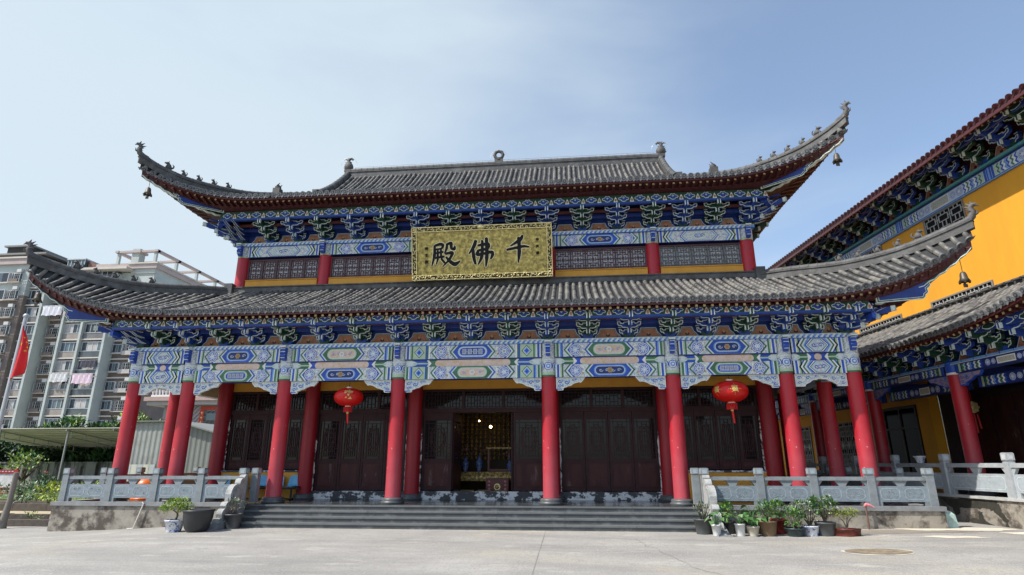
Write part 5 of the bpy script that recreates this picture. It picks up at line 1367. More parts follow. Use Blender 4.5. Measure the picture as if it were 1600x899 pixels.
def zigzag_beam(m, x0, x1, z0, z1, y, base=None):
    h = z1 - z0; k = h * .3; rect(m, x0, x1, z0, z1, y - .003, base or BLUE_D)
    for sg, xo in ((1, x0), (-1, x1)):
        for i, mt in enumerate((GREEN, GREEN_L, BLUE, WHITEP, BLUE_L, BLUE, PALE, GREEN, WHITEP, BLUE)):
            xx = xo + sg * (.30 + i * .085); xs2 = [xx, xx + sg * .07]
            pts = [(xs2[0], z0 + .02), (xs2[1], z0 + .02), (xs2[1] - sg * k * .6, z0 + h * .3), (xs2[1] + 0, z0 + h * .5), (xs2[1] - sg * k * .6, z0 + h * .72), (xs2[1], z1 - .02), (xs2[0], z1 - .02), (xs2[0] - sg * k * .6, z0 + h * .72), (xs2[0], z0 + h * .5), (xs2[0] - sg * k * .6, z0 + h * .3)]
            P2(m, pts if sg > 0 else pts[::-1], y - .006, mt)
        rect(m, min(xo + sg * .02, xo + sg * .12), max(xo + sg * .02, xo + sg * .12), z0, z1, y - .006, BLUE); rect(m, min(xo + sg * .15, xo + sg * .24), max(xo + sg * .15, xo + sg * .24), z0, z1, y - .006, GREEN_L)
        xr = xo + sg * 1.32; rosette(m, xr, (z0 + z1) / 2, h * .36, y - .006); rosette(m, xr + sg * h * .8, (z0 + z1) / 2, h * .3, y - .006, True)
    a, b = x0 + 1.32 + h * 1.3, x1 - 1.32 - h * 1.3
    if b > a:
        rect(m, a, b, z0 + .03, z1 - .03, y - .006, WHITEP); rect(m, a + .03, b - .03, z0 + .06, z1 - .06, y - .009, FLORG)
for a, b in zip(GX, GX[1:]):
    m = MB(); m.box(a + .24, b - .24, -.16, .14, 4.56, 4.84, BLUE_D); zigzag_beam(m, a + .24, b - .24, 4.57, 4.83, -.16); m.build('gallery_beam', RB)
    m = MB(); m.box(a + .24, b - .24, .5, .7, 4.1, 4.45, BLUE_D); zigzag_beam(m, a + .24, b - .24, 4.12, 4.43, .5); m.build('inner_beam', RB)
SPM = (BLUE, pm('rose_scroll_paint', (.40, .25, .30), .2, 9, .5, dirt=(.12, .18, .42), dscale=9, dthr=.52, dsoft=.03))
for x in GX: spandrel(x + .235, 1, .95, 4.55, -.09, RB, mats=SPM); spandrel(x - .235, -1, .95, 4.55, -.09, RB, mats=SPM)
m = MB(); m.box(GX[0] - 1, 10, -.2, .2, 4.845, 4.925, BLUE_L); m.box(GX[0] - 1, 10, -.208, -.2, 4.84, 4.855, PALE)
n = 66
for k in range(n): x = lerp(GX[0], 10, k / n); m.box(x, x + .03, -.206, -.2, 4.86, 4.92, BLUE)
m.build('wave_trim', RB)
gbx = []
for a, b in zip(GX, GX[1:]): gbx += [lerp(a, b, k / 4) for k in range(4)]
def bracketsb(kfill):
    return bracket_mesh(*kinds[kfill], reach=.95, n=3, w0=1.0, dz=.17, z0=.05)
gpro = [bracketsb(0).build('bracket', RB), bracketsb(1).build('bracket', RB)]; gu = [0, 0]
def gput(k, loc, sc_=1):
    if not gu[k]: gu[k] = 1; o = gpro[k]; o.location = loc
    else: o = copy(gpro[k], RB, loc)
    o.scale = (sc_,) * 3
for i, x in enumerate(gbx[1:]): gput(i % 2, (x, -.05, 4.925))
for a, b in zip(gbx, gbx[1:]):
    m = MB(); m.box(a + .0, b - .0, .06, .1, 4.93, 5.6, BBD); pr = [(a + .16, 4.94), (b - .16, 4.94), (b - .26, 5.10), (b - .40, 5.34), (a + .40, 5.34), (a + .26, 5.10)]
    P2(m, pr, .056, PALE); P2(m, inset(pr, .03), .052, TERRA); disc(m, (a + b) / 2 - .08, 5.12, .05, .05, .048, MAROON, 8); disc(m, (a + b) / 2 + .08, 5.12, .05, .05, .048, MAROON, 8); m.build('infill_board', RB)
frz = MB()
m = MB(); L0, L1 = GX[0] - 1, 9.5
def frieze_l(x0, x1, yf, z0, z1, name):
    m = MB(); m.box(x0, x1, yf, yf + .1, z0, z1, BBD); n = int((x1 - x0) / .62); h = z1 - z0
    for i in range(n):
        x = x0 + (i + .5) * (x1 - x0) / n; w = .24
        cl = [(-1, .3), (-.5, .12), (0, .06), (.5, .12), (1, .3), (.85, .62), (.4, .7), (0, .95), (-.4, .7), (-.85, .62)]
        pr = [(x + a * w, z0 + b * h) for a, b in cl]; P2(m, pr, yf - .004, BPA); P2(m, inset(pr, .022), yf - .008, BGR if i % 2 else BBL)
        scroll(m, x + .3, z0 + h * .5, .07, yf - .006, BPA)
    m.build(name, RB)
frieze_l(L0, L1, -.95, 5.42, 5.70, 'cloud_frieze')
rm = MB()
def eb(x): g = max(0, min(1, (x - .2) / 8.2)); return V((x, -1.4 - .5 * g ** 2, 5.62 + 1.75 * g ** 2.2))
def et(x): return V((x, 2.72, 7.62 + .0 * x))
def ei(x): return V((x, -.86, 5.74 + (0 if x < 5 else .0)))
slope(rm, eb, et, GX[0] - 1, 8.2, .24, (.8, 1.8), seg=.34, r=.07)
eave_under(rm, eb, et, ei, GX[0] - 1, 8.2, .24)
gro = rm.build('gallery_roof', RB)
m = MB(); m.box(GX[0] - 1, 9, 2.52, 2.72, 7.50, 7.72, RIDGE); m.box(GX[0] - 1, 9, 2.48, 2.74, 7.722, 7.76, RIDGE)
for k in range(100): x = lerp(GX[0] - 1, 9, k / 100); m.tube((x, 2.46, 7.70), (x + .24, 2.46, 7.70), .05, .05, 6, RIDGE)
m.build('apron_ridge', gro)
# walls
yw = 2.8
m = MB(); m.box(GX[0] - 2, 9.2, yw, yw + 9, 6.9, 12.4, YEL); m.build('upper_wall', RB)
m = MB(); m.box(GX[0] - 2, -6.35, yw, yw + .3, .8, 6.895, YEL); m.box(-6.35, -5.6, yw - .12, yw + .3, .8, 6.895, YEL)
m.build('gallery_wall', RB)
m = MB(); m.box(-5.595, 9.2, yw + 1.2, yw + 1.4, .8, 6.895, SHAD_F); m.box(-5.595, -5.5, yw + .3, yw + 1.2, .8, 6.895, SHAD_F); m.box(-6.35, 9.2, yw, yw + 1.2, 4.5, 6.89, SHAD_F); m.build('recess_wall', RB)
m = MB(); m.box(GX[0] - 2, 9.2, -.1, yw + .0, 5.62, 5.66, SHAD_F)
for x in GX: m.box(x - .1, x + .1, .2, yw - .05, 4.5, 4.8, BLUE_D)
m.build('gallery_ceiling', RB)
m = MB(); m.box(GX[0] - 2, 9.2, -1.0, yw + 1.2, -.6, .80, CONC); m.box(GX[0] - 2, 9.2, -1.06, -.6, .802, .875, pm('pale_coping', (.42, .42, .40), .2, 4, .8, .3, 25)); m.build('gallery_plinth', RB)
m = MB(); m.box(GX[0] - 2, 9.2, -.595, yw + 1.19, .801, .812, FLOOR); m.build('gallery_floor', RB)
MOULD = pm('black_mould_stain', (.035, .033, .025), .4, 7, .95, .5, 30)
def stain(pts, seed=1):
    r_ = random.Random(seed); out = []
    for i, (x, z) in enumerate(pts):
        nx_, nz = pts[(i + 1) % len(pts)]
        for k in range(5): t_ = k / 5; out.append((lerp(x, nx_, t_) + r_.uniform(-.05, .05), lerp(z, nz, t_) + r_.uniform(-.025, .025)))
    m = MB(); P2(m, out, -1.004, MOULD); return m.build('mould_stain', RB)
stain([(-.9, .74), (-.55, .50), (-.42, .28), (-.22, .34), (-.18, .52), (.35, .50), (.85, .56), (1.15, .44), (1.38, .20), (1.34, -.02), (1.45, -.03), (1.48, .30), (1.3, .62), (1.25, .78), (.2, .79)], 3)
stain([(.05, .16), (.25, .02), (.75, .0), (.95, .10), (.70, .2), (.66, .44), (.52, .45), (.5, .22), (.3, .24)], 5)
# lattice windows
WFR = pm('grey_window_frame', (.22, .19, .16), .15, 8, .6); WDK = pm('dark_lattice_back', (.012, .012, .014), .1, 4, .6, spec=.05)
def rwin(x0, x1, z0, z1, kind, y=yw, name='lattice_window'):
    m = MB(); f = .06
    for a in ((x0 - f, x1 + f, z0 - f, z0), (x0 - f, x1 + f, z1, z1 + f), (x0 - f, x0, z0, z1), (x1, x1 + f, z0, z1)): m.box(a[0], a[1], y - .05, y + .02, a[2], a[3], WFR)
    o = m.build(name, RB)
    g = MB(); g.box(x0, x1, y - .004, y + .015, z0, z1, WDK); g.build('pane', o)
    l = MB(); t_ = .028; w, h = x1 - x0, z1 - z0; mat_ = pm('pale_lattice_bars', (.40, .40, .38), .12, 6, .6)
    if kind == 'brick':
        n = max(2, round(w / .62))
        for i in range(n):
            a = x0 + w * i / n; b_ = x0 + w * (i + 1) / n; c_ = b_ - a
            l.box(a - .012, a + .012, y - .03, y - .006, z0, z1, mat_)
            for k in range(max(1, round(h / .45))):
                zz = z0 + h * k / max(1, round(h / .45)); hh = h / max(1, round(h / .45))
                l.box(a + c_ * .15, a + c_ * .85, y - .032, y - .006, zz + hh * .22, zz + hh * .22 + t_, mat_); l.box(a + c_ * .15, a + c_ * .85, y - .032, y - .006, zz + hh * .72, zz + hh * .72 + t_, mat_)
                for q in (.15, .85): l.box(a + c_ * q - t_ / 2, a + c_ * q + t_ / 2, y - .034, y - .006, zz + hh * .22, zz + hh * .76, mat_)
                for q in (0, .85): l.box(a + c_ * q, a + c_ * (q + .15), y - .03, y - .006, zz + hh * .48, zz + hh * .48 + t_, mat_)
                for q in (.35, .65): l.box(a + c_ * q - t_ / 2, a + c_ * q + t_ / 2, y - .03, y - .006, zz, zz + hh * .22, mat_); l.box(a + c_ * q - t_ / 2, a + c_ * q + t_ / 2, y - .03, y - .006, zz + hh * .76, zz + hh, mat_)
    else:
        n = max(2, round(w / .5))
        for i in range(n): lattice(l, x0 + w * i / n, x0 + w * (i + 1) / n, z0, z1, y - .006, mat_, 'fret', .03)
    l.build('lattice', o)
for k in range(5):
    xr = -1.83 - 4.95 * k; rwin(xr - 2.05, xr, 10.42, 11.42, 'brick')
for k in range(4):
    xr = -1.4 - 4.95 * k; rwin(xr - 3.0, xr, 7.0, 8.03, 'brick')
for xr in (-11.0, -15.5, -19.6): rwin(xr - 2.2, xr, 1.6, 3.72, 'fret')
# big glazed window and recessed doors of the gallery
m = MB(); x0, x1 = -8.75, -6.55
for a in ((x0, x1, 1.2, 1.32), (x0, x1, 4.05, 4.17), (x0, x0 + .1, 1.32, 4.05), (x1 - .1, x1, 1.32, 4.05), ((x0 + x1) / 2 - .05, (x0 + x1) / 2 + .05, 1.32, 4.05), (x0 + .1, x1 - .1, 3.2, 3.28)): m.box(a[0], a[1], yw - .06, yw + .02, a[2], a[3], SHAD_F)
o = m.build('glazed_window', RB); g = MB(); g.box(x0 + .1, x1 - .1, yw - .01, yw + .01, 1.32, 4.05, pm('smoked_glass', (.006, .006, .007), .1, 2, .08, spec=.04)); g.build('glass', o)
for k in range(6):
    a = -5.2 + 1.1 * k; m = MB(); m.box(a + .02, a + 1.08, yw + 1.13, yw + 1.195, .85, 4.3, DOOR); m.box(a + .14, a + .96, yw + 1.12, yw + 1.13, .95, 1.7, DOOR_F); m.build('door_leaf', RB)
# upper beam, brackets, eaves with glazed tiles
m = MB(); m.box(GX[0] - 2, 9.2, yw - .08, yw - .001, 11.53, 12.06, BLUE_D)
bays_ = [-.34 + 4.92 * k for k in range(-4, 3)]
for a, b in zip(bays_, bays_[1:]):
    beam_x0, beam_x1 = a + .1, b - .1
    zigzag_beam(m, beam_x0, beam_x1, 11.56, 11.98, yw - .08, PALEBLUE); rect(m, a - .1, a + .1, 11.54, 12.0, yw - .09, BLUE); rect(m, a - .04, a + .04, 11.54, 12.0, yw - .093, BLUE_L)
m.box(GX[0] - 2, 9.2, yw - .2, yw - .0, 12.062, 12.15, TEAL); m.box(GX[0] - 2, 9.2, yw - .09, yw - .001, 11.49, 11.528, BLUE_L); m.build('upper_beam', RB)
ubx = [-18 + 1.18 * k for k in range(22)]
for i, x in enumerate(ubx): gput(i % 2, (x, yw - .08, 12.15), 1.12)
for a, b in zip(ubx, ubx[1:]):
    m = MB(); m.box(a + .0, b - .0, yw + .0, yw + .03, 12.152, 13.6, MAROON); pr = [(a + .2, 12.16), (b - .2, 12.16), (b - .3, 12.32), (b - .42, 12.58), (a + .42, 12.58), (a + .3, 12.32)]
    P2(m, pr, yw - .004, PALE); P2(m, inset(pr, .03), yw - .008, TERRA); disc(m, (a + b) / 2, 12.32, .07, .07, yw - .011, MAROON, 8); m.build('infill_board', RB)
frieze_l(L0, L1, yw - 1.15, 12.66, 12.98, 'cloud_frieze')
um = MB()
UB = lambda x: V((x, yw - 1.62, 12.86)); UT = lambda x: V((x, yw + 3.6, 15.2)); UI = lambda x: V((x, yw - 1.05, 13.0))
slope(um, UB, UT, GX[0] - 2, 9.5, .26, (.7, 2), seg=.34, r=.08, tile=GLZ, pan=GLZ_P, endm=GLZ)
eave_under(um, UB, UT, UI, GX[0] - 2, 9.5, .26)
um.box(GX[0] - 2, 9.5, yw - 1.60, yw - 1.55, 12.66, 12.80, GFASC); um.build('upper_roof', RB)
# railing on the gallery plinth
e_ = V((.1219, -.9925)); n_ = V((-.9925, -.1219)); O2 = V((15.7, 1.2))
pts = [O2 + e_ * x + n_ * .86 for x in (-9.97, -7.79, -5.4, -3.01, -.62, 1.78, 4.18, 6.6)]
gr_ = railing('stone_railing', 'carved stone railing on the plinth of the yellow hall gallery', [(p.x, p.y) for p in pts], h=1.19, two=False, z=.875)
RPALE = pm('pale_carved_stone', (.37, .39, .40), .15, 5, .7, .3, 45); RPALE_P = pm('pale_stone_panel', (.36, .40, .42), .15, 6, .7, .35, 40); RPALE_C = pm('white_carving', (.52, .54, .54), .15, 12, .75, .3, 60)  # same kind of stone, cleaner and paler on this railing
for o in gr_.children:
    for k, mt in enumerate(o.data.materials): o.data.materials[k] = {RAIL: RPALE, RAIL_P: RPALE_P, RAIL_C: RPALE_C}.get(mt, mt)
# things in the gallery
def rb_pt(x, y, z): p = O2 + e_ * x - n_ * y; return (p.x, p.y, z)
PWHITE = pm('glazed_white_pot', (.62, .64, .66), .06, 4, .2, dirt=(.06, .12, .42), dscale=9, dthr=.56, dsoft=.03)
t = thing('bonsai_bowl', 'small blue and white bowl on the gallery railing', 'plant pot', rb_pt(-1.72, -.86, .875 + 1.19 * .765))
m = MB(); m.lathe([(.10, 0), (.11, .04), (.15, .16), (.19, .20), (.19, .23), (.16, .22), (.15, .18)], (0, 0, 0), 18, PWHITE); m.build('bowl', t)
m = MB(); m.path([(0, 0, .16), (.03, 0, .26), (-.02, .02, .36)], [.014, .01, .005], 5, SHAD_F); leafclump(m, (0, 0, .38), (.09, .08, .06), 18, .05, [SHAD_F]); m.build('withered_stem', t)
t = thing('lucky_knot', 'gold lucky knot with red tassels hanging in the dark gallery', 'ornament', rb_pt(-3.05, 2.4, 5.6))
m = MB()
for k in range(8): a = k * pi / 4; m.lathe([(0, -.07), (.09, -.05), (.11, 0), (.09, .05), (0, .07)], (.0 + .13 * cos(a), 0, -1.86 + .15 * sin(a)), 8, GOLD_F, sy=.4)
m.lathe([(0, -.14), (.14, -.1), (.17, 0), (.14, .1), (0, .14)], (0, 0, -1.86), 10, GOLD_F, sy=.4); m.build('gold_knot', t)
m = MB(); m.tube((0, 0, 0), (0, 0, -1.6), .01, .01, 5, LRED)
for k in range(3): m.tube((-.1 + .1 * k, 0, -2.1), (-.14 + .14 * k, 0, -2.62 - .15 * (k == 1)), .025, .035, 6, LRED)
m.build('tassels', t)
# ------------------------------------------------------------------ apartment block far left
AB = thing('apartment_block', 'tall brown and pale-green apartment block with balconies and laundry', 'apartment building', (-80, 76, 0))
BX, BY = -80, 76
def W(m): 
    m.v = [(x - BX, y - BY, z) for x, y, z in m.v]; return m
BR_W = pm('brown_tile_cladding', (.185, .148, .125), .14, .5, .8, dirt=(.12, .10, .09), dscale=.3, dthr=.6); PG = pm('pale_green_render', (.42, .455, .43), .1, .4, .8, dirt=(.36, .40, .37), dscale=.5, dthr=.62)
CREAMB = pm('cream_band', (.52, .48, .42), .12, .6, .8); PINKB = pm('dusty_pink_band', (.42, .35, .33), .12, .5, .8); WGL = pm('apartment_glass', (.10, .14, .16), .4, .35, .08); WGL2 = pm('apartment_glass_dark', (.028, .034, .04), .5, .4, .12)
WFRM = pm('aluminium_frame', (.50, .53, .54), .1, 2, .5); ACM = pm('air_conditioner_case', (.52, .52, .50), .1, 3, .6); CAGE = pm('balcony_cage', (.20, .20, .19), .2, 3, .6); DKB = pm('balcony_depth', (.05, .05, .048), .3, .6, .9); BALPS = [pm('balcony_parapet', (.13, .135, .135), .25, 1, .6), pm('balcony_parapet_glass', (.07, .085, .09), .3, 1, .2), pm('balcony_parapet_beige', (.27, .24, .21), .2, 1, .7)]; CURT = pm('drawn_curtain', (.42, .40, .38), .2, 1.2, .8)
FL = [6.2 + 3.13 * k for k in range(-2, 9)]; ZT = FL[-1] + 3.13
m = MB(); m.box(-96, -68, 71.6, 86, -1, ZT - .8, BR_W); W(m).build('main_wall', AB)
m = MB(); m.box(-112, -90.2, 69.0, 86, -1, 29.6, BR_W); m.box(-112, -90.2, 68.95, 86, 29.6, 35.2, PG); m.box(-112.4, -89.4, 68.4, 86.2, 35.2, 36.2, PINKB); m.box(-112.6, -89.2, 68.2, 86.4, 36.2, 36.5, CREAMB); W(m).build('corner_tower', AB)
m = MB(); m.box(-103, -90.2, 70.5, 80, 36.5, 37.6, DKB); m.box(-103.4, -89, 70, 80.4, 37.6, 37.9, CAGE); m.box(-97.4, -92.6, 70.6, 80, 37.9, 39.2, DKB); m.box(-97.8, -92.2, 70.2, 80.4, 39.2, 39.5, CAGE); W(m).build('roof_shed', AB)
m = MB(); m.box(-87.2, -83.9, 73, 78, 33.6, 37.3, WGL)
for k in range(6): x = -87.2 + .66 * k; m.box(x - .05, x + .05, 72.93, 72.99, 33.6, 37.3, WFRM)
m.box(-87.4, -83.7, 72.8, 78, 37.3, 37.5, WFRM); W(m).build('glass_penthouse', AB)
m = MB(); m.hexa([(-83.6, 73.5, 33.6), (-79.2, 73.5, 33.6), (-79.2, 79, 33.6), (-83.6, 79, 33.6), (-83.6, 73.5, 37.2), (-79.2, 73.5, 35.2), (-79.2, 79, 35.2), (-83.6, 79, 37.2)], pm('red_brick_gable', (.20, .10, .08), .2, 1, .8)); W(m).build('brick_penthouse', AB)
m = MB(); m.box(-92.2, -90.2, 73, 78, 34, 37.2, WGL2); m.box(-92.4, -86, 72.5, 78, 35.6, 35.9, CREAMB); W(m).build('stair_head', AB)
# right wing: pale upper storeys, cornice and roof pergola
m = MB(); m.box(-80.3, -68.0, 70.6, 84, 31.2, 33.6, PG); m.box(-80.4, -74.6, 72.5, 84, 33.6, 35.3, PG); m.box(-80.8, -74.4, 72.2, 84, 35.3, 36.0, PINKB); m.box(-72.4, -67.9, 70.4, 84, 33.4, 34.2, PG); m.box(-72.6, -67.5, 70.1, 84.4, 34.2, 35.0, PINKB); m.box(-72.8, -67.3, 69.9, 84.6, 35, 35.25, CREAMB)
m.box(-68.2, -67.92, 70.7, 100, 30, 34.15, PG); m.box(-68.2, -67.92, 71.7, 100, -1, 29.99, BR_W); m.box(-68.0, -67.47, 84.5, 100, 34.16, 34.93, PINKB); m.box(-68.2, -67.27, 84.65, 100, 34.94, 35.22, CREAMB)
m.box(-84.4, -71.8, 68.6, 72, 33.75, 34.15, CREAMB); m.box(-80.4, -80.0, 69.0, 69.4, 31.5, 33.75, PG); W(m).build('upper_storeys', AB)
m = MB()
for x in (-75.2, -72.0, -68.3):
    for y in (70.5, 76, 82, 88, 96):
        if x > -70 or y < 80: m.box(x - .22, x + .22, y - .22, y + .22, 35.2, 37.2, PG)
for x in (-75.4, -68.0): m.box(x - .3, x + .3, 70, 97, 37.2, 37.6, PINKB)
for y in (70.4, 76, 82, 88, 96): m.box(-75.6, -67.7, y - .3, y + .3, 37.2, 37.55, PINKB)
m.box(-72.6, -71.2, 70.2, 71.6, 35.25, 37.9, PG); m.box(-72.9, -70.9, 69.9, 71.9, 37.1, 37.5, PINKB); W(m).build('roof_pergola', AB)
# window bays: built once, then copied storey by storey
def balcony(x0, x1, split):
    m = MB(); y0, y1 = 69.6, 71.6; BALP = R.choice(BALPS)
    m.box(x0, x1, y0, y1, -.22, .0, CREAMB); m.box(x0 + .3, x1 - .3, 71.45, 71.6, 0, 2.9, DKB); m.box(x0 + .2, x1 - .2, y0 + .15, y0 + .25, .0, 1.0, BALP); m.box(x0 + .2, x1 - .2, y0 + .1, y0 + .2, 1.0, 1.08, WFRM)
    W(m); o = m.build('balcony', AB)
    g = MB(); n = 4
    for i in range(n):
        a, b = lerp(x0 + .35, x1 - .35, i / n), lerp(x0 + .35, x1 - .35, (i + 1) / n)
        g.box(a + .04, b - .04, y0 + .32 + (.3 if R.random() < .25 else 0), y0 + .36 + (.3 if R.random() < .25 else 0), 1.12, 2.55, R.choice((WGL, WGL, WGL2, WGL2, CURT))); g.box(a - .04, a + .04, y0 + .28, y0 + .4, 1.08, 2.6, WFRM)
    g.box(x0 + .3, x1 - .3, y0 + .28, y0 + .4, 2.55, 2.7, WFRM); W(g).build('glazing', o)
    return o
def cage_window(x0, x1, y):
    m = MB(); m.box(x0, x1, y - .12, y, .9, 2.4, WFRM); m.box(x0 + .12, x1 - .12, y - .14, y - .121, 1.0, 2.3, WGL2)
    m.box(x0 - .05, x1 + .05, y - .75, y, .55, .65, CREAMB); k = 7
    for i in range(k): x = lerp(x0, x1, i / (k - 1)); m.box(x - .035, x + .035, y - .7, y - .65, .65, 2.3, WFRM if i % 3 == 0 else CAGE)
    for z in (.7, 1.2, 1.75, 2.3): m.box(x0, x1, y - .7, y - .64, z - .035, z + .035, CAGE)
    W(m); o = m.build('window', AB)
    if R.random() < .5: m2_ = MB(); m2_.box(x0 + .1, x1 - .3, y - .72, y - .66, .66, 1.2, R.choice((CURT, PG, BR_W))); W(m2_).build('hung_mat', o)
    a = MB(); a.box(x1 - .9, x1 - .05, y - .6, y - .15, 2.45, 3.0, ACM); a.lathe([(.2, 0), (.2, .02)], (0, 0, 0), 10, CAGE) if False else None; W(a).build('air_conditioner', o)
    return o
def narrow_window(x0, x1, y):
    m = MB(); m.box(x0, x1, y - .1, y, .7, 2.5, WFRM)
    for i in range(2):
        for j in range(3): m.box(lerp(x0 + .08, x1 - .04, i / 2), lerp(x0 + .04, x1 - .08, (i + 1) / 2), y - .12, y - .101, .8 + .55 * j, 1.27 + .55 * j, WGL2)
    W(m); return m.build('window', AB)
def tall_window(x0, x1, y, z0=.7, z1=2.5):
    m = MB(); m.box(x0 - .1, x1 + .1, y - .5, y, z0 - .15, z0, CREAMB); m.box(x0, x1, y - .45, y, z0, z1, WFRM); n = 3
    for i in range(n): m.box(lerp(x0 + .06, x1 - .06, i / n) + .03, lerp(x0 + .06, x1 - .06, (i + 1) / n) - .03, y - .47, y - .451, z0 + .1, z1 - .1, WGL if i % 2 else WGL2)
    W(m); return m.build('window', AB)
bank = [(balcony, (-82.3, -78.5, 1)), (balcony, (-78.5, -74.0, 2)), (balcony, (-91.0, -86.9, 3)), (cage_window, (-86.3, -84.2, 71.6)), (narrow_window, (-83.5, -82.4, 71.6)), (cage_window, (-71.6, -69.3, 71.6)), (cage_window, (-93.3, -91.2, 69.0)), (tall_window, (-97, -93.6, 69.0)), (tall_window, (-102, -99, 69.0)), (tall_window, (-73.6, -71.9, 71.6, .9, 2.4))]
for fn_, args in bank:
    var_ = [fn_(*args) for _ in range(3 if fn_ in (balcony, cage_window) else 1)]
    for k, z in enumerate(FL):
        if k < len(var_): var_[k].location = (0, 0, z)
        elif k >= 3 or len(var_) == 1 and k >= 2: copy(var_[R.randrange(len(var_))], AB, (0, 0, z))
for x in (-82.2, -78.5, -74.0, -91.0, -86.9):
    m = MB(); m.box(x - .2, x + .2, 69.3, 71.7, -1, ZT - 1.2, PG); W(m).build('pilaster', AB)
m = MB(); 
for z in FL: m.box(-74.0, -68.0, 71.3, 71.6, z - .22, z + .02, CREAMB); m.box(-92, -68, 71.5, 71.62, z - .15, z, CREAMB)
W(m).build('string_course', AB)
m = MB(); m.tube((-84.0, 71.4, 0), (-84.0, 71.4, 33), .12, .12, 6, CREAMB); W(m).build('drain_pipe', AB)
LAUN = [('hanging_laundry', 'white sheets drying on an upper balcony of the apartment block', -84.4, 27.6, 3.6, 1.7, (.62, .62, .66)), ('hanging_laundry', 'pink quilts drying on an upper balcony of the apartment block', -80.6, 27.9, 3.2, 1.9, (.66, .40, .38)),
        ('hanging_laundry', 'grey-white quilts on the balcony in the middle of the apartment block', -80.4, 16.1, 3.2, 1.5, (.55, .55, .55)), ('hanging_laundry', 'pink checked sheet on the balcony in the middle of the apartment block', -76.2, 15.9, 3.6, 1.6, (.62, .48, .55)),
        ('hanging_laundry', 'row of dark clothes above the pink checked sheet', -75.6, 18.1, 3.0, 1.2, (.06, .06, .08)), ('hanging_laundry', 'white towel drying on a low balcony of the far-left bay', -89.6, 7.8, 2.6, 1.3, (.7, .7, .72))]
for nm, lb, x, z, w, h, c in LAUN:
    m = MB(); mt = pm('laundry_%d' % (abs(hash(lb)) % 97), c, .15, .8, .9); n = 12
    vs = [(x - w / 2 + w * i / n, 69.1 + .12 * sin(i * 2.1 + j), z - h * j / 3 + (.08 * sin(i * 1.3) if j == 3 else 0)) for j in range(4) for i in range(n + 1)]
    m.add(vs, [(j * (n + 1) + i, j * (n + 1) + i + 1, (j + 1) * (n + 1) + i + 1, (j + 1) * (n + 1) + i) for j in range(3) for i in range(n)], mt, True)
    m.add([(a, b + .05, c_) for a, b, c_ in vs], [(j * (n + 1) + i, (j + 1) * (n + 1) + i, (j + 1) * (n + 1) + i + 1, j * (n + 1) + i + 1) for j in range(3) for i in range(n)], mt, True)
    m.tube((x - w / 2 - .3, 69.1, z + .02), (x + w / 2 + .3, 69.1, z + .02), .03, .03, 5, WFRM)
    tag(m.build(nm), lb, 'laundry', 'laundry on the apartment balconies')

# ------------------------------------------------------------------ house, shed, carport and wall behind the left veranda
HC = pm('pale_house_cladding', (.42, .375, .345), .12, 1.5, .8); HR = pm('pink_cornice', (.42, .29, .26), .12, 2, .8); HW = pm('white_baluster', (.66, .64, .62), .08, 3, .7)
hs = thing('village_house', 'pale diagonally clad house with white balustrades and red couplets', 'house', (-29.5, 32, 0))
m = MB(); m.box(-3.2, 12, -1.6, 8, -.5, 6.7, HC)
for k in range(24):
    a = -5.2 + .42 * k; x0, z0 = a, 3.2; x1, z1 = a + 3.4, 6.6
    for (u0, u1) in ((max(0, (-3.2 - x0) / 3.4), min(1, (2.9 - x0) / 3.4)),):
        if u1 > u0: m.bar((lerp(x0, x1, u0), -1.62, lerp(z0, z1, u0)), (lerp(x0, x1, u1), -1.62, lerp(z0, z1, u1)), .05, .12, pm('pale_cladding_seam', (.38, .34, .32), .1, 2, .8), up=(0, 1, 0))
m.build('wall', hs)
m = MB(); m.box(-4.4, 12.4, -2.3, 8.2, 6.7, 7.05, HC); m.box(-4.6, 12.6, -2.5, 8.4, 7.05, 7.4, HR); m.build('cornice', hs)
m = MB(); m.box(-4.2, 12, -2.2, -2.0, 7.41, 7.6, HW); m.box(-4.2, 12, -2.2, -1.95, 8.6, 8.8, HW)
for k in range(52): x = -4.1 + .31 * k; m.lathe([(.06, 7.6), (.11, 7.9), (.05, 8.3), (.07, 8.6)], (x, -2.1, 0), 6, HW)
m.build('roof_balustrade', hs)
m = MB(); m.box(-1.2, 6, -2.9, -2.7, 3.1, 3.3, HW); m.box(-1.2, 6, -2.9, -2.65, 4.1, 4.25, HW)
for k in range(22): m.lathe([(.06, 3.3), (.11, 3.55), (.05, 3.9), (.07, 4.1)], (-1.05 + .32 * k, -2.8, 0), 6, HW)
m.build('balcony_balustrade', hs)
m = MB(); m.box(.7, 2.2, -1.68, -1.55, 3.4, 6.2, WGL2); m.box(.9, 2.0, -1.7, -1.681, 5.4, 6.0, WGL); m.build('doorway', hs)
CPL = pm('red_couplet_paper', (.55, .06, .03), .1, 2, .7)
for x, z0, z1, w in ((.45, 3.4, 6.3, .4), (2.45, 3.4, 6.3, .4)):
    m = MB(); m.box(x - w / 2, x + w / 2, -1.69, -1.63, z0, z1, CPL)
    for k in range(7): zc = z0 + .25 + .4 * k; m.box(x - .09, x + .09, -1.70, -1.691, zc - .02, zc + .02, GOLD_F); m.box(x - .02, x + .02, -1.702, -1.691, zc - .11, zc + .11, GOLD_F)
    m.build('couplet', hs)
m = MB(); m.box(.3, 2.6, -1.69, -1.63, 6.3, 6.6, CPL); m.build('couplet', hs)
m = MB()
for k in range(4): m.box(-1.5, -.9, -1.66, -1.6, 4.2 + .55 * k, 4.62 + .55 * k, WGL2)
m.build('slot_window', hs)
SHED = pm('corrugated_grey_steel', (.30, .31, .29), .12, .8, .5, dirt=(.2, .19, .17), dscale=.9, dthr=.62); SHEDD = pm('corrugated_shade_steel', (.20, .205, .19), .1, .8, .5)
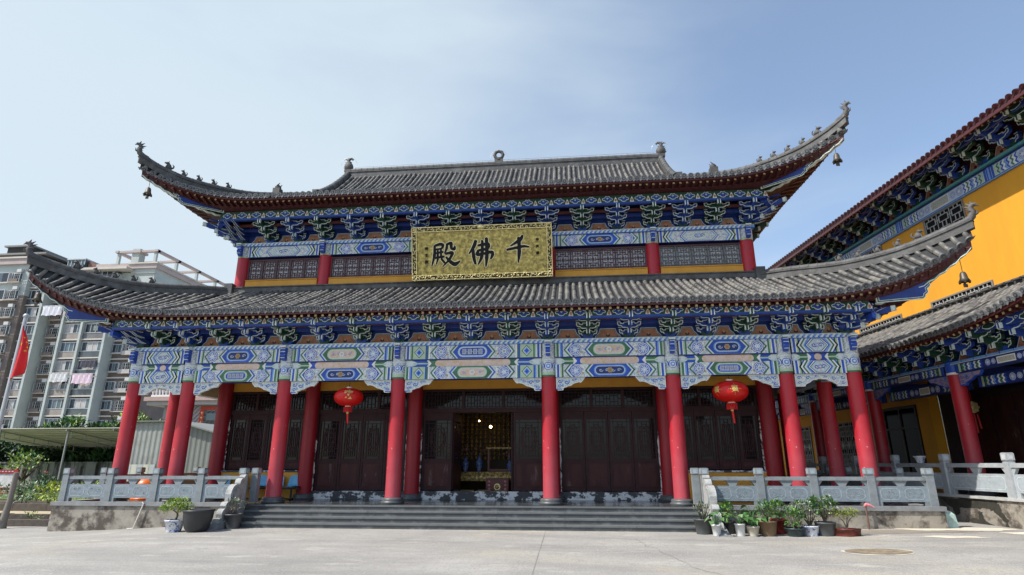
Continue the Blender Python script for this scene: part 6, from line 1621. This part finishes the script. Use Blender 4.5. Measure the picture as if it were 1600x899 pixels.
sh = thing('metal_shed', 'grey corrugated steel shed behind the left veranda columns', 'shed', (-20.5, 15, 0))
m = MB()
def corr(m, p0, p1, zb, zt0, zt1, pitch, amp, mat):
    p0, p1 = V(p0), V(p1); d = p1 - p0; L = d.length; n = int(L / pitch) * 4; nr = V((-d.y, d.x)).normalized(); vs = []
    for i in range(n + 1):
        q = p0 + d * i / n + nr * (amp if i % 4 in (1, 2) else 0); vs += [(q.x, q.y, zb), (q.x, q.y, lerp(zt0, zt1, i / n))]
    m.add(vs, [(2 * i, 2 * i + 2, 2 * i + 3, 2 * i + 1) for i in range(n)], mat)
corr(m, (-2.6, -1.0), (.75, -1.0), -.5, 4.12, 4.12, .3, .025, SHED); m.build('front_wall', sh)
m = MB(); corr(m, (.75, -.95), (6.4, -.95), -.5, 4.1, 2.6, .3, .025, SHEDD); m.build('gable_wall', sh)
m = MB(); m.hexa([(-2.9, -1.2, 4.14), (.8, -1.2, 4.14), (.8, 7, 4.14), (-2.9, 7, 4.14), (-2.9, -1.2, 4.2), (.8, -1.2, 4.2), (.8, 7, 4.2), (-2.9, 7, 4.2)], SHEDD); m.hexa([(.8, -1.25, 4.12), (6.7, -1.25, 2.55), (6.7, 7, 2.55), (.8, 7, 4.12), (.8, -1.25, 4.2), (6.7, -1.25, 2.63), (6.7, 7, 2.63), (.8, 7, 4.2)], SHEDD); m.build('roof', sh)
m = MB(); m.box(-2.6, 6.4, 6, 6.2, -.5, 2.5, SHEDD); m.build('rear_wall', sh)
m = MB()
for k in range(7): m.box(-2.5 + .36 * k, -2.5 + .36 * k + .34, -1.3, -1.22, .3, 1.75, pm('pale_panel_%d' % (k % 2), (.55, .54, .46) if k % 2 else (.44, .46, .46), .1, 2, .7))
tag(m.build('stacked_boards', loc=(-20.5, 15, 0)), 'pale boards leaning on the corrugated shed', 'boards')
CPR = pm('carport_sheet', (.55, .50, .47), .15, 1, .6); CPP = pm('galvanised_post', (.30, .30, .29), .15, 3, .5)
cp = thing('carport', 'open carport with ribbed metal roof on slim steel posts', 'carport', (-29, 15.3, 0))
m = MB(); n = 15
for k in range(n):
    y0, y1 = -.2 + .62 * k, -.2 + .62 * (k + 1); z0, z1 = 3.86 - .078 * k, 3.86 - .078 * (k + 1)
    m.hexa([(-7, y0, z0), (7.2, y0, z0), (7.2, y1 - .05, z1), (-7, y1 - .05, z1), (-7, y0, z0 + .04), (7.2, y0, z0 + .04), (7.2, y1 - .05, z1 + .04), (-7, y1 - .05, z1 + .04)], CPR); m.box(-7, 7.2, y1 - .05, y1, z1 - .05, z1 + .08, CPR)
m.build('ribbed_roof', cp)
for x, y in ((-3.3, 0), (1.3, 0), (-3.3, 8.4), (4.4, 8.4), (.4, 8.4)):
    m = MB(); m.tube((x, y, -.3), (x, y, 3.8 - .126 * y), .06, .06, 8, CPP); m.build('post', cp)
for x in (-3.3, 1.3, 4.4):
    m = MB(); m.bar((x, -.2, 3.76), (x, 9, 2.60), .06, .06, CPP); m.bar((x, .3, 3.35), (x, 9, 2.25), .05, .05, CPP)
    for k in range(8): y = .3 + 1.1 * k; m.bar((x, y, 3.35 - .126 * y), (x, y, 3.75 - .126 * y), .04, .04, CPP)
    m.build('truss', cp)
m = MB(); m.bar((4.4, 8.4, 2.7), (6.0, 8.2, 1.4), .06, .06, CPP); m.build('brace', cp)
BWALL = pm('stained_boundary_concrete', (.27, .255, .23), .2, .8, .9, .3, 12, dirt=(.045, .04, .035), dscale=1.1, dthr=.52, dsoft=.05, stretch=(1, 1, .14))
bw = MB(); bw.box(-64, -20, 20, 20.3, -.8, 1.82, BWALL); bw.box(-64, -20, 19.95, 20.35, 1.82, 1.92, BWALL)
for k in range(12): bw.box(-62 + 3.6 * k, -61.7 + 3.6 * k, 19.9, 20, -.8, 1.8, BWALL)
tag(bw.build('boundary_wall'), 'long stained concrete wall below the dark trees', 'wall')

# ------------------------------------------------------------------ trees and hedges over the wall
LD = [pm('dark_leaf_%d' % i, c, .25, .8, .55) for i, c in enumerate(((.03, .075, .03), (.045, .11, .035), (.022, .055, .026), (.075, .15, .04)))]
LY = [pm('bright_leaf_%d' % i, c, .2, 3, .5) for i, c in enumerate(((.30, .40, .03), (.36, .46, .04), (.17, .29, .03)))]
LM = [pm('mid_leaf_%d' % i, c, .2, 3, .45) for i, c in enumerate(((.05, .14, .035), (.08, .19, .045), (.035, .10, .03)))]
BARK = pm('bark', (.10, .08, .06), .3, 6, .9, .5, 30)
def tree_at(x, y, h, rx, label, mats, n=900, size=.34, seed=1, group='trees over the boundary wall', z0=0, name='tree', low=.25):
    r_ = random.Random(seed); t = thing(name, label, 'tree', (x, y, z0), 0, group)
    m = MB(); m.path([(0, 0, -.3), (.1, 0, h * .3), (-.05, .05, h * .6)], [.16, .12, .07], 8, BARK)
    for k in range(5): a = r_.uniform(0, 6.3); m.path([(0, 0, h * .35), (rx * .35 * cos(a), rx * .35 * sin(a), h * .55), (rx * .7 * cos(a), rx * .7 * sin(a), h * .75)], [.07, .05, .02], 6, BARK)
    m.build('trunk', t)
    m = MB()
    for k in range(16):
        a = r_.uniform(0, 6.3); q = r_.uniform(.1, .8); zz = r_.uniform(low, .86)
        leafclump(m, (rx * q * cos(a), rx * q * sin(a), h * zz), (rx * r_.uniform(.28, .5), rx * r_.uniform(.28, .5), h * r_.uniform(.09, .19)), n // 16, size, mats, r_)
    m.build('crown', t)
tl = ['broad dark tree over the wall at the far left', 'dark bushy tree behind the noticeboard', 'dark tree behind the carport front post', 'dense dark tree above the middle of the stained wall', 'dark tree behind the red corner column', 'pale-topped tree over the carport roof', 'leafy tree top showing above the carport centre']
for i, (x, y, h, rx) in enumerate(((-46, 23.5, 5.2, 3.4), (-41, 23, 4.6, 3.0), (-37, 23.4, 4.5, 3.0), (-33, 23.2, 4.3, 2.9), (-29, 23.4, 4.1, 2.8), (-37.0, 26.5, 5.6, 3.2), (-32.0, 26.8, 5.4, 3.4))):
    tree_at(x, y, h, rx, tl[i], LD + ([LM[1], LM[1], LY[2], LY[2], LY[0], LM[1]] if i > 4 else []), 3400, .46, seed=20 + i)
tree_at(-33.2, 27.6, 6.1, 1.3, 'bright green bush between the first red columns beside the pale house', LY + LM, 500, .3, seed=40, group='shrubs beside the shed', low=.35)
tree_at(-26.2, 11.3, 2.55, 1.15, 'yellow-tipped young tree behind the red noticeboard', [LY[0], LM[1], LM[0], LY[2], pm('cream_leaf', (.45, .45, .2), .2, 3, .5)], 420, .2, seed=41, group='garden shrubs', low=.5)

# ------------------------------------------------------------------ garden strip at the left
SOIL = pm('garden_soil', (.11, .085, .06), .3, 4, .95, .5, 30); GRASS = pm('garden_turf', (.10, .17, .04), .3, 2, .95, .6, 50, dirt=(.16, .15, .06), dscale=2, dthr=.6); YPATH = pm('yellow_path_concrete', (.42, .35, .22), .15, 2, .9, .3, 40)
KERB = pm('dark_brick_kerb', (.085, .07, .058), .3, 5, .9, .5, 25)
m = MB(); m.hexa([(-60, 6.4, -.5), (-15.2, 6.4, -.5), (-15.2, 19.8, -.5), (-60, 19.8, -.5), (-60, 6.4, -.0), (-15.2, 6.4, .0), (-15.2, 19.8, .2), (-60, 19.8, .2)], GRASS); m.build('lawn_ground', kind='structure')
m = MB(); m.box(-60, -13.2, 2.6, 6.05, -.5, -.17, YPATH); m.build('garden_path', kind='structure')
m = MB(); m.box(-40, -13.4, .85, 2.3, -.5, -.20, SOIL); m.build('front_bed_soil', kind='structure'); m = MB(); m.box(-40, -15.2, 6.31, 9.4, -.4, .06, SOIL); m.build('flower_bed_soil', kind='structure')
def kerb(name, label, x0, x1, y0, z0, z1, w=.24):
    m = MB(); x = x0; L = 1.6
    while x < x1: m.box(x, min(x + L - .015, x1), y0, y0 + w, -.6, z1 + R.uniform(-.008, .008), KERB); x += L
    tag(m.build(name), label, 'kerb', 'dark kerbs of the garden beds')
kerb('bed_kerb', 'dark front kerb of the narrow planting strip at the yard edge', -32, -13.25, .60, -.4, -.02); kerb('bed_kerb', 'dark kerb between the planting strip and the yellow path', -32, -13.25, 2.31, -.4, .02)
kerb('bed_kerb', 'dark kerb in front of the flower bed behind the yellow path', -34, -15, 6.06, -.4, .12)
def flowers(x, y, z, n, spread, size, mats, label, h=.5, group='plants in the flower bed', name='garden_plant', extra=None, seed=3):
    r_ = random.Random(seed); t = thing(name, label, 'plant', (x, y, z), 0, group)
    m = MB()
    for k in range(5): a = r_.uniform(0, 6.3); q = r_.uniform(0, spread * .7); m.path([(q * .3 * cos(a), q * .3 * sin(a), -.05), (q * cos(a), q * sin(a), h * .7)], [.018, .008], 5, BARK)
    m.build('stem', t); m = MB(); leafclump(m, (0, 0, h * .6), (spread, spread * .8, h * .5), n, size, mats, r_, shell=.1); m.build('foliage', t)
    if extra:
        m = MB()
        for dx, dz in extra[0]:
            for j in range(9): leaf(m, (dx, -.1, dz), (cos(j * .7), .4 * sin(j * 1.7), .5 + .3 * sin(j * .7)), .16, extra[1], r_)
        m.build('blossom', t)
LW = [pm('silvery_leaf', (.34, .40, .30), .2, 3, .5), LM[1], pm('white_edged_leaf', (.5, .53, .42), .15, 3, .5)]; YEL_L = [pm('lime_leaf', (.42, .48, .02), .2, 3, .5), pm('lime_leaf_deep', (.28, .36, .02), .2, 3, .5)]
k = 0
for x, mats, lb, yy in ((-27.5, LM, 'green leafy plant at the far left end of the flower bed', 7.6), (-25.6, LW, 'white-leaved plant behind the grey stump post', 7.5), (-23.8, LW, 'white-edged plant in the middle of the flower bed', 7.3), (-22.2, LW + LM, 'silvery green plant left of the lime bush', 7.4), (-20.4, YEL_L, 'bright lime-yellow bush in the flower bed near the terrace', 7.3), (-18.9, YEL_L + [LY[0]], 'bright lime-yellow bush against the terrace corner', 7.6), (-19.6, LM + [LM[1]], 'fresh green plant behind the lime bushes', 9.0), (-23, LM, 'low green plant behind the white-leaved ones', 9.0)):
    flowers(x, yy, .0, 230, .95, .2, mats, lb, .85, seed=60 + k); k += 1
for x, lb in ((-17.6, 'tiny weed in the front planting strip left of the middle'), (-16.0, 'tiny weed in the middle of the front planting strip'), (-14.3, 'tiny weed in the front planting strip by the terrace'), (-19.6, 'tiny weed in the front planting strip by the stump post')): flowers(x, 1.6, -.2, 60, .38, .12, LM + LY, lb, .3, 'weeds in the front strip', 'weed', seed=80 + int(-x))
flowers(-27.2, 13.8, .05, 320, .75, .17, LD + LM[2:], 'dark rose bush with pink and white blooms before the wall', 1.0, 'garden shrubs', 'rose_bush', (((.05, 1.25), (.15, 1.22)), pm('rose_pink', (.72, .26, .2), .15, 4, .5)), seed=91)
t = thing('red_noticeboard', 'red framed noticeboard with a white poster in the garden', 'noticeboard', (-24.8, 9.6, -.1))
NRED = pm('noticeboard_red', (.30, .012, .02), .12, 4, .5); NWH = pm('poster_paper', (.62, .60, .58), .15, 2.2, .6, dirt=(.30, .36, .33), dscale=2.6, dthr=.58)
m = MB(); m.box(-2.6, 0, -.05, .05, 1.42, 1.6, NRED); m.box(-2.6, 0, -.05, .05, .45, .75, NRED); m.box(-.18, 0, -.05, .05, .751, 1.419, NRED); m.box(-2.6, -2.42, -.05, .05, .751, 1.419, NRED)
for k in range(13): m.box(-2.5 + .18 * k, -2.4 + .18 * k, -.06, -.051, 1.5, 1.54, NWH)
m.build('frame', t); m = MB(); m.box(-2.42, -.18, -.01, .01, .75, 1.42, NWH); m.build('poster', t)
for x in (-2.5, -.1): m = MB(); m.tube((x, 0, -.3), (x, 0, 1.68), .05, .05, 8, NRED); m.build('post', t)
t = thing('stump_post', 'weathered grey wooden post standing at the left edge of the yard', 'post', (-15.4, -.05, -.26)); GRW = pm('weathered_grey_wood', (.20, .18, .155), .25, 3, .9, .6, 25, stretch=(1, 1, .15))
m = MB(); m.path([(-.05, 0, -.1), (-.02, 0, .25), (.03, .02, .9), (.06, .0, 1.78)], [.17, .115, .085, .078], 12, GRW); m.build('post_body', t)
m = MB(); m.path([(.0, -.08, .3), (-.12, -.14, .1), (-.2, -.18, -.05)], [.08, .09, .06], 8, GRW); m.build('root_flare', t)
fp = thing('flagpole', 'slim pale flagpole at the left edge of the yard', 'flagpole', (-22.75, 6, -.2)); PSTL = pm('brushed_pole_steel', (.50, .51, .52), .08, 4, .35, metal=.4)
m = MB(); m.tube((0, 0, 0), (0, 0, 8.7), .10, .085, 12, PSTL); m.build('pole', fp); m = MB(); m.lathe([(.09, 8.7), (.12, 8.72), (.13, 8.78), (.09, 8.86), (0, 8.9)], (0, 0, 0), 12, PSTL); m.build('finial', fp)
FRED = pm('flag_red_cloth', (.62, .012, .014), .08, 2, .6); FYEL = pm('flag_yellow', (.75, .48, .03), .05, 4, .6)
m = MB(); nu, nv = 16, 18; FX = -22.66
def flagp(u, v): # u across, v down; limp cloth gathered at the halyard and hanging in folds
    w_ = lerp(.10, .80, min(1, v * 1.15) ** .8)
    return (FX + u * w_ + .03 * sin(v * 5), 6 - .13 + .13 * sin(u * 8 + v * 2.5) * (.3 + .7 * v), 8.08 - v * (2.62 - .50 * u) - .25 * u * (1 - v))
vs = [flagp(i / nu, j / nv) for j in range(nv + 1) for i in range(nu + 1)]
m.add(vs, [(j * (nu + 1) + i, (j + 1) * (nu + 1) + i, (j + 1) * (nu + 1) + i + 1, j * (nu + 1) + i + 1) for j in range(nv) for i in range(nu)], FRED, True)
m.add([(a, b + .012, c_) for a, b, c_ in vs], [(j * (nu + 1) + i, j * (nu + 1) + i + 1, (j + 1) * (nu + 1) + i + 1, (j + 1) * (nu + 1) + i) for j in range(nv) for i in range(nu)], FRED, True)
def star(u, v, r, rot=0):
    pts = []
    for k in range(10):
        a = pi / 2 + k * pi / 5 + rot; rr = r if k % 2 == 0 else r * .4; q = flagp(max(0, min(1, u + rr * cos(a) / .62)), max(0, min(1, v - rr * sin(a) / 2.5))); pts.append((q[0], q[1] - .012, q[2]))
    c_ = flagp(u, v); m.add([(c_[0], c_[1] - .014, c_[2])] + pts, [(0, 1 + k, 1 + (k + 1) % 10) for k in range(10)], FYEL)
star(.38, .34, .17)
for u, v in ((.72, .20), (.84, .30), (.84, .42), (.70, .50)): star(u, v, .07, .4)
tag(m.build('national_flag'), 'limp red flag with yellow stars hanging from the flagpole', 'flag')
t = thing('orange_basin', 'upturned orange plastic basin on the veranda behind the left railing', 'basin', (-11.75, 1.5, ZP)); OR = pm('orange_plastic', (.72, .15, .02), .08, 4, .35)
m = MB(); m.lathe([(.42, 0), (.42, .3), (.38, .55), (.22, .70), (0, .74)], (0, 0, 0), 20, OR); m.build('basin_body', t); m = MB(); m.lathe([(.42, .0), (.46, .0), (.46, .05), (.42, .06)], (0, 0, 0), 20, OR); m.build('rim', t)
t = thing('white_pipe', 'thin white plastic pipe leaning on the left terrace wall', 'pipe', (-10.05, -.95, -.08)); PVC = pm('white_pvc', (.66, .64, .58), .08, 6, .4)
m = MB(); m.path([(-.10, -.02, .0), (.08, .0, .66)], .017, 8, PVC); m.path([(.08, 0, .66), (.1, 0, .7), (.04, 0, .74)], .02, 8, PVC); m.path([(-.10, -.02, .0), (-.3, -.03, -.02)], .014, 6, PVC); m.build('pipe_body', t)

# ------------------------------------------------------------------ potted plants
PBLACK = pm('black_plastic', (.028, .03, .032), .2, 4, .45); PGREY = pm('grey_plastic_pot', (.075, .08, .082), .15, 4, .5); PWH = pm('white_plastic_pot', (.62, .62, .60), .08, 4, .4); PCREAM = pm('cream_pot', (.52, .47, .38), .12, 4, .5); PBROWN = pm('brown_clay_pot', (.16, .105, .055), .25, 5, .7, .3, 25); PRED = pm('red_plastic_pot', (.20, .022, .016), .15, 4, .4); PTERR = pm('dark_red_planter', (.15, .03, .022), .2, 4, .45); PDKG = pm('dark_blue_green_pot', (.02, .035, .04), .2, 4, .4)
EARTH = pm('potting_soil', (.04, .03, .022), .3, 10, .95)
def pot(t, r0, r1, h, mat, lip=.012, n=24, sx=1, sy=1):
    m = MB(); m.lathe([(r0, 0), (r0 * .98 + r1 * .02, .01), (r1, h - .04), (r1 + lip, h - .04), (r1 + lip, h), (r1 - .012, h), (r1 - .02, h - .05)], (0, 0, 0), n, mat, sx=sx, sy=sy); m.build('pot', t)
    m = MB(); m.lathe([(r1 - .02, h - .05), (r1 * .5, h - .035), (0, h - .03)], (0, 0, 0), 16, EARTH, sx=sx, sy=sy); m.build('soil', t)
def plant(x, y, label, kind, potspec, name='potted_plant', group='potted plants beside the steps', cat='potted plant', seed=1):
    r_ = random.Random(seed); t = thing(name, label, cat, (x, y, gz(x, y) + .004), 0, group)
    pot(t, *potspec); h = potspec[2]
    st, lf = MB(), MB()
    if kind == 'caladium':       # broad leaves on long stalks
        for k in range(13):
            a = r_.uniform(0, 6.3); q = r_.uniform(.05, .30); zz = h + r_.uniform(.14, .42) - q * .3; tp = (q * cos(a), q * sin(a) * .8, zz)
            st.path([(0, 0, h - .04), (tp[0] * .4, tp[1] * .4, h + (zz - h) * .6), tp], [.012, .009, .006], 5, LM[0]); leaf(lf, tp, V((cos(a), sin(a), -.25)).normalized(), r_.uniform(.2, .3), r_.choice([LM[1], LM[0], pm('veined_leaf', (.16, .27, .10), .25, 9, .4)]), r_, w=.7, bend=.5)
    elif kind == 'shrub':
        for k in range(9):
            a = r_.uniform(0, 6.3); q = r_.uniform(.05, .24); st.path([(0, 0, h - .04), (q * .5 * cos(a), q * .5 * sin(a), h + .16), (q * cos(a), q * sin(a), h + .36)], [.014, .01, .005], 5, BARK)
        leafclump(lf, (0, 0, h + .27), (.27, .23, .25), 240, .12, LM + [LM[1], LY[2]], r_, shell=.05)
    elif kind == 'tallshrub':
        for k in range(9): a = r_.uniform(0, 6.3); q = r_.uniform(.1, .4); st.path([(0, 0, h - .04), (q * .5 * cos(a), q * .4 * sin(a), h + .2), (q * cos(a) * .8, q * sin(a) * .6, h + .5)], [.02, .013, .006], 6, BARK)
        for cx, cz, rr in ((-.18, .34, .19), (.14, .30, .2), (.0, .50, .18), (-.24, .55, .12), (.28, .44, .15), (.16, .60, .10)): leafclump(lf, (cx, 0, h + cz), (rr, rr * .8, rr * .8), 62, r_.uniform(.09, .13), [LM[0], LM[1], LM[1], LM[2], LY[2], LW[2]], r_, shell=.1)
    elif kind == 'bonsai':
        st.path([(0, 0, h - .04), (.05, 0, h + .1), (.02, .02, h + .22), (.12, 0, h + .36)], [.035, .03, .024, .012], 7, BARK); st.path([(.03, .0, h + .18), (-.14, 0, h + .28), (-.26, .02, h + .34)], [.02, .015, .008], 6, BARK)
        for cx, cz, rr in ((-.3, .36, .20), (-.1, .48, .20), (.12, .50, .20), (.3, .38, .19), (.0, .36, .16), (.2, .3, .14), (-.38, .28, .12)): leafclump(lf, (cx * 1.05, 0, h + cz), (rr, rr * .9, rr * .55), 120, .085, LY + [LY[1], LY[2], LM[1]], r_, shell=.2)
    elif kind == 'cloud':
        for s_ in (-1, 1, .3): st.path([(0, 0, h - .04), (.06 * s_, 0, h + .18), (.22 * s_, 0, h + .36)], [.02, .015, .008], 6, BARK)
        for cx, cz in ((-.24, .42), (.05, .46), (.26, .40), (-.1, .36), (.12, .34)): leafclump(lf, (cx, 0, h + cz), (.18, .15, .09), 110, .06, [pm('olive_needle', (.20, .21, .035), .25, 4, .6), pm('olive_needle_dark', (.13, .15, .03), .25, 4, .6), LY[0]], r_)
    elif kind == 'crown':         # thorny small-leaved plant
        for k in range(12): a = r_.uniform(0, 6.3); q = r_.uniform(.05, .26); st.path([(q * .3 * cos(a), q * .3 * sin(a), h - .04), (q * cos(a), q * sin(a), h + r_.uniform(.2, .42))], [.012, .008], 5, BARK)
        leafclump(lf, (0, 0, h + .28), (.28, .24, .16), 130, .085, [LM[2], LD[0], LW[0], pm('dusky_leaf', (.12, .13, .08), .2, 4, .5)], r_, shell=.1)
    st.build('stem', t); lf.build('foliage', t); t.scale = (.9, .9, .88) if x > 0 else (.92, .92, .92); return t
plant(-7.72, -2.62, 'bright yellow-green bonsai in a blue and white porcelain pot', 'bonsai', (.19, .28, .34, PWHITE), 'potted_bonsai', 'plants left of the steps', 'potted bonsai', 3)
plant(-6.52, -1.80, 'small-leaved plant in a grey plastic pot before the left drum stone', 'crown', (.19, .25, .42, PGREY), group='plants left of the steps', seed=4)
t = thing('black_vat', 'large black empty vat beside the porcelain bonsai pot', 'vat', (-7.08, -2.60, gz(-7, -2.6)))
m = MB(); m.lathe([(.24, 0), (.31, .10), (.37, .34), (.385, .50), (.41, .545), (.395, .56), (.36, .5), (.33, .3), (0, .25)], (0, 0, 0), 32, PBLACK); m.build('vat_body', t); m = MB(); m.lathe([(.387, .50), (.405, .51), (.412, .56), (.385, .562)], (0, 0, 0), 32, PBLACK); m.build('rim', t)
plant(6.46, -1.95, 'thorny small-leaved plant in a tall grey pot by the lowest step', 'crown', (.19, .24, .42, PGREY), seed=5)
plant(6.72, -2.32, 'broad-leaved plant in the first slim white pot by the drum stone', 'caladium', (.10, .135, .30, PWH), seed=6)
plant(7.30, -2.32, 'broad pale-leaved plant in a white pot between two other pots', 'caladium', (.11, .14, .33, PWH), seed=7)
plant(7.62, -2.30, 'leafy plant in a short cream pot beside the brown clay pot', 'caladium', (.12, .17, .26, PCREAM), seed=8)
plant(8.0, -2.26, 'bushy plant in a brown clay pot in the middle of the row', 'shrub', (.19, .25, .40, PBROWN), seed=9)
plant(8.42, -1.80, 'green plant in a red plastic pot behind the dark bowl', 'shrub', (.19, .24, .40, PRED), seed=10)
plant(8.62, -2.36, 'low leafy plant in a wide dark bowl', 'shrub', (.20, .27, .22, PDKG), seed=11)
plant(9.02, -2.28, 'tall leafy shrub in a blue and white porcelain pot', 'tallshrub', (.18, .23, .27, PWHITE), seed=12)
plant(9.38, -2.30, 'tall leafy shrub in a dark grey pot beside the red planter', 'tallshrub', (.2, .27, .36, PGREY), seed=13)
plant(9.83, -2.44, 'olive cloud-pruned bonsai in a long dark red planter', 'cloud', (.34, .36, .20, PTERR, .012, 4, 1.0, .55), 'potted_bonsai', cat='potted bonsai', seed=14)
plant(7.12, -1.75, 'dark leafy plant in a black pot behind the white pots', 'shrub', (.2, .24, .34, PBLACK), seed=15)
plant(7.78, -1.70, 'dark leafy plant in a black tub behind the cream pot', 'caladium', (.24, .28, .4, PBLACK), seed=16)
t = thing('standpipe', 'rusty standpipe with a pink cloth tied over its tap', 'tap', (10.98, -1.02, gz(11, -1))); RUST = pm('rusty_pipe', (.14, .08, .06), .3, 8, .8); PKC = pm('pink_cloth', (.66, .30, .32), .2, 9, .8, dirt=(.5, .05, .06), dscale=8, dthr=.55)
m = MB(); m.tube((0, 0, 0), (0, 0, .62), .025, .025, 8, RUST); m.build('pipe', t); m = MB(); m.path([(-.04, 0, .58), (.0, -.02, .63), (.10, -.04, .61), (.20, -.05, .55)], [.02, .045, .035, .018], 8, PKC); m.build('cloth', t)
t = thing('pale_green_bag', 'pale green plastic sack at the corner of the right terrace wall', 'bag', (13.28, -.60, gz(13, -.6))); m = MB(); GRB = pm('pale_green_plastic', (.34, .46, .42), .2, 6, .4, .5, 9); m.hexa([(-.15, -.1, 0), (.15, -.1, 0), (.15, .1, 0), (-.15, .1, 0), (-.17, -.07, .36), (.12, -.08, .33), (.13, .07, .32), (-.16, .08, .35)], GRB); m.hexa([(-.17, -.07, .361), (.12, -.08, .331), (.13, .07, .321), (-.16, .08, .351), (-.10, -.02, .46), (.05, -.02, .42), (.05, .02, .42), (-.1, .02, .45)], GRB); m.build('bag_body', t)

# ------------------------------------------------------------------ light, sky, camera
SUN_EL, SUN_AZ = rad(50), None
sd = V((-.76, -.42, 1.02)).normalized()     # towards the sun: high on the left, a little in front of the facade
el = math.asin(sd.z); az = math.atan2(sd.x, sd.y)      # azimuth clockwise from +y
sun = bpy.data.lights.new('sun', 'SUN'); sun.energy = 4.2; sun.angle = rad(.53); sun.color = (1, .955, .89)
so = bpy.data.objects.new('sun', sun); COL.objects.link(so); so.rotation_euler = (-sd).to_track_quat('-Z', 'Y').to_euler()
w = bpy.data.worlds.new('World'); sc.world = w; w.use_nodes = True; nt = w.node_tree; N = nt.nodes; L = nt.links
bg = N['Background']; bg.inputs['Strength'].default_value = .15
sky = N.new('ShaderNodeTexSky'); sky.sky_type = 'NISHITA'; sky.sun_disc = False; sky.sun_elevation = el; sky.sun_rotation = az; sky.air_density = 1.0; sky.dust_density = 1.6; sky.ozone_density = 1.3; sky.altitude = 30
tc = N.new('ShaderNodeTexCoord'); 
# thin veil of cloud: broad soft noise, thicker low down and towards the sun
mp = N.new('ShaderNodeMapping'); mp.inputs['Scale'].default_value = (1.0, 1.0, 2.6); L.new(tc.outputs['Generated'], mp.inputs[0])
nz = N.new('ShaderNodeTexNoise'); nz.inputs['Scale'].default_value = 1.7; nz.inputs['Detail'].default_value = 5; nz.inputs['Roughness'].default_value = .5; nz.inputs['Distortion'].default_value = .3; L.new(mp.outputs[0], nz.inputs['Vector'])
dp = N.new('ShaderNodeVectorMath'); dp.operation = 'DOT_PRODUCT'; L.new(tc.outputs['Generated'], dp.inputs[0]); dp.inputs[1].default_value = V((-.86, .5, .05)).normalized()
ma = N.new('ShaderNodeMath'); ma.operation = 'MULTIPLY_ADD'; ma.inputs[1].default_value = 1.15; ma.inputs[2].default_value = -.40; L.new(dp.outputs['Value'], ma.inputs[0])
mb_ = N.new('ShaderNodeMath'); mb_.operation = 'MULTIPLY_ADD'; mb_.inputs[1].default_value = 1.3; L.new(nz.outputs['Fac'], mb_.inputs[0]); L.new(ma.outputs[0], mb_.inputs[2])
mr = N.new('ShaderNodeMapRange'); mr.interpolation_type = 'SMOOTHSTEP'; mr.inputs[1].default_value = .25; mr.inputs[2].default_value = 1.25; mr.inputs[3].default_value = .16; mr.inputs[4].default_value = .92; L.new(mb_.outputs[0], mr.inputs[0])
cl = N.new('ShaderNodeMix'); cl.data_type = 'RGBA'; cl.inputs[7].default_value = (3.6, 4.2, 4.6, 1); L.new(mr.outputs[0], cl.inputs['Factor']); tn = N.new('ShaderNodeMix'); tn.data_type = 'RGBA'; tn.blend_type = 'MULTIPLY'; tn.inputs['Factor'].default_value = 1; tn.inputs[7].default_value = (.96, 1.02, 1.08, 1); L.new(sky.outputs[0], tn.inputs[6]); L.new(tn.outputs[2], cl.inputs[6]); L.new(cl.outputs[2], bg.inputs['Color'])

cam = bpy.data.cameras.new('camera'); co = bpy.data.objects.new('camera', cam); COL.objects.link(co)
cx, cy, cz, yaw, pit, rol, f = 3.1613, -18.7145, 1.7851, .1006, .2929, -.0008, 912.0
F0 = V((-sin(yaw), cos(yaw), 0)); R0 = V((cos(yaw), sin(yaw), 0)); fw = F0 * cos(pit) + V((0, 0, sin(pit))); up = F0 * -sin(pit) + V((0, 0, cos(pit)))
rt = R0 * cos(rol) + up * sin(rol); uv = -R0 * sin(rol) + up * cos(rol)
M = Matrix((rt, uv, -fw)).transposed().to_4x4(); M.translation = V((cx, cy, cz)); co.matrix_world = M
cam.sensor_width = 36; cam.lens = 36 * f / 1600; cam.clip_end = 3000; cam.clip_start = .05
sc.camera = co
sc.view_settings.view_transform = 'Standard'; sc.view_settings.look = 'None'; sc.view_settings.exposure = 0.42; sc.view_settings.gamma = 1
sc.cycles.max_bounces = 6; sc.cycles.diffuse_bounces = 4; sc.cycles.glossy_bounces = 3
